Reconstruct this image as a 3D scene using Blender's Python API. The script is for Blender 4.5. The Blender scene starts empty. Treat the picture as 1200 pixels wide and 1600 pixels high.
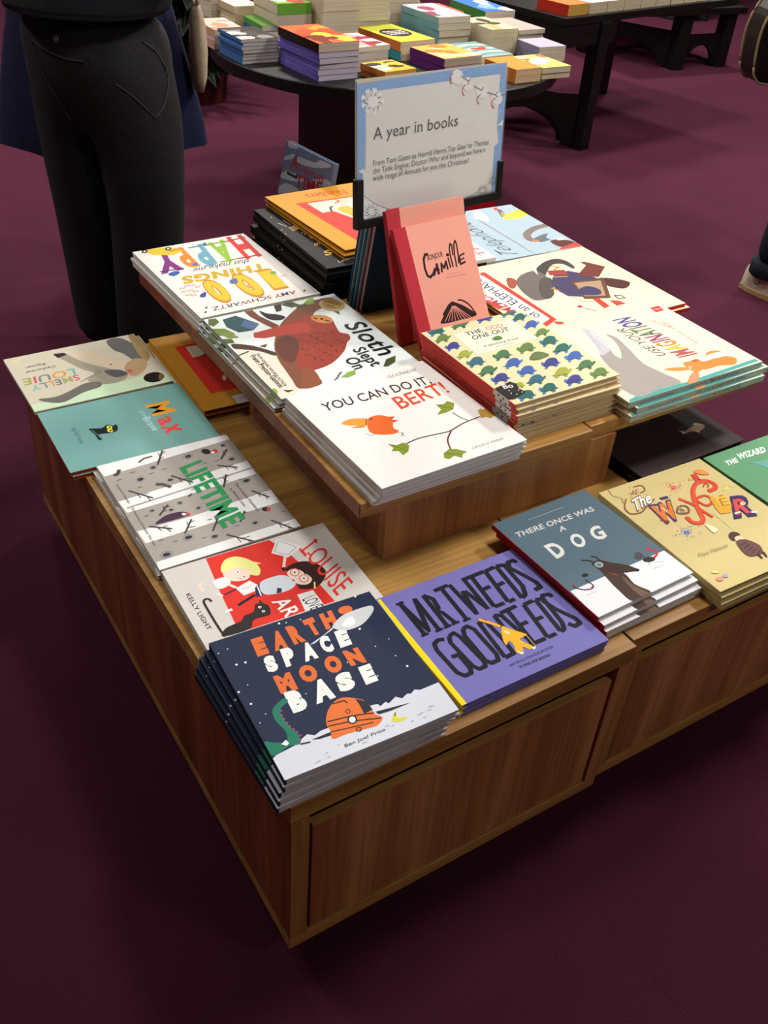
import bpy, bmesh, math, random
from mathutils import Vector, Matrix, Euler
from math import radians, sin, cos, pi

S = bpy.context.scene
COL = S.collection
FZ = 0.06                       # the display furniture stands on 60 mm feet

# ------------------------------------------------------------------ camera, world, lights, exposure
cam_d = bpy.data.cameras.new('camera')
cam = bpy.data.objects.new('camera', cam_d)
COL.objects.link(cam)
cam.location = (-0.354161, -0.671363, 1.441887 + FZ)
cam.rotation_euler = (0.916244464, -0.0648115553, -0.555745884)
cam_d.sensor_fit = 'VERTICAL'
cam_d.sensor_height = 24.0
cam_d.lens = 24.0 * 1487.2507 / 1600.0
cam_d.clip_start = 0.05
S.camera = cam
S.view_settings.view_transform = 'Standard'
S.view_settings.look = 'None'
S.view_settings.gamma = 1.0
S.view_settings.use_curve_mapping = False
S.view_settings.exposure = 0.06

world = bpy.data.worlds.new('shop_ambient')
S.world = world
world.use_nodes = True
bg = world.node_tree.nodes['Background']
bg.inputs['Color'].default_value = (1.0, 0.92, 0.85, 1)
bg.inputs['Strength'].default_value = 0.12

CEIL = 3.1
def lamp_or_fill(x, y, power, size=0.30, colr=(1.0, 0.945, 0.885), tx=None, ty=None, spread=150):
    d = bpy.data.lights.new('spot_or_fill', 'AREA')
    d.shape = 'DISK'; d.size = size; d.energy = power; d.color = colr; d.spread = radians(spread)
    o = bpy.data.objects.new('spot_or_fill', d)
    COL.objects.link(o)
    o.location = (x, y, CEIL - 0.06)
    if tx is not None:
        v = Vector((tx - x, ty - y, 0.5 - CEIL))
        o.rotation_euler = v.to_track_quat('-Z', 'Y').to_euler()
    return o
LAMPS = [
    # x, y, watts, size, aim
    (3.2, 0.8, 58, 0.45, 0.9, 0.7), (2.3, 4.7, 80, 0.55, 0.8, 0.8), (1.2, 0.3, 25, 0.45, 0.8, 0.5),  # last entry is an overhead fill added above the display
    (-0.6, 1.4, 9, 0.45, 0.2, 0.8), (1.6, -2.4, 22, 0.5, 0.9, 0.6),  # last entry is a front fill added to brighten the drawer fronts
    (3.4, 3.6, 60, 0.40, None, None), (0.6, 4.8, 46, 0.40, None, None), (4.8, 2.0, 56, 0.40, None, None),
    (-1.4, 3.8, 50, 0.40, None, None), (5.8, 5.2, 80, 0.40, None, None),
]
for L in LAMPS:
    lamp_or_fill(L[0], L[1], L[2], L[3], tx=L[4], ty=L[5])

# ------------------------------------------------------------------ helpers
def lin(c):
    c /= 255.0
    return c / 12.92 if c <= 0.04045 else ((c + 0.055) / 1.055) ** 2.4
def rgb(hx):
    if isinstance(hx, int): return (lin(hx >> 16), lin(hx >> 8 & 255), lin(hx & 255), 1.0)
    return tuple(lin(int(hx[i:i + 2], 16)) for i in (0, 2, 4)) + (1.0,)
MATS = {}
def plain(hx, rough=0.5, spec=0.3, metal=0.0, coat=0.0):
    k = (hx, rough, spec, metal, coat)
    if k not in MATS:
        m = bpy.data.materials.new('printed_colour')
        m.use_nodes = True
        nt = m.node_tree
        p = nt.nodes['Principled BSDF']
        p.inputs['Roughness'].default_value = rough
        p.inputs['Specular IOR Level'].default_value = spec
        p.inputs['Metallic'].default_value = metal
        p.inputs['Coat Weight'].default_value = coat
        p.inputs['Base Color'].default_value = rgb(hx)
        MATS[k] = m
    return MATS[k]
def noise_mat(name, h1, h2, scale, rough=0.8, detail=4, bump=0.0, lo=0.35, hi=0.65, spec=0.3):
    if name in MATS: return MATS[name]
    m = bpy.data.materials.new(name); m.use_nodes = True
    nt = m.node_tree; p = nt.nodes['Principled BSDF']
    tc = nt.nodes.new('ShaderNodeTexCoord')
    mp = nt.nodes.new('ShaderNodeMapping')
    if isinstance(scale, tuple): mp.inputs['Scale'].default_value = scale
    else: mp.inputs['Scale'].default_value = (scale,) * 3
    n = nt.nodes.new('ShaderNodeTexNoise'); n.inputs['Scale'].default_value = 1.0; n.inputs['Detail'].default_value = detail
    r = nt.nodes.new('ShaderNodeValToRGB')
    r.color_ramp.elements[0].position = lo; r.color_ramp.elements[1].position = hi
    r.color_ramp.elements[0].color = rgb(h1); r.color_ramp.elements[1].color = rgb(h2)
    nt.links.new(tc.outputs['Object'], mp.inputs['Vector']); nt.links.new(mp.outputs['Vector'], n.inputs['Vector'])
    nt.links.new(n.outputs['Fac'], r.inputs['Fac']); nt.links.new(r.outputs['Color'], p.inputs['Base Color'])
    p.inputs['Roughness'].default_value = rough; p.inputs['Specular IOR Level'].default_value = spec
    if bump:
        b = nt.nodes.new('ShaderNodeBump'); b.inputs['Strength'].default_value = bump; b.inputs['Distance'].default_value = 0.004
        nt.links.new(n.outputs['Fac'], b.inputs['Height']); nt.links.new(b.outputs['Normal'], p.inputs['Normal'])
    MATS[name] = m
    return m
def wood(name, h1, h2, h3, grain, rough=0.42):
    """veneer: broad bands and fine pores running along the grain axis"""
    if name in MATS: return MATS[name]
    m = bpy.data.materials.new(name); m.use_nodes = True
    nt = m.node_tree; p = nt.nodes['Principled BSDF']; N = nt.nodes.new; LK = nt.links.new
    tc = N('ShaderNodeTexCoord')
    def chain(across, along, detail, dist=0.0):
        mp = N('ShaderNodeMapping')
        mp.inputs['Scale'].default_value = tuple(along if i == grain else across for i in range(3))
        n = N('ShaderNodeTexNoise'); n.inputs['Scale'].default_value = 1.0; n.inputs['Detail'].default_value = detail
        n.inputs['Distortion'].default_value = dist
        LK(tc.outputs['Object'], mp.inputs['Vector']); LK(mp.outputs['Vector'], n.inputs['Vector'])
        return n
    a = chain(14, 0.7, 3, 0.6); f = chain(160, 5.0, 2)
    r = N('ShaderNodeValToRGB'); e = r.color_ramp.elements
    e[0].position = 0.32; e[0].color = rgb(h1); e[1].position = 0.68; e[1].color = rgb(h3)
    k = e.new(0.5); k.color = rgb(h2)
    LK(a.outputs['Fac'], r.inputs['Fac'])
    r2 = N('ShaderNodeValToRGB'); r2.color_ramp.elements[0].position = 0.36; r2.color_ramp.elements[0].color = (0.62, 0.58, 0.55, 1)
    r2.color_ramp.elements[1].position = 0.58; r2.color_ramp.elements[1].color = (1, 1, 1, 1)
    LK(f.outputs['Fac'], r2.inputs['Fac'])
    mx = N('ShaderNodeMix'); mx.data_type = 'RGBA'; mx.blend_type = 'MULTIPLY'; mx.inputs['Factor'].default_value = 0.6
    LK(r.outputs['Color'], mx.inputs[6]); LK(r2.outputs['Color'], mx.inputs[7]); LK(mx.outputs[2], p.inputs['Base Color'])
    p.inputs['Roughness'].default_value = rough; p.inputs['Specular IOR Level'].default_value = 0.4
    b = N('ShaderNodeBump'); b.inputs['Strength'].default_value = 0.06; b.inputs['Distance'].default_value = 0.002
    LK(f.outputs['Fac'], b.inputs['Height']); LK(b.outputs['Normal'], p.inputs['Normal'])
    MATS[name] = m
    return m
def pages_mat(hx, per):
    """edges of a block of leaves: thin darker lines stacked in z"""
    k = 'pages_' + hx
    if k in MATS: return MATS[k]
    m = bpy.data.materials.new(k); m.use_nodes = True
    nt = m.node_tree; p = nt.nodes['Principled BSDF']; N = nt.nodes.new; LK = nt.links.new
    tc = N('ShaderNodeTexCoord'); mp = N('ShaderNodeMapping'); mp.inputs['Scale'].default_value = (3, 3, per)
    n = N('ShaderNodeTexNoise'); n.inputs['Scale'].default_value = 1.0; n.inputs['Detail'].default_value = 2
    r = N('ShaderNodeValToRGB'); c = rgb(hx); r.color_ramp.elements[0].position = 0.3; r.color_ramp.elements[1].position = 0.6
    r.color_ramp.elements[0].color = (c[0] * 0.82, c[1] * 0.81, c[2] * 0.8, 1); r.color_ramp.elements[1].color = c
    LK(tc.outputs['Object'], mp.inputs['Vector']); LK(mp.outputs['Vector'], n.inputs['Vector']); LK(n.outputs['Fac'], r.inputs['Fac'])
    LK(r.outputs['Color'], p.inputs['Base Color']); p.inputs['Roughness'].default_value = 0.85
    MATS[k] = m
    return m

class MB:
    def __init__(s): s.v = []; s.f = []; s.m = []; s.mats = []
    def mi(s, mat):
        if mat not in s.mats: s.mats.append(mat)
        return s.mats.index(mat)
    def poly(s, pts, mat):
        b = len(s.v); s.v += [tuple(p) for p in pts]; s.f.append(tuple(range(b, b + len(pts)))); s.m.append(s.mi(mat))
    def faces(s, pts, fs, mat):
        b = len(s.v); s.v += [tuple(p) for p in pts]; k = s.mi(mat)
        for f in fs: s.f.append(tuple(b + i for i in f)); s.m.append(k)
    def box(s, a, b, mat):
        (x0, y0, z0), (x1, y1, z1) = a, b
        P = [(x0, y0, z0), (x1, y0, z0), (x1, y1, z0), (x0, y1, z0), (x0, y0, z1), (x1, y0, z1), (x1, y1, z1), (x0, y1, z1)]
        s.faces(P, [(3, 2, 1, 0), (4, 5, 6, 7), (0, 1, 5, 4), (1, 2, 6, 5), (2, 3, 7, 6), (3, 0, 4, 7)], mat)
    def prism(s, pts, z0, z1, mat):
        n = len(pts)
        P = [(x, y, z0) for x, y in pts] + [(x, y, z1) for x, y in pts]
        s.faces(P, [tuple(range(n - 1, -1, -1)), tuple(range(n, 2 * n))] + [(i, (i + 1) % n, n + (i + 1) % n, n + i) for i in range(n)], mat)
    def lathe(s, prof, mat, n=32, c=(0, 0)):
        P = []; F = []
        for r, z in prof:
            for i in range(n): P.append((c[0] + r * cos(2 * pi * i / n), c[1] + r * sin(2 * pi * i / n), z))
        for j in range(len(prof) - 1):
            for i in range(n): F.append((j * n + i, j * n + (i + 1) % n, (j + 1) * n + (i + 1) % n, (j + 1) * n + i))
        F.append(tuple(range(n - 1, -1, -1))); F.append(tuple((len(prof) - 1) * n + i for i in range(n)))
        s.faces(P, F, mat)
    def tube(s, path, r, mat, n=8):
        path = [Vector(p) for p in path]; P = []; F = []
        for k, p in enumerate(path):
            t = (path[min(k + 1, len(path) - 1)] - path[max(k - 1, 0)]).normalized()
            up = Vector((0, 0, 1)) if abs(t.z) < 0.9 else Vector((1, 0, 0))
            a = t.cross(up).normalized(); b = t.cross(a)
            rr = r[k] if isinstance(r, (list, tuple)) else r
            for i in range(n): P.append(tuple(p + rr * (cos(2 * pi * i / n) * a + sin(2 * pi * i / n) * b)))
        for k in range(len(path) - 1):
            for i in range(n): F.append((k * n + i, k * n + (i + 1) % n, (k + 1) * n + (i + 1) % n, (k + 1) * n + i))
        F.append(tuple(range(n - 1, -1, -1))); F.append(tuple((len(path) - 1) * n + i for i in range(n)))
        s.faces(P, F, mat)
    def mesh(s, name):
        me = bpy.data.meshes.new(name)
        me.from_pydata(s.v, [], s.f)
        for m in s.mats: me.materials.append(m)
        me.polygons.foreach_set('material_index', s.m)
        me.update()
        return me
    def build(s, name, parent=None, fix=True, smooth=False, bevel=0.0):
        me = s.mesh(name)
        if fix:
            bm = bmesh.new(); bm.from_mesh(me); bmesh.ops.recalc_face_normals(bm, faces=bm.faces); bm.to_mesh(me); bm.free()
        if smooth: me.polygons.foreach_set('use_smooth', [True] * len(me.polygons))
        o = link(name, me, parent)
        if bevel:
            b = o.modifiers.new('edge', 'BEVEL'); b.width = bevel; b.segments = 2; b.limit_method = 'ANGLE'
        return o
def link(name, me, parent=None):
    o = bpy.data.objects.new(name, me); COL.objects.link(o)
    if parent is not None: o.parent = parent
    return o
def tag(o, label, cat, group=None):
    o['label'] = label; o['category'] = cat
    if group: o['group'] = group
    return o
def thing(name, loc=(0, 0, 0), rotz=0.0):
    o = bpy.data.objects.new(name, None); COL.objects.link(o)
    o.empty_display_size = 0.05; o.location = loc; o.rotation_euler = (0, 0, rotz)
    return o
def struct(o):
    o['kind'] = 'structure'; return o
def dup(root):
    """a copy of a thing with copies of its parts and sub-parts (mesh data shared)"""
    r = root.copy(); COL.objects.link(r)
    for ch in KIDS[root.name]:
        c = ch.copy(); COL.objects.link(c); c.parent = r
    return r
KIDS = {}

# ------------------------------------------------------------------ printed art on flat faces
def catmull(pts, closed, k=4):
    n = len(pts); out = []
    rng = range(n) if closed else range(n - 1)
    for i in rng:
        p0 = pts[(i - 1) % n] if closed or i > 0 else pts[i]
        p1 = pts[i]; p2 = pts[(i + 1) % n]
        p3 = pts[(i + 2) % n] if closed or i + 2 < n else p2
        for j in range(k):
            t = j / k
            out.append(tuple(0.5 * (2 * p1[a] + (p2[a] - p0[a]) * t + (2 * p0[a] - 5 * p1[a] + 4 * p2[a] - p3[a]) * t * t
                             + (3 * p1[a] - p0[a] - 3 * p2[a] + p3[a]) * t ** 3) for a in (0, 1)))
    if not closed: out.append(pts[-1])
    return out
def clip(pts, w, d):
    for ax, lim, sg in ((0, 0.0, 1), (0, w, -1), (1, 0.0, 1), (1, d, -1)):
        out = []
        for i in range(len(pts)):
            a, b = pts[i - 1], pts[i]
            ia, ib = sg * (a[ax] - lim) >= 0, sg * (b[ax] - lim) >= 0
            if ia != ib:
                t = (lim - a[ax]) / (b[ax] - a[ax])
                out.append((a[0] + t * (b[0] - a[0]), a[1] + t * (b[1] - a[1])))
            if ib: out.append(b)
        pts = out
        if len(pts) < 3: return []
    return pts
GLY = {}
def glyphs(s, bold):
    """vertices and faces of a text in font units"""
    k = (s, bold)
    if k not in GLY:
        cu = bpy.data.curves.new('lettering', 'FONT'); cu.body = s; cu.offset = bold; cu.space_character = 1.0 + 2.0 * max(bold, 0.0); cu.resolution_u = 3
        o = bpy.data.objects.new('lettering', cu); COL.objects.link(o)
        dg = bpy.context.evaluated_depsgraph_get(); dg.update()
        me = o.evaluated_get(dg).to_mesh()
        GLY[k] = ([(v.co.x, v.co.y) for v in me.vertices], [tuple(p.vertices) for p in me.polygons])
        o.evaluated_get(dg).to_mesh_clear()
        bpy.data.objects.remove(o); bpy.data.curves.remove(cu)
    return GLY[k]
CAPH = max(v[1] for v in glyphs('H', 0.0)[0])
class Art:
    """flat inks printed on a face of size w x d; u to the right, v up, layered a few hundredths of a millimetre"""
    def __init__(s, w, d, rough=0.4, coat=0.0): s.w, s.d = w, d; s.pic = MB(); s.txt = MB(); s.z = 0.00008; s.rough = rough; s.coat = coat
    def ink(s, hx): return plain(hx, 0.6, 0.10)
    def _poly(s, mb, pts, hx):
        pts = clip(pts, s.w, s.d)
        if len(pts) < 3: return
        a = sum(pts[i - 1][0] * pts[i][1] - pts[i][0] * pts[i - 1][1] for i in range(len(pts)))
        if a < 0: pts = pts[::-1]
        mb.poly([(x, y, s.z) for x, y in pts], s.ink(hx)); s.z += 0.0000006
    def stroke(s, mb, pts, w, hx):
        h = w / 2
        for i in range(len(pts) - 1):
            (x0, y0), (x1, y1) = pts[i], pts[i + 1]
            l = math.hypot(x1 - x0, y1 - y0)
            if l < 1e-7: continue
            nx, ny = -(y1 - y0) / l * h, (x1 - x0) / l * h
            s._poly(mb, [(x0 + nx, y0 + ny), (x0 - nx, y0 - ny), (x1 - nx, y1 - ny), (x1 + nx, y1 + ny)], hx)
        if len(pts) > 2:
            for x, y in pts[1:-1]: s._poly(mb, [(x + h * cos(t * pi / 4), y + h * sin(t * pi / 4)) for t in range(8)], hx)
    def text(s, hx, body, P, bold, shear):
        vs, fs = glyphs(body, bold)
        if not vs: return
        x0 = min(v[0] for v in vs); x1 = max(v[0] for v in vs)
        o, a, b = (P[0], P[1]), (P[2] - P[0], P[3] - P[1]), (P[4] - P[0], P[5] - P[1])
        pts = []
        for x, y in vs:
            u = (x - x0) / (x1 - x0); v = y / CAPH
            pts.append((o[0] + a[0] * u + b[0] * v, o[1] + a[1] * u + b[1] * v, s.z))
        if shear:
            la = math.hypot(*a); lb = math.hypot(*b)
            pts = [(p[0] + a[0] / la * shear * lb * (y / CAPH), p[1] + a[1] / la * shear * lb * (y / CAPH), p[2]) for p, (x, y) in zip(pts, vs)]
        if a[0] * b[1] - a[1] * b[0] < 0: fs = [f[::-1] for f in fs]
        s.txt.faces(pts, fs, s.ink(hx))
    def play(s, items):
        g = lambda L: [(L[i] * 1e-4, L[i + 1] * 1e-4) for i in range(0, len(L), 2)]
        for it in items:
            k = it[0]
            if k == 'p': s._poly(s.pic, g(it[2]), it[1])
            elif k == 's': s._poly(s.pic, catmull(g(it[2]), True), it[1])
            elif k in 'kc':
                p = g(it[3]); s.stroke(s.pic, catmull(p, False) if k == 'c' and len(p) > 2 else p, it[2] * 1e-4, it[1])
            elif k == 't': s.text(it[1], it[2], [c * 1e-4 for c in it[3]], it[4], it[5])
            elif k == 'm':
                body = it[2]; W = []; x = 0.0
                P = [c * 1e-4 for c in it[3]]
                full = glyphs(body, it[4])[0]; X0 = min(v[0] for v in full); X1 = max(v[0] for v in full)
                ci = 0
                for i, ch in enumerate(body):
                    if ch == ' ': continue
                    one = glyphs(ch, it[4])[0]; wd = max(v[0] for v in one) - min(v[0] for v in one)
                    pre = glyphs(body[:i + 1], it[4])[0]; xe = max(v[0] for v in pre)
                    t1 = (xe - X0) / (X1 - X0); t0 = (xe - wd - X0) / (X1 - X0)
                    A = lambda t: (P[0] + (P[2] - P[0]) * t, P[1] + (P[3] - P[1]) * t)
                    a, b = A(t0), A(t1); c = (a[0] + P[4] - P[0], a[1] + P[5] - P[1])
                    s.text(it[1][ci % len(it[1])], ch, [*a, *b, *c], it[4], it[5]); ci += 1
            s.z += 0.000004
    def meshes(s):
        out = []
        if s.pic.f: out.append(('cover_picture', s.pic.mesh('cover_picture')))
        if s.txt.f: out.append(('title_lettering', s.txt.mesh('title_lettering')))
        return out

# inks of every cover: p polygon, s smooth polygon, k stroke, c smooth stroke, t text, m multicoloured text; local coordinates in 0.1 mm
ART = {
 'happy': [
  ('t',13514290,'H',[2751,3638,2332,3624,2639,2432],0.05,0),
  ('t',9419324,'A',[2229,3560,1782,3500,2042,2445],0.05,0),
  ('t',6922936,'P',[1649,3527,1302,3501,1524,2468],0.05,0),
  ('t',14779442,'P',[1144,3540,828,3525,1103,2491],0.05,0),
  ('t',8137852,'Y',[921,3535,345,3484,705,2477],0.05,0),
  ('p',14137906,[195,3788,393,3792,801,3724,1094,3563,1068,3366,791,3233,377,3419]),
  ('p',1513497,[342,3698,326,3665,303,3636,277,3616,250,3606,225,3608,206,3621,194,3644,191,3674,198,3707,214,3740,236,3769,263,3789,290,3799,315,3798,335,3784,346,3761,349,3731]),
  ('p',14804965,[300,3700,293,3685,283,3673,272,3663,260,3659,250,3659,242,3665,237,3676,236,3689,240,3705,247,3720,257,3733,268,3742,280,3746,290,3746,298,3740,303,3729,303,3716]),
  ('p',1513497,[895,3627,878,3593,855,3565,828,3545,800,3535,774,3537,755,3550,743,3573,741,3603,749,3637,765,3670,789,3698,816,3719,844,3729,870,3727,889,3714,901,3691,903,3660]),
  ('p',14804965,[853,3629,845,3614,835,3601,823,3592,811,3587,801,3588,793,3594,788,3605,788,3618,791,3634,799,3649,809,3662,821,3671,832,3676,843,3675,851,3669,856,3659,856,3645]),
  ('t',3091501,'that make me',[2294,2331,902,2367,2210,2107],0,0.2),
  ('t',12886563,'THINGS',[2488,1941,441,2025,2396,1606],0.05,0),
  ('t',12877864,'1',[2458,1529,2092,1532,2373,648],0.085,0),
  ('t',12877864,'0',[1864,1560,1364,1553,1823,513],0.085,0),
  ('t',12877864,'0',[1109,1549,667,1550,1040,552],0.085,0),
  ('t',14334509,'1',[2426,1515,2100,1499,2377,701],0.05,0),
  ('t',14334509,'0',[1833,1545,1384,1544,1826,565],0.05,0),
  ('t',14334509,'0',[1079,1535,686,1541,1042,604],0.05,0),
  ('m',[10697532,4998489,4408646],'AMY SCHWARTZ',[2421,368,414,367,2373,210],0.01,0),
  ('k',13535597,64,[186,1493,308,1499]),
  ('k',15127495,27,[208,1492,286,1500]),
  ('k',13535597,63,[332,1569,455,1576]),
  ('k',15127495,26,[354,1568,433,1577]),
  ('k',13535597,64,[448,1534,571,1540]),
  ('k',15127495,26,[470,1532,549,1541]),
  ('k',13535597,65,[507,1415,631,1421]),
  ('k',15127495,27,[530,1414,609,1422]),
  ('k',13535597,62,[146,1315,267,1321]),
  ('k',15127495,26,[167,1314,245,1322]),
  ('k',13535597,63,[295,1317,417,1322]),
  ('k',15127495,26,[317,1315,395,1323]),
  ('k',13535597,63,[383,1222,505,1227]),
  ('k',15127495,26,[405,1221,483,1229]),
  ('k',13535597,61,[158,1133,278,1138]),
  ('k',15127495,26,[179,1132,257,1140]),
  ('k',13535597,62,[258,1068,379,1073]),
  ('k',15127495,26,[280,1067,358,1075]),
  ('k',11938858,62,[2186,3471,2775,3539]),
  ('k',11938858,58,[2042,2445,2654,2436]),
  ('k',7576877,60,[1723,3462,2236,3513]),
  ('k',7576877,57,[1582,2422,2048,2442]),
  ('k',5343647,60,[1259,3478,1664,3488]),
  ('k',5343647,57,[1409,2352,1158,2368]),
  ('k',13528104,59,[793,3499,1150,3506]),
  ('k',6561123,55,[146,2491,698,2460]),
  ('s',3100309,[446,1024,621,1119,521,901,412,909]),
  ('s',3758239,[255,2299,467,2392,529,2269,326,2154]),
  ('s',4418709,[1661,3553,1762,3637,1745,3484,1664,3424]),
  ('s',3763369,[988,2602,1085,2598,1050,2495,954,2509]),
  ('s',7576911,[2384,1466,2495,1444,2446,1312,2331,1326]),
  ('k',13535647,34,[2458,1143,2635,1167]),
  ('p',3091501,[343,410,338,397,329,385,317,375,304,368,292,365,282,366,275,371,272,380,273,391,278,404,287,416,299,426,312,433,324,437,334,436,341,430,345,421]),
  ('p',3091501,[239,225,234,213,225,201,214,191,201,184,189,181,179,182,172,187,169,196,170,207,175,219,184,231,196,241,208,248,220,251,230,250,237,245,241,236]),
  ('p',3091501,[2634,270,2627,257,2616,244,2602,233,2588,226,2574,223,2563,224,2555,230,2553,239,2555,251,2562,264,2573,276,2586,287,2601,294,2615,298,2626,296,2634,291,2636,282]),
  ('s',14127971,[1548,1049,1660,997,1569,857]),
  ('s',5663903,[1341,1423,1525,1478,1445,1235,1299,1257]),
 ],
 'sloth': [
  ('s',14866118,[3,1957,335,1916,567,1586,674,1253,573,907,480,180,-16,129]),
  ('s',7947564,[2941,3327,2615,3393,2220,3324,1749,3010,1329,2649,983,2190,731,1715,610,1283,557,914,506,555,480,180,952,177,1043,684,1503,862,2068,1343,2345,2275,2162,2729,2470,2969,2951,2946]),
  ('s',4534051,[88,2307,388,2108,580,1852,706,1627,630,1516,441,1809,153,2026,40,2120]),
  ('p',7159852,[923,3525,1112,3506,1123,3201,1301,2635,1152,2506,1048,2795,933,3241]),
  ('s',9713190,[1380,2626,1823,2743,2170,2744,2435,2511,2359,2132,2295,1847,2408,1706,2350,1513,2198,1385,1960,1098,1492,771,1043,684,840,819,964,1278,1275,1712,1325,2118]),
  ('s',6172963,[1192,2180,1355,2018,1239,1644,880,1156,737,1223,745,1625,936,2040]),
  ('p',11353388,[674,2550,1369,2604,1894,2554,1823,2109,1254,2221,778,2250,601,2367]),
  ('s',8800556,[821,711,1052,773,934,200,532,170]),
  ('p',12681275,[2427,2370,2381,2327,2320,2308,2251,2316,2181,2350,2120,2406,2074,2476,2049,2554,2047,2629,2071,2692,2115,2736,2176,2756,2247,2748,2317,2714,2379,2658,2426,2586,2450,2508,2451,2433]),
  ('k',3218713,51,[2121,2654,2158,2563]),
  ('k',3218713,51,[2280,2470,2351,2364]),
  ('p',2562073,[2280,2517,2270,2502,2257,2491,2243,2485,2230,2485,2219,2490,2212,2499,2209,2513,2211,2529,2217,2545,2228,2559,2241,2570,2255,2576,2268,2577,2279,2572,2286,2562,2289,2548,2287,2533]),
  ('k',11027759,21,[1346,1609,1367,1557]),
  ('k',7678752,21,[1256,1602,1278,1550]),
  ('k',6497564,21,[1588,1116,1609,1066]),
  ('k',11027759,22,[1703,1897,1725,1844]),
  ('k',6497564,21,[1574,1447,1595,1395]),
  ('k',11027759,22,[1743,2150,1764,2096]),
  ('k',6497564,22,[2129,1606,2150,1553]),
  ('k',6497564,22,[1788,2187,1809,2132]),
  ('k',7678752,21,[1770,1544,1791,1492]),
  ('k',11027759,22,[1633,2144,1654,2090]),
  ('k',6497564,21,[1246,1555,1267,1503]),
  ('k',7678752,21,[1539,1240,1560,1189]),
  ('k',11027759,22,[1810,2119,1831,2065]),
  ('k',7678752,21,[1314,1458,1335,1406]),
  ('k',7678752,22,[1883,2053,1904,1999]),
  ('k',6497564,21,[1661,1673,1682,1620]),
  ('k',11027759,22,[2009,2077,2030,2023]),
  ('k',6497564,21,[1178,1321,1200,1270]),
  ('k',7678752,21,[1917,1540,1937,1488]),
  ('k',11027759,21,[1253,1683,1275,1631]),
  ('k',7678752,21,[1315,1498,1336,1446]),
  ('k',7678752,22,[1972,1984,1993,1930]),
  ('k',11027759,21,[1663,1557,1684,1505]),
  ('k',7678752,22,[1872,1875,1893,1821]),
  ('k',11027759,21,[1755,1707,1776,1655]),
  ('k',6497564,22,[1941,1899,1961,1845]),
  ('k',6497564,21,[1580,1116,1601,1066]),
  ('k',11027759,22,[2021,2084,2042,2030]),
  ('k',7678752,21,[1755,1232,1775,1180]),
  ('k',6497564,21,[2113,1448,2133,1395]),
  ('k',7678752,20,[1259,1073,1280,1023]),
  ('k',6497564,21,[1526,918,1547,868]),
  ('k',7678752,21,[1742,1846,1763,1793]),
  ('k',6497564,21,[1581,1259,1602,1208]),
  ('k',7678752,21,[1434,1342,1455,1291]),
  ('k',6497564,21,[1814,1405,1835,1353]),
  ('k',11027759,20,[1441,1083,1462,1033]),
  ('k',6497564,22,[1718,1858,1739,1805]),
  ('k',11027759,21,[1384,1718,1406,1666]),
  ('k',7678752,21,[1652,1346,1673,1294]),
  ('k',7678752,22,[1997,1920,2018,1867]),
  ('k',6497564,21,[1644,1082,1664,1031]),
  ('k',11027759,20,[1502,930,1522,880]),
  ('k',7678752,22,[1667,2014,1688,1961]),
  ('k',11027759,21,[1777,1205,1797,1153]),
  ('k',11027759,20,[1429,1036,1449,985]),
  ('k',11027759,21,[1209,1468,1230,1417]),
  ('k',6497564,21,[1523,1367,1544,1315]),
  ('k',11027759,21,[1894,1599,1915,1546]),
  ('k',6497564,22,[1501,2039,1522,1985]),
  ('k',7678752,21,[1815,1404,1836,1352]),
  ('k',11027759,22,[1831,1820,1852,1767]),
  ('k',7678752,21,[1598,1615,1619,1563]),
  ('k',7678752,20,[1392,1158,1412,1108]),
  ('k',11027759,21,[1775,1425,1796,1373]),
  ('k',6497564,22,[2103,1547,2124,1494]),
  ('k',6497564,21,[1379,1910,1400,1857]),
  ('k',11027759,22,[1769,1584,1790,1531]),
  ('k',7678752,22,[1981,2378,2002,2323]),
  ('k',7678752,21,[1697,1786,1718,1734]),
  ('k',7678752,22,[1924,2052,1945,1998]),
  ('k',6497564,21,[1865,1265,1886,1214]),
  ('k',6497564,21,[2005,1262,2026,1210]),
  ('k',11027759,22,[1965,2308,1986,2253]),
  ('k',7678752,21,[1269,1258,1290,1208]),
  ('k',7678752,22,[2104,1884,2125,1830]),
  ('k',6497564,22,[2169,1952,2190,1898]),
  ('k',7678752,22,[1802,2074,1823,2020]),
  ('k',6497564,22,[1706,1801,1727,1748]),
  ('k',11027759,21,[1750,1319,1771,1267]),
  ('k',6170398,26,[1480,1787,1504,1724]),
  ('k',6170398,26,[1502,1522,1525,1460]),
  ('k',6170398,27,[1746,1664,1770,1601]),
  ('k',6170398,26,[1588,1231,1611,1170]),
  ('k',6170398,26,[1285,1127,1309,1067]),
  ('k',6170398,26,[1836,1451,1859,1389]),
  ('k',6170398,26,[1821,1205,1845,1144]),
  ('k',6170398,26,[1227,1318,1251,1257]),
  ('k',6170398,25,[1378,1002,1402,942]),
  ('k',6170398,27,[2051,1608,2075,1545]),
  ('k',6170398,27,[1659,1964,1683,1900]),
  ('k',6170398,26,[1236,1562,1260,1501]),
  ('p',2904149,[357,3347,678,3403,958,2864,716,2662,419,2694,295,3015]),
  ('p',5203860,[756,3147,954,2857,740,2669,572,2942]),
  ('s',2301728,[1225,3408,1323,3222,1494,3097,1593,2932,1469,2840,1277,2918,1207,3116]),
  ('p',5531446,[101,3482,253,3458,252,3277,69,3137,2,3256]),
  ('p',7177275,[-36,3079,228,2957,333,2664,103,2683,-60,2758]),
  ('p',8162880,[54,2836,241,2811,332,2491,120,2546]),
  ('p',5202481,[-26,2571,175,2495,152,2319,-41,2367]),
  ('p',8167990,[2279,3366,2417,3482,2578,3489,2435,3227,2280,3229]),
  ('p',4544561,[3101,3326,3313,3333,3287,3092,3105,3054]),
  ('p',7836475,[3113,2952,3295,2910,3302,2691,3131,2710]),
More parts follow.
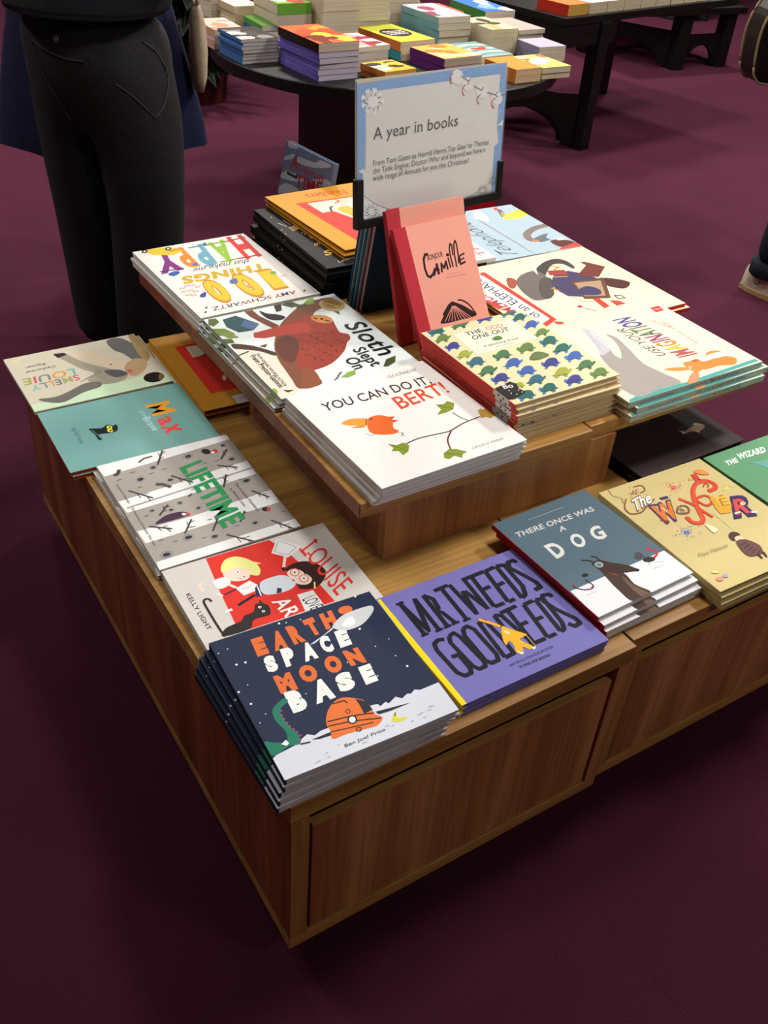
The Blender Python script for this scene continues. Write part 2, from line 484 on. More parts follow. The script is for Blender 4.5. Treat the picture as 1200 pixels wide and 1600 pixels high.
  ('p',4542001,[3149,2663,3287,2552,3246,2445,3117,2533]),
  ('p',4541996,[2341,226,2546,452,2798,498,2650,281,2422,188]),
  ('p',8495675,[1376,216,1607,338,1770,339,1697,202,1501,156]),
  ('p',6190651,[3119,472,3235,418,3163,244]),
  ('p',8496945,[-27,366,69,407,69,283,-10,141,-85,213]),
  ('p',4213046,[1774,3476,2033,3555,2146,3308,1925,3263]),
  ('p',2894887,[1613,3500,1794,3515,1671,3234,1528,3205]),
  ('p',5199931,[1986,3380,2279,3268,2045,3161]),
  ('p',5528891,[2654,2742,2761,2694,2692,2535]),
  ('p',3881772,[169,272,364,177,223,158]),
  ('p',5196081,[530,1992,720,2013,620,1891]),
  ('p',12361054,[2995,2853,2927,2779,2841,2735,2747,2727,2657,2754,2580,2814,2526,2899,2501,3000,2508,3105,2547,3202,2614,3278,2700,3324,2796,3334,2889,3307,2967,3245,3022,3158,3046,3055,3036,2949]),
  ('p',10386235,[2942,2894,2892,2841,2828,2810,2758,2805,2689,2827,2630,2873,2588,2937,2568,3012,2572,3090,2600,3160,2649,3215,2713,3247,2785,3253,2855,3231,2915,3184,2957,3119,2977,3042,2972,2964]),
  ('k',14337172,30,[2690,3162,2853,2893]),
  ('t',1842466,'Sloth',[2518,2104,2503,620,2966,2204],0.015,0.25),
  ('t',1842466,'Slept',[2132,1077,2140,305,2408,1184],0.02,0.25),
  ('t',1842466,'On',[1777,798,1777,351,2061,885],0.02,0.25),
  ('t',3881270,'FROM AWARD WINNING AUTHOR',[321,1701,253,363,389,1727],0,0),
  ('t',2565412,'Frann Preston-Gannon',[191,1698,150,368,309,1748],0.01,0.2),
  ('k',2565926,30,[-6,1814,127,1849]),
  ('k',2565926,31,[48,1830,159,1859]),
  ('k',2565926,31,[102,1845,191,1869]),
  ('k',2565926,31,[156,1861,223,1878]),
  ('k',2565926,31,[210,1876,255,1888]),
  ('k',2565926,24,[1206,183,1312,208]),
  ('k',2565926,24,[1278,240,1375,270]),
  ('k',2565926,24,[1351,297,1439,332]),
  ('k',2565926,25,[1424,355,1503,395]),
 ],
 'bert': [
  ('t',5459792,'OLE KÖNNECKE',[2045,2910,2711,2913,2089,3006],0,0),
  ('t',3745572,'YOU CAN DO IT,',[386,2433,2708,2393,431,2697],0.012,0),
  ('t',13979439,'BERT!',[1647,1878,2819,1964,1693,2274],0.012,0),
  ('s',14575407,[894,1848,1048,1912,1186,1880,1290,1761,1259,1578,1167,1407,1205,1309,1108,1252,936,1296,766,1408,748,1572]),
  ('p',14572842,[1264,1791,1407,1717,1290,1658,1386,1576,1258,1563]),
  ('k',2693911,10,[1400,1720,1281,1678]),
  ('k',2693911,10,[1386,1576,1307,1649]),
  ('s',14915128,[433,1962,623,2021,827,1954,917,1884,792,1704,649,1779,516,1848]),
  ('p',14320431,[492,1760,622,1770,797,1725,712,1668]),
  ('k',2693911,15,[914,1893,782,1709]),
  ('p',1774098,[994,1836,988,1828,981,1822,974,1819,967,1818,963,1820,960,1826,960,1833,962,1841,967,1850,973,1858,980,1863,987,1867,993,1868,998,1865,1000,1860,1001,1853,998,1844]),
  ('k',3616298,10,[642,1489,671,1397,797,1408]),
  ('k',3616298,10,[1156,1257,1231,1202,1137,1130]),
  ('k',3616298,10,[1213,1228,1190,1102]),
  ('c',4930097,29,[1062,890,1362,935,1745,894,2008,872,2361,963,2779,1003]),
  ('c',4930097,21,[2416,1356,2444,1137,2514,988]),
  ('c',6633514,30,[2025,863,1796,661,1670,406]),
  ('p',8491316,[2308,1703,2445,1657,2566,1722,2644,1597,2500,1436,2302,1398,2113,1415,2291,1528]),
  ('k',5728037,16,[2308,1703,2500,1436]),
  ('p',8491316,[806,1033,917,937,1060,951,1106,838,992,692,839,628,847,769,734,828,821,892]),
  ('k',5728037,15,[806,1033,992,692]),
  ('p',8491316,[1488,356,1647,418,1762,357,1874,202,1755,178,1688,90,1604,207,1462,167,1410,238]),
  ('k',5728037,15,[1488,356,1755,178]),
  ('p',11897917,[2872,1186,2971,1217,2974,1158,3056,1199,3048,1094,3115,1084,3058,981,3082,887,3000,897,2912,861,2875,937,2765,954]),
  ('t',7894390,'GECKO PRESS',[2004,222,2680,210,2031,274],0,0),
 ],
 'odd': [
  ('p',15262924,[535,2689,2062,2755,2064,1820,480,1767]),
  ('k',12498844,13,[535,2689,2062,2755]),
  ('k',12498844,14,[2062,2755,2064,1820]),
  ('k',12498844,13,[2064,1820,480,1767]),
  ('k',12498844,13,[480,1767,535,2689]),
  ('t',2697770,'THE',[772,2497,1163,2513,799,2645],0.012,0),
  ('t',13725762,'ODD',[1274,2523,1701,2519,1305,2673],0.012,0),
  ('t',2697770,'ONE OUT',[782,2316,1699,2337,827,2463],0.012,0),
  ('s',5733954,[1135,2188,1258,2249,1348,2250,1369,2147,1298,2096,1170,2104]),
  ('t',4211008,'a spotting book',[798,1980,1647,1961,837,2068],0.005,0),
  ('k',8486514,13,[987,1892,1481,1895]),
  ('p',4225716,[121,2913,115,2964,180,3025,211,2985,168,2873,120,2863]),
  ('p',4225716,[152,2861,223,2857,145,2767,74,2771]),
  ('p',4225716,[335,2851,423,2859,380,2773,300,2764]),
  ('p',4225716,[465,2908,520,2867,422,2847]),
  ('s',3303263,[120,2863,227,2997,367,3093,465,3102,519,3047,482,2920,447,2845,266,2836]),
  ('k',3288628,20,[151,2848,222,2832]),
  ('k',3288628,20,[294,2828,370,2830]),
  ('p',3633237,[1098,2945,1176,2993,1197,3058,1112,3023,997,2911,1029,2896]),
  ('p',3633237,[996,2898,922,2902,872,2808,945,2804]),
  ('p',3633237,[807,2908,734,2924,657,2838,721,2822]),
  ('p',3633237,[762,2975,654,2941,718,2912]),
  ('s',5141840,[1029,2896,1112,3036,1111,3141,1028,3158,901,3111,762,2987,693,2913,851,2886]),
  ('k',3288628,21,[979,2886,888,2878]),
  ('k',3288628,20,[814,2881,745,2891]),
  ('p',4550836,[1345,2990,1340,3043,1412,3106,1443,3065,1392,2949,1341,2938]),
  ('p',4550836,[1374,2936,1450,2933,1363,2839,1288,2843]),
  ('p',4550836,[1568,2927,1663,2935,1613,2846,1527,2837]),
  ('p',4550836,[1710,2986,1766,2943,1662,2922]),
  ('s',4343433,[1341,2938,1461,3078,1614,3177,1718,3186,1773,3130,1728,2998,1687,2921,1495,2911]),
  ('k',3288628,21,[1374,2923,1448,2906]),
  ('k',3288628,21,[1524,2903,1605,2905]),
  ('p',4225716,[1959,2993,1956,3047,2031,3110,2062,3068,2007,2950,1954,2940]),
  ('p',4225716,[1989,2938,2067,2934,1975,2839,1898,2843]),
  ('p',4225716,[2188,2928,2286,2937,2232,2846,2144,2837]),
  ('p',4225716,[2335,2988,2392,2945,2284,2923]),
  ('s',3303263,[1954,2940,2081,3081,2240,3182,2348,3191,2404,3134,2354,3001,2310,2922,2112,2912]),
  ('k',3288628,22,[1988,2925,2064,2908]),
  ('k',3288628,22,[2142,2904,2225,2906]),
  ('p',4225716,[2397,2690,2468,2731,2489,2786,2412,2757,2305,2662,2334,2649]),
  ('p',4225716,[2304,2651,2239,2654,2190,2574,2256,2570]),
  ('p',4225716,[2137,2660,2073,2675,2001,2601,2057,2587]),
  ('p',4225716,[2099,2717,2002,2689,2057,2664]),
  ('s',3303263,[2334,2649,2413,2768,2415,2858,2343,2873,2228,2833,2100,2728,2036,2665,2175,2641]),
  ('k',3288628,18,[2289,2640,2207,2634]),
  ('k',3288628,18,[2142,2638,2081,2646]),
  ('p',4883395,[2421,2322,2496,2364,2518,2421,2437,2391,2325,2294,2355,2280]),
  ('p',4883395,[2324,2282,2255,2286,2204,2204,2273,2199]),
  ('p',4883395,[2148,2293,2081,2309,2005,2234,2065,2218]),
  ('p',4883395,[2109,2353,2007,2325,2065,2298]),
  ('s',4547238,[2355,2280,2438,2402,2441,2496,2365,2512,2244,2472,2110,2364,2042,2300,2189,2273]),
  ('k',3288628,19,[2308,2272,2222,2266]),
  ('k',3288628,19,[2154,2270,2090,2280]),
  ('p',5737552,[2390,1957,2459,1995,2480,2047,2404,2020,2301,1932,2328,1919]),
  ('p',5737552,[2299,1921,2235,1926,2188,1850,2252,1846]),
  ('p',5737552,[2136,1933,2074,1948,2003,1879,2058,1865]),
  ('p',5737552,[2099,1988,2004,1963,2059,1938]),
  ('s',6651463,[2328,1919,2405,2031,2408,2116,2337,2132,2225,2096,2100,1999,2037,1940,2174,1914]),
  ('k',3288628,17,[2284,1912,2205,1907]),
  ('k',3288628,17,[2141,1911,2082,1921]),
  ('p',5737552,[398,2582,464,2623,480,2679,408,2649,312,2554,340,2541]),
  ('p',5737552,[312,2543,248,2547,207,2466,270,2462]),
  ('p',5737552,[150,2553,87,2567,23,2494,78,2480]),
  ('p',5737552,[109,2610,18,2583,73,2557]),
  ('s',6651463,[340,2541,408,2660,404,2751,334,2766,226,2727,110,2622,52,2558,188,2534]),
  ('k',3288628,18,[297,2533,219,2526]),
  ('k',3288628,18,[156,2530,97,2539]),
  ('p',4550836,[76,2253,70,2297,127,2348,154,2313,116,2218,74,2210]),
  ('p',4550836,[102,2208,164,2204,96,2128,35,2132]),
  ('p',4550836,[261,2197,338,2203,301,2130,231,2124]),
  ('p',4550836,[375,2244,423,2208,338,2192]),
  ('s',4343433,[74,2210,168,2323,289,2403,374,2409,422,2361,389,2254,359,2191,202,2185]),
  ('k',3288628,17,[102,2197,164,2182]),
  ('k',3288628,17,[226,2178,292,2179]),
  ('p',9153868,[404,1864,468,1902,484,1954,413,1927,320,1838,347,1826]),
  ('p',9153868,[319,1828,257,1832,217,1757,279,1752]),
  ('p',9153868,[162,1840,100,1855,37,1786,91,1772]),
  ('p',9153868,[122,1895,33,1870,86,1845]),
  ('s',10331207,[347,1826,413,1938,410,2024,341,2039,235,2004,122,1906,66,1847,199,1821]),
  ('k',3288628,17,[305,1818,229,1813]),
  ('k',3288628,17,[168,1818,110,1828]),
  ('p',4225650,[91,1555,85,1604,150,1660,181,1620,138,1515,90,1506]),
  ('p',4225650,[122,1504,193,1498,115,1414,44,1420]),
  ('p',4225650,[305,1489,393,1493,350,1412,270,1407]),
  ('p',4225650,[435,1539,490,1497,393,1481]),
  ('s',3958651,[90,1506,197,1631,337,1719,435,1723,489,1669,452,1550,417,1479,236,1476]),
  ('k',3288628,20,[121,1492,192,1474]),
  ('k',3288628,20,[264,1468,340,1467]),
  ('p',3633237,[713,1559,707,1609,776,1665,807,1626,760,1518,711,1510]),
  ('p',3633237,[743,1507,817,1501,734,1416,661,1422]),
  ('p',3633237,[932,1492,1023,1497,977,1414,894,1409]),
  ('p',3633237,[1068,1543,1124,1501,1022,1484]),
  ('s',5141840,[711,1510,824,1637,971,1725,1071,1730,1127,1676,1085,1554,1047,1482,861,1479]),
  ('k',3288628,20,[743,1495,815,1477]),
  ('k',3288628,20,[889,1471,968,1470]),
  ('p',5737552,[1317,1589,1312,1640,1385,1697,1416,1657,1365,1547,1313,1539]),
  ('p',5737552,[1347,1536,1423,1530,1336,1444,1261,1450]),
  ('p',5737552,[1541,1521,1636,1526,1586,1442,1500,1436]),
  ('p',5737552,[1683,1573,1739,1530,1635,1513]),
  ('s',6651463,[1313,1539,1434,1668,1587,1759,1691,1764,1747,1708,1701,1584,1660,1511,1468,1508]),
  ('k',3288628,21,[1346,1524,1421,1505]),
  ('k',3288628,21,[1497,1499,1578,1499]),
  ('p',4225716,[1913,1625,1909,1676,1985,1735,2016,1694,1961,1583,1908,1574]),
  ('p',4225716,[1942,1571,2020,1565,1929,1477,1852,1483]),
  ('p',4225716,[2142,1556,2240,1561,2187,1475,2098,1470]),
  ('p',4225716,[2289,1608,2347,1565,2238,1548]),
  ('s',3303263,[1908,1574,2034,1705,2194,1797,2302,1803,2358,1746,2308,1620,2265,1546,2066,1542]),
  ('k',3288628,21,[1941,1559,2018,1540]),
  ('k',3288628,21,[2096,1534,2180,1533]),
  ('p',3633237,[451,1152,525,1193,544,1251,462,1222,355,1125,386,1110]),
  ('p',3633237,[355,1113,284,1119,237,1036,308,1029]),
  ('p',3633237,[174,1130,103,1148,31,1072,93,1055]),
  ('p',3633237,[128,1193,26,1167,87,1137]),
  ('s',5141840,[386,1110,463,1234,459,1330,380,1349,259,1312,129,1204,64,1140,216,1108]),
  ('k',3288628,19,[338,1103,251,1099]),
  ('k',3288628,19,[181,1105,114,1117]),
  ('p',4883395,[1077,1179,1155,1221,1175,1281,1090,1251,977,1152,1009,1137]),
  ('p',4883395,[976,1140,903,1147,853,1061,926,1055]),
  ('p',4883395,[790,1157,718,1175,641,1099,705,1081]),
  ('p',4883395,[744,1221,638,1194,701,1165]),
  ('s',4547238,[1009,1137,1091,1263,1089,1362,1008,1381,882,1342,745,1233,677,1167,833,1135]),
  ('k',3288628,20,[959,1130,869,1126]),
  ('k',3288628,20,[797,1132,728,1144]),
  ('p',4225716,[2347,1236,2431,1280,2456,1341,2364,1311,2238,1208,2272,1192]),
  ('p',4225716,[2237,1195,2159,1202,2102,1113,2179,1107]),
  ('p',4225716,[2039,1212,1963,1231,1878,1152,1945,1133]),
  ('p',4225716,[1994,1279,1879,1251,1945,1220]),
  ('s',3303263,[2272,1192,2365,1323,2368,1425,2282,1445,2146,1405,1995,1291,1919,1223,2084,1190]),
  ('k',3288628,21,[2218,1184,2122,1180]),
  ('k',3288628,21,[2045,1187,1973,1199]),
  ('p',4883395,[1958,923,1954,973,2029,1027,2059,988,2005,882,1953,875]),
  ('p',4883395,[1987,872,2063,865,1974,782,1898,789]),
  ('p',4883395,[2182,854,2278,857,2226,776,2139,772]),
  ('p',4883395,[2326,902,2382,859,2276,845]),
  ('s',4547238,[1953,875,2077,998,2233,1083,2338,1086,2393,1032,2345,912,2302,842,2108,842]),
  ('k',3288628,20,[1986,860,2061,841]),
  ('k',3288628,20,[2137,833,2219,832]),
  ('p',3633237,[2321,520,2403,559,2427,617,2338,590,2216,494,2248,479]),
  ('p',3633237,[2214,483,2139,490,2083,407,2158,399]),
  ('p',3633237,[2021,502,1947,521,1865,447,1930,429]),
  ('p',3633237,[1977,566,1865,542,1930,511]),
  ('s',5141840,[2248,479,2339,602,2342,698,2258,719,2125,683,1978,578,1905,514,2065,480]),
  ('k',3288628,20,[2196,472,2103,470]),
  ('k',3288628,20,[2027,478,1957,491]),
  ('p',5737552,[1975,214,1971,261,2043,311,2073,273,2021,174,1970,168]),
  ('p',5737552,[2003,164,2077,156,1990,79,1916,88]),
  ('p',5737552,[2193,144,2286,145,2235,70,2151,67]),
  ('p',5737552,[2334,187,2388,146,2285,134]),
  ('s',6651463,[1970,168,2091,283,2243,361,2346,362,2399,309,2352,197,2310,131,2121,134]),
  ('k',3288628,19,[2002,153,2075,133]),
  ('k',3288628,19,[2149,125,2229,122]),
  ('p',4550836,[138,854,131,900,195,952,225,914,183,815,136,808]),
  ('p',4550836,[167,805,237,798,161,719,91,726]),
  ('p',4550836,[346,787,432,790,390,713,312,710]),
  ('p',4550836,[474,832,527,792,432,778]),
  ('s',4343433,[136,808,241,924,378,1005,473,1008,527,956,490,842,455,776,279,776]),
  ('k',3288628,19,[167,793,236,775]),
  ('k',3288628,19,[306,768,380,766]),
  ('p',4883395,[758,863,752,911,820,963,850,925,804,823,755,816]),
  ('p',4883395,[787,813,859,806,778,727,707,734]),
  ('p',4883395,[971,795,1061,798,1015,721,934,717]),
  ('p',4883395,[1104,842,1159,801,1060,787]),
  ('s',4547238,[755,816,866,935,1010,1017,1108,1020,1162,967,1121,852,1084,784,902,785]),
  ('k',3288628,19,[786,802,858,783]),
  ('k',3288628,19,[930,776,1006,774]),
  ('p',4550836,[1371,909,1366,958,1437,1011,1467,972,1417,869,1367,862]),
  ('p',4550836,[1400,858,1474,851,1389,770,1315,777]),
  ('p',4550836,[1590,840,1682,844,1633,764,1549,761]),
  ('p',4550836,[1728,888,1783,846,1681,832]),
  ('s',4343433,[1367,862,1485,983,1634,1066,1736,1069,1791,1016,1746,898,1706,829,1518,829]),
  ('k',3288628,20,[1399,847,1472,828]),
  ('k',3288628,20,[1546,821,1625,819]),
  ('p',9153868,[1706,493,1785,532,1807,589,1721,562,1605,468,1636,453]),
  ('p',9153868,[1604,457,1530,464,1478,383,1551,375]),
  ('p',9153868,[1416,476,1344,495,1265,422,1329,404]),
  ('p',9153868,[1372,539,1264,515,1327,485]),
  ('s',10331207,[1636,453,1722,574,1722,669,1641,689,1513,654,1373,550,1303,488,1459,454]),
  ('k',3288628,20,[1586,447,1496,445]),
  ('k',3288628,19,[1422,452,1354,465]),
  ('p',4550836,[1350,213,1346,259,1415,309,1444,271,1396,173,1347,168]),
  ('p',4550836,[1379,164,1451,156,1368,80,1297,88]),
  ('p',4550836,[1564,144,1654,145,1606,71,1525,68]),
  ('p',4550836,[1699,186,1752,146,1653,134]),
  ('s',4343433,[1347,168,1461,281,1607,357,1706,359,1759,306,1716,196,1677,131,1494,134]),
  ('k',3288628,19,[1378,153,1449,134]),
  ('k',3288628,19,[1522,126,1599,123]),
  ('p',4225650,[1071,486,1146,525,1166,581,1083,554,973,462,1004,447]),
  ('p',4225650,[972,451,901,458,852,378,923,370]),
  ('p',4225650,[790,470,720,489,645,417,707,399]),
  ('p',4225650,[746,532,642,508,704,479]),
  ('s',3958651,[1004,447,1084,566,1082,659,1003,679,880,645,747,543,680,481,833,448]),
  ('k',3288628,19,[955,441,868,439]),
  ('k',3288628,19,[797,446,730,459]),
  ('p',4225716,[721,181,715,226,781,275,810,238,766,142,718,136]),
  ('p',4225716,[749,133,819,125,741,51,671,59]),
  ('p',4225716,[929,113,1016,114,971,41,893,39]),
  ('p',4225716,[1058,154,1111,115,1015,103]),
  ('s',3303263,[718,136,826,247,966,323,1061,324,1114,272,1074,164,1038,101,861,104]),
  ('k',3288628,19,[749,122,818,103]),
  ('k',3288628,19,[888,95,963,92]),
  ('p',4225716,[191,161,185,205,247,253,277,217,235,123,189,117]),
  ('p',4225716,[220,114,288,106,213,33,145,41]),
  ('p',4225716,[394,94,479,95,437,23,361,21]),
  ('p',4225716,[519,135,571,96,478,84]),
  ('s',3303263,[189,117,292,226,426,300,519,301,571,251,535,144,501,82,329,85]),
  ('k',3288628,18,[219,103,287,84]),
  ('k',3288628,18,[355,76,428,74]),
  ('p',9153868,[371,500,368,528,406,558,424,535,398,477,370,473]),
  ('p',9153868,[389,471,431,467,384,421,343,425]),
  ('p',9153868,[496,460,547,461,522,416,475,415]),
  ('p',9153868,[572,486,604,462,547,454]),
  ('s',10331207,[370,473,434,541,516,587,572,588,604,558,582,492,561,453,456,454]),
  ('k',3288628,11,[389,464,430,453]),
  ('k',3288628,11,[472,449,516,448]),
  ('s',6650448,[1298,1212,1516,1373,1681,1353,1766,1192,1636,1134,1404,1124]),
  ('p',2696999,[4,605,413,684,480,565,404,414,455,269,372,217,115,153,-24,185]),
  ('t',14605526,'Bo',[153,520,352,482,196,657],0.02,0),
  ('p',14013388,[375,357,370,352,364,349,358,347,353,347,349,349,346,352,346,357,347,363,351,369,356,374,361,377,367,379,373,379,377,377,379,373,380,368,378,363]),
  ('p',14013388,[256,259,251,254,245,251,240,249,234,249,230,251,228,254,227,259,229,265,232,271,237,275,242,279,248,281,254,281,258,279,260,275,261,270,259,265]),
  ('p',14013388,[186,328,181,323,175,319,169,317,164,317,160,319,157,323,157,328,158,334,162,339,167,344,172,348,178,350,183,349,188,347,190,344,191,339,189,333]),
  ('p',14013388,[210,422,205,417,199,413,193,411,188,411,184,413,181,417,181,422,182,428,185,433,190,438,196,442,202,444,207,444,211,442,214,438,214,433,213,427]),
  ('p',14013388,[395,277,390,272,384,268,378,267,373,267,369,269,366,272,366,277,367,283,371,288,376,293,381,297,387,299,393,299,397,297,399,293,400,288,398,282]),
 ],
 'imag': [
  ('p',5153180,[67,80,431,153,1620,84,3707,153,3707,47,-25,-81]),
  ('s',10459540,[767,1655,997,1811,1180,1840,1068,1552,1119,1394,1383,1746,1516,2073,1546,2337,1661,2140,1546,1632,1378,1038,1451,571,1521,118,1003,126,352,73,238,392,239,661,552,1067]),
  ('s',12500163,[1243,2759,1339,2739,1408,2561,1357,2304,1307,2052,1161,1773,812,1657,970,1976,1091,2308,1164,2592]),
  ('p',15131874,[1349,2572,1373,2497,1257,2454]),
  ('p',15131874,[1327,2446,1350,2371,1235,2329]),
  ('p',15131874,[1304,2321,1327,2247,1213,2205]),
  ('p',15131874,[1282,2197,1305,2123,1191,2082]),
  ('p',15131874,[1259,2074,1282,2001,1169,1960]),
  ('p',15131874,[1238,1952,1260,1880,1148,1840]),
  ('p',15131874,[1216,1831,1239,1760,1127,1720]),
  ('p',15131874,[1194,1712,1217,1640,1106,1602]),
  ('p',15131874,[1173,1593,1196,1522,1085,1485]),
  ('k',9145514,15,[1222,2606,1264,2563]),
  ('k',9145514,15,[1195,2530,1234,2488]),
  ('k',9145514,15,[1168,2455,1204,2414]),
  ('k',9145514,15,[1141,2380,1174,2341]),
  ('k',9145514,15,[1115,2305,1144,2268]),
  ('k',9145514,15,[1088,2231,1115,2195]),
  ('k',9145514,15,[1062,2157,1085,2123]),
  ('k',9145514,15,[1036,2084,1056,2052]),
  ('k',9145514,15,[1010,2011,1027,1980]),
  ('k',9145514,15,[985,1939,998,1909]),
  ('k',9145514,15,[959,1867,970,1839]),
  ('k',9145514,14,[934,1795,941,1769]),
  ('k',9145514,14,[909,1724,913,1699]),
  ('k',9145514,14,[884,1653,885,1630]),
  ('s',13732937,[1568,644,1790,640,2107,505,2122,411,1803,476]),
  ('s',13995076,[1641,74,1946,266,2173,315,1942,56,1658,-16]),
  ('s',14584958,[1725,90,1952,228,2068,243,1894,79,1725,34]),
  ('s',13731903,[2131,669,2427,655,2572,550,2435,357,2133,269,2071,406]),
  ('s',13730618,[2515,540,2974,571,3203,517,3342,338,3108,165,2783,267,2342,293]),
  ('s',15130582,[2605,646,3052,686,3240,629,3203,517,2841,536,2604,535]),
  ('s',13402938,[2807,702,3066,809,3313,695,3042,721]),
  ('s',11888437,[2380,677,2527,683,2568,612,2390,599]),
  ('p',15263461,[2164,464,2148,451,2131,442,2115,437,2101,436,2092,441,2087,450,2089,462,2097,476,2109,490,2124,502,2141,512,2158,517,2172,517,2181,513,2186,504,2184,492,2176,478]),
  ('p',1775384,[2149,471,2141,465,2133,460,2125,457,2118,457,2114,459,2113,463,2114,469,2118,475,2124,482,2132,489,2140,494,2148,496,2154,497,2159,495,2160,491,2159,485,2155,478]),
  ('t',5722707,'USE YOUR',[2094,1073,2131,2394,1861,1107],0.0,0.1),
  ('m',[13058362,11557207,14004784,13730618,9126270,9712491,5729102,6390606,7300961,5719698,5132183],'IMAGINATION',[2728,837,2636,2751,2256,847],0.025,0.05),
  ('m',[9143171],'(but be careful what you',[3121,1197,3198,2283,3016,1143],0,0),
  ('t',13070433,'WISH FOR!)',[3178,1998,3004,2456,3075,1945],0,0),
  ('p',13056058,[3398,2905,3633,2880,3624,2671,3354,2661]),
  ('k',15262181,22,[3423,2805,3561,2743]),
  ('c',12500153,15,[3519,1068,3511,487,3696,135]),
  ('k',12500153,15,[3114,942,3303,738]),
 ],
 'eleph': [
  ('s',10047290,[1199,2792,1354,2815,1371,2606,1087,2312,974,2394]),
  ('s',4538172,[2087,2829,2611,3192,3077,3297,3299,3105,3263,2712,3141,2646,3084,2956,2817,3021,2416,2746,2089,2486]),
  ('s',6971998,[1359,2611,1740,2864,2178,2906,2220,2543,1978,2033,1668,1609,1134,1551,1084,1886,1176,2274]),
  ('s',5459018,[1993,2471,2241,2364,1681,1624,1354,1557,1554,2001]),
  ('p',4537695,[2084,2208,2500,2571,2939,2580,3169,2307,3343,1910,3518,1812,2937,1396,2336,1230,1968,1445,1938,1833]),
  ('p',7288366,[2954,2261,3593,2655,3579,2878,3704,2849,3995,2400,3402,1976]),
  ('s',5123113,[3365,1935,3751,1711,3905,1418,3525,1216,3240,1539]),
  ('p',6636338,[2573,2052,3492,1880,2855,948,2224,1153]),
  ('p',11242608,[2606,1959,3312,1811,2828,1099,2350,1277]),
  ('s',4209756,[2337,1550,2749,1698,2932,1453,2762,1202,2404,1306]),
  ('p',12140853,[2410,1092,2584,1068,2529,623,2322,592]),
  ('p',12140853,[2729,867,2925,759,2982,577,2693,571]),
  ('p',10042416,[2452,2789,2890,2659,2794,2410,2339,2549]),
  ('k',11899204,57,[2695,2978,2872,2843,2635,2768]),
  ('k',11899204,48,[2352,2429,2722,2327]),
  ('k',11570244,80,[1903,1957,1965,1767]),
  ('p',14934496,[2283,3213,2269,2983,2067,2666,2122,2872]),
  ('k',3617584,25,[1829,934,2041,555]),
  ('p',11548720,[1911,877,1892,861,1869,850,1844,845,1821,847,1802,855,1789,869,1785,887,1788,907,1800,926,1819,942,1842,954,1867,959,1890,957,1909,948,1922,934,1927,916,1923,896]),
  ('k',2368291,33,[3033,1030,2994,834,3172,809,3176,967,3019,1015]),
  ('c',7301995,19,[2015,1371,2130,1058,2363,1008]),
  ('p',12468533,[824,3337,959,3336,927,609,466,415,375,522,801,695,756,3208]),
  ('p',15263978,[696,3200,796,3190,811,739,475,601,33,2088,81,2432]),
  ('p',12468533,[62,2127,207,1604,26,1534,-24,2011]),
  ('s',12469818,[807,547,979,441,889,366,769,440]),
  ('t',2367779,'of an ELEPHANT',[724,905,633,3260,452,774],0.0,0.1),
  ('t',12469823,'MEMOIRS',[360,1336,188,2651,91,1287],0.02,0.1),
  ('k',13736835,22,[4103,3261,4107,3196]),
  ('k',13736835,22,[4105,3152,4109,3088]),
  ('k',13736835,22,[4107,3045,4111,2981]),
  ('k',13736835,22,[4109,2937,4113,2874]),
  ('k',13736835,22,[4111,2831,4115,2767]),
  ('k',13736835,22,[4113,2724,4117,2662]),
  ('k',13736835,22,[4115,2619,4119,2557]),
  ('k',13736835,22,[4117,2514,4121,2452]),
  ('k',13736835,22,[4119,2410,4123,2348]),
  ('k',13736835,21,[4121,2306,4125,2245]),
  ('k',13736835,22,[4123,2203,4127,2142]),
  ('k',13736835,21,[4124,2100,4129,2040]),
  ('k',13736835,22,[4126,1999,4130,1938]),
  ('k',13736835,21,[4128,1897,4132,1837]),
  ('k',13736835,21,[4130,1796,4134,1737]),
  ('k',13736835,21,[4132,1696,4136,1637]),
  ('k',13736835,21,[4134,1596,4138,1537]),
  ('k',13736835,21,[4136,1497,4140,1439]),
  ('k',13736835,21,[4138,1399,4142,1340]),
  ('k',13736835,21,[4140,1301,4144,1243]),
  ('k',13736835,21,[4141,1203,4145,1145]),
  ('k',13736835,20,[4143,1106,4147,1049]),
  ('p',12858933,[3342,159,3616,161,3604,-60,3282,-59]),
  ('k',15260896,26,[3395,84,3529,4]),
 ],
 'plane': [
  ('s',14998223,[1738,3114,1869,2995,1756,2422,1559,2326,1427,2653]),
  ('p',6251621,[2412,3050,2486,2877,2315,2362,2185,2451]),
  ('p',14767693,[2338,3077,2482,3114,2382,2885,2284,2920]),
  ('p',14786134,[2404,2804,2396,2475,2225,2508]),
  ('s',15127368,[2223,2437,2615,2627,3005,2737,3038,2360,2610,2199,2201,2262]),
  ('c',8483691,212,[3019,1518,2523,1425,2084,1157,1947,815,2131,747]),
  ('p',6581109,[2069,860,2433,988,2676,1032,2432,791,2463,623,2123,581,1978,700]),
  ('s',12876881,[1970,806,2108,755,2100,629,1963,680]),
  ('s',5977136,[2382,549,2701,560,2977,302,2702,109,2389,163]),
  ('p',14108478,[2290,74,3007,264,3005,-94,2388,-63]),
  ('p',15131874,[2648,646,2851,675,2824,488,2615,527]),
  ('m',[4409165],'Telephone',[1079,15,1097,2424,614,120],-0.012,0.35),
  ('k',6909555,18,[1473,-49,1430,2484]),
  ('k',12551814,20,[1455,2433,1464,2360]),
  ('k',12551814,20,[1458,2300,1467,2228]),
  ('k',12551814,20,[1461,2168,1471,2096]),
  ('k',12551814,20,[1465,2036,1474,1965]),
  ('k',12551814,20,[1468,1906,1477,1835]),
  ('k',12551814,20,[1471,1776,1480,1706]),
  ('k',12551814,20,[1474,1648,1483,1578]),
  ('k',12551814,20,[1478,1520,1486,1450]),
  ('k',12551814,19,[1481,1393,1490,1324]),
  ('k',12551814,19,[1484,1267,1493,1198]),
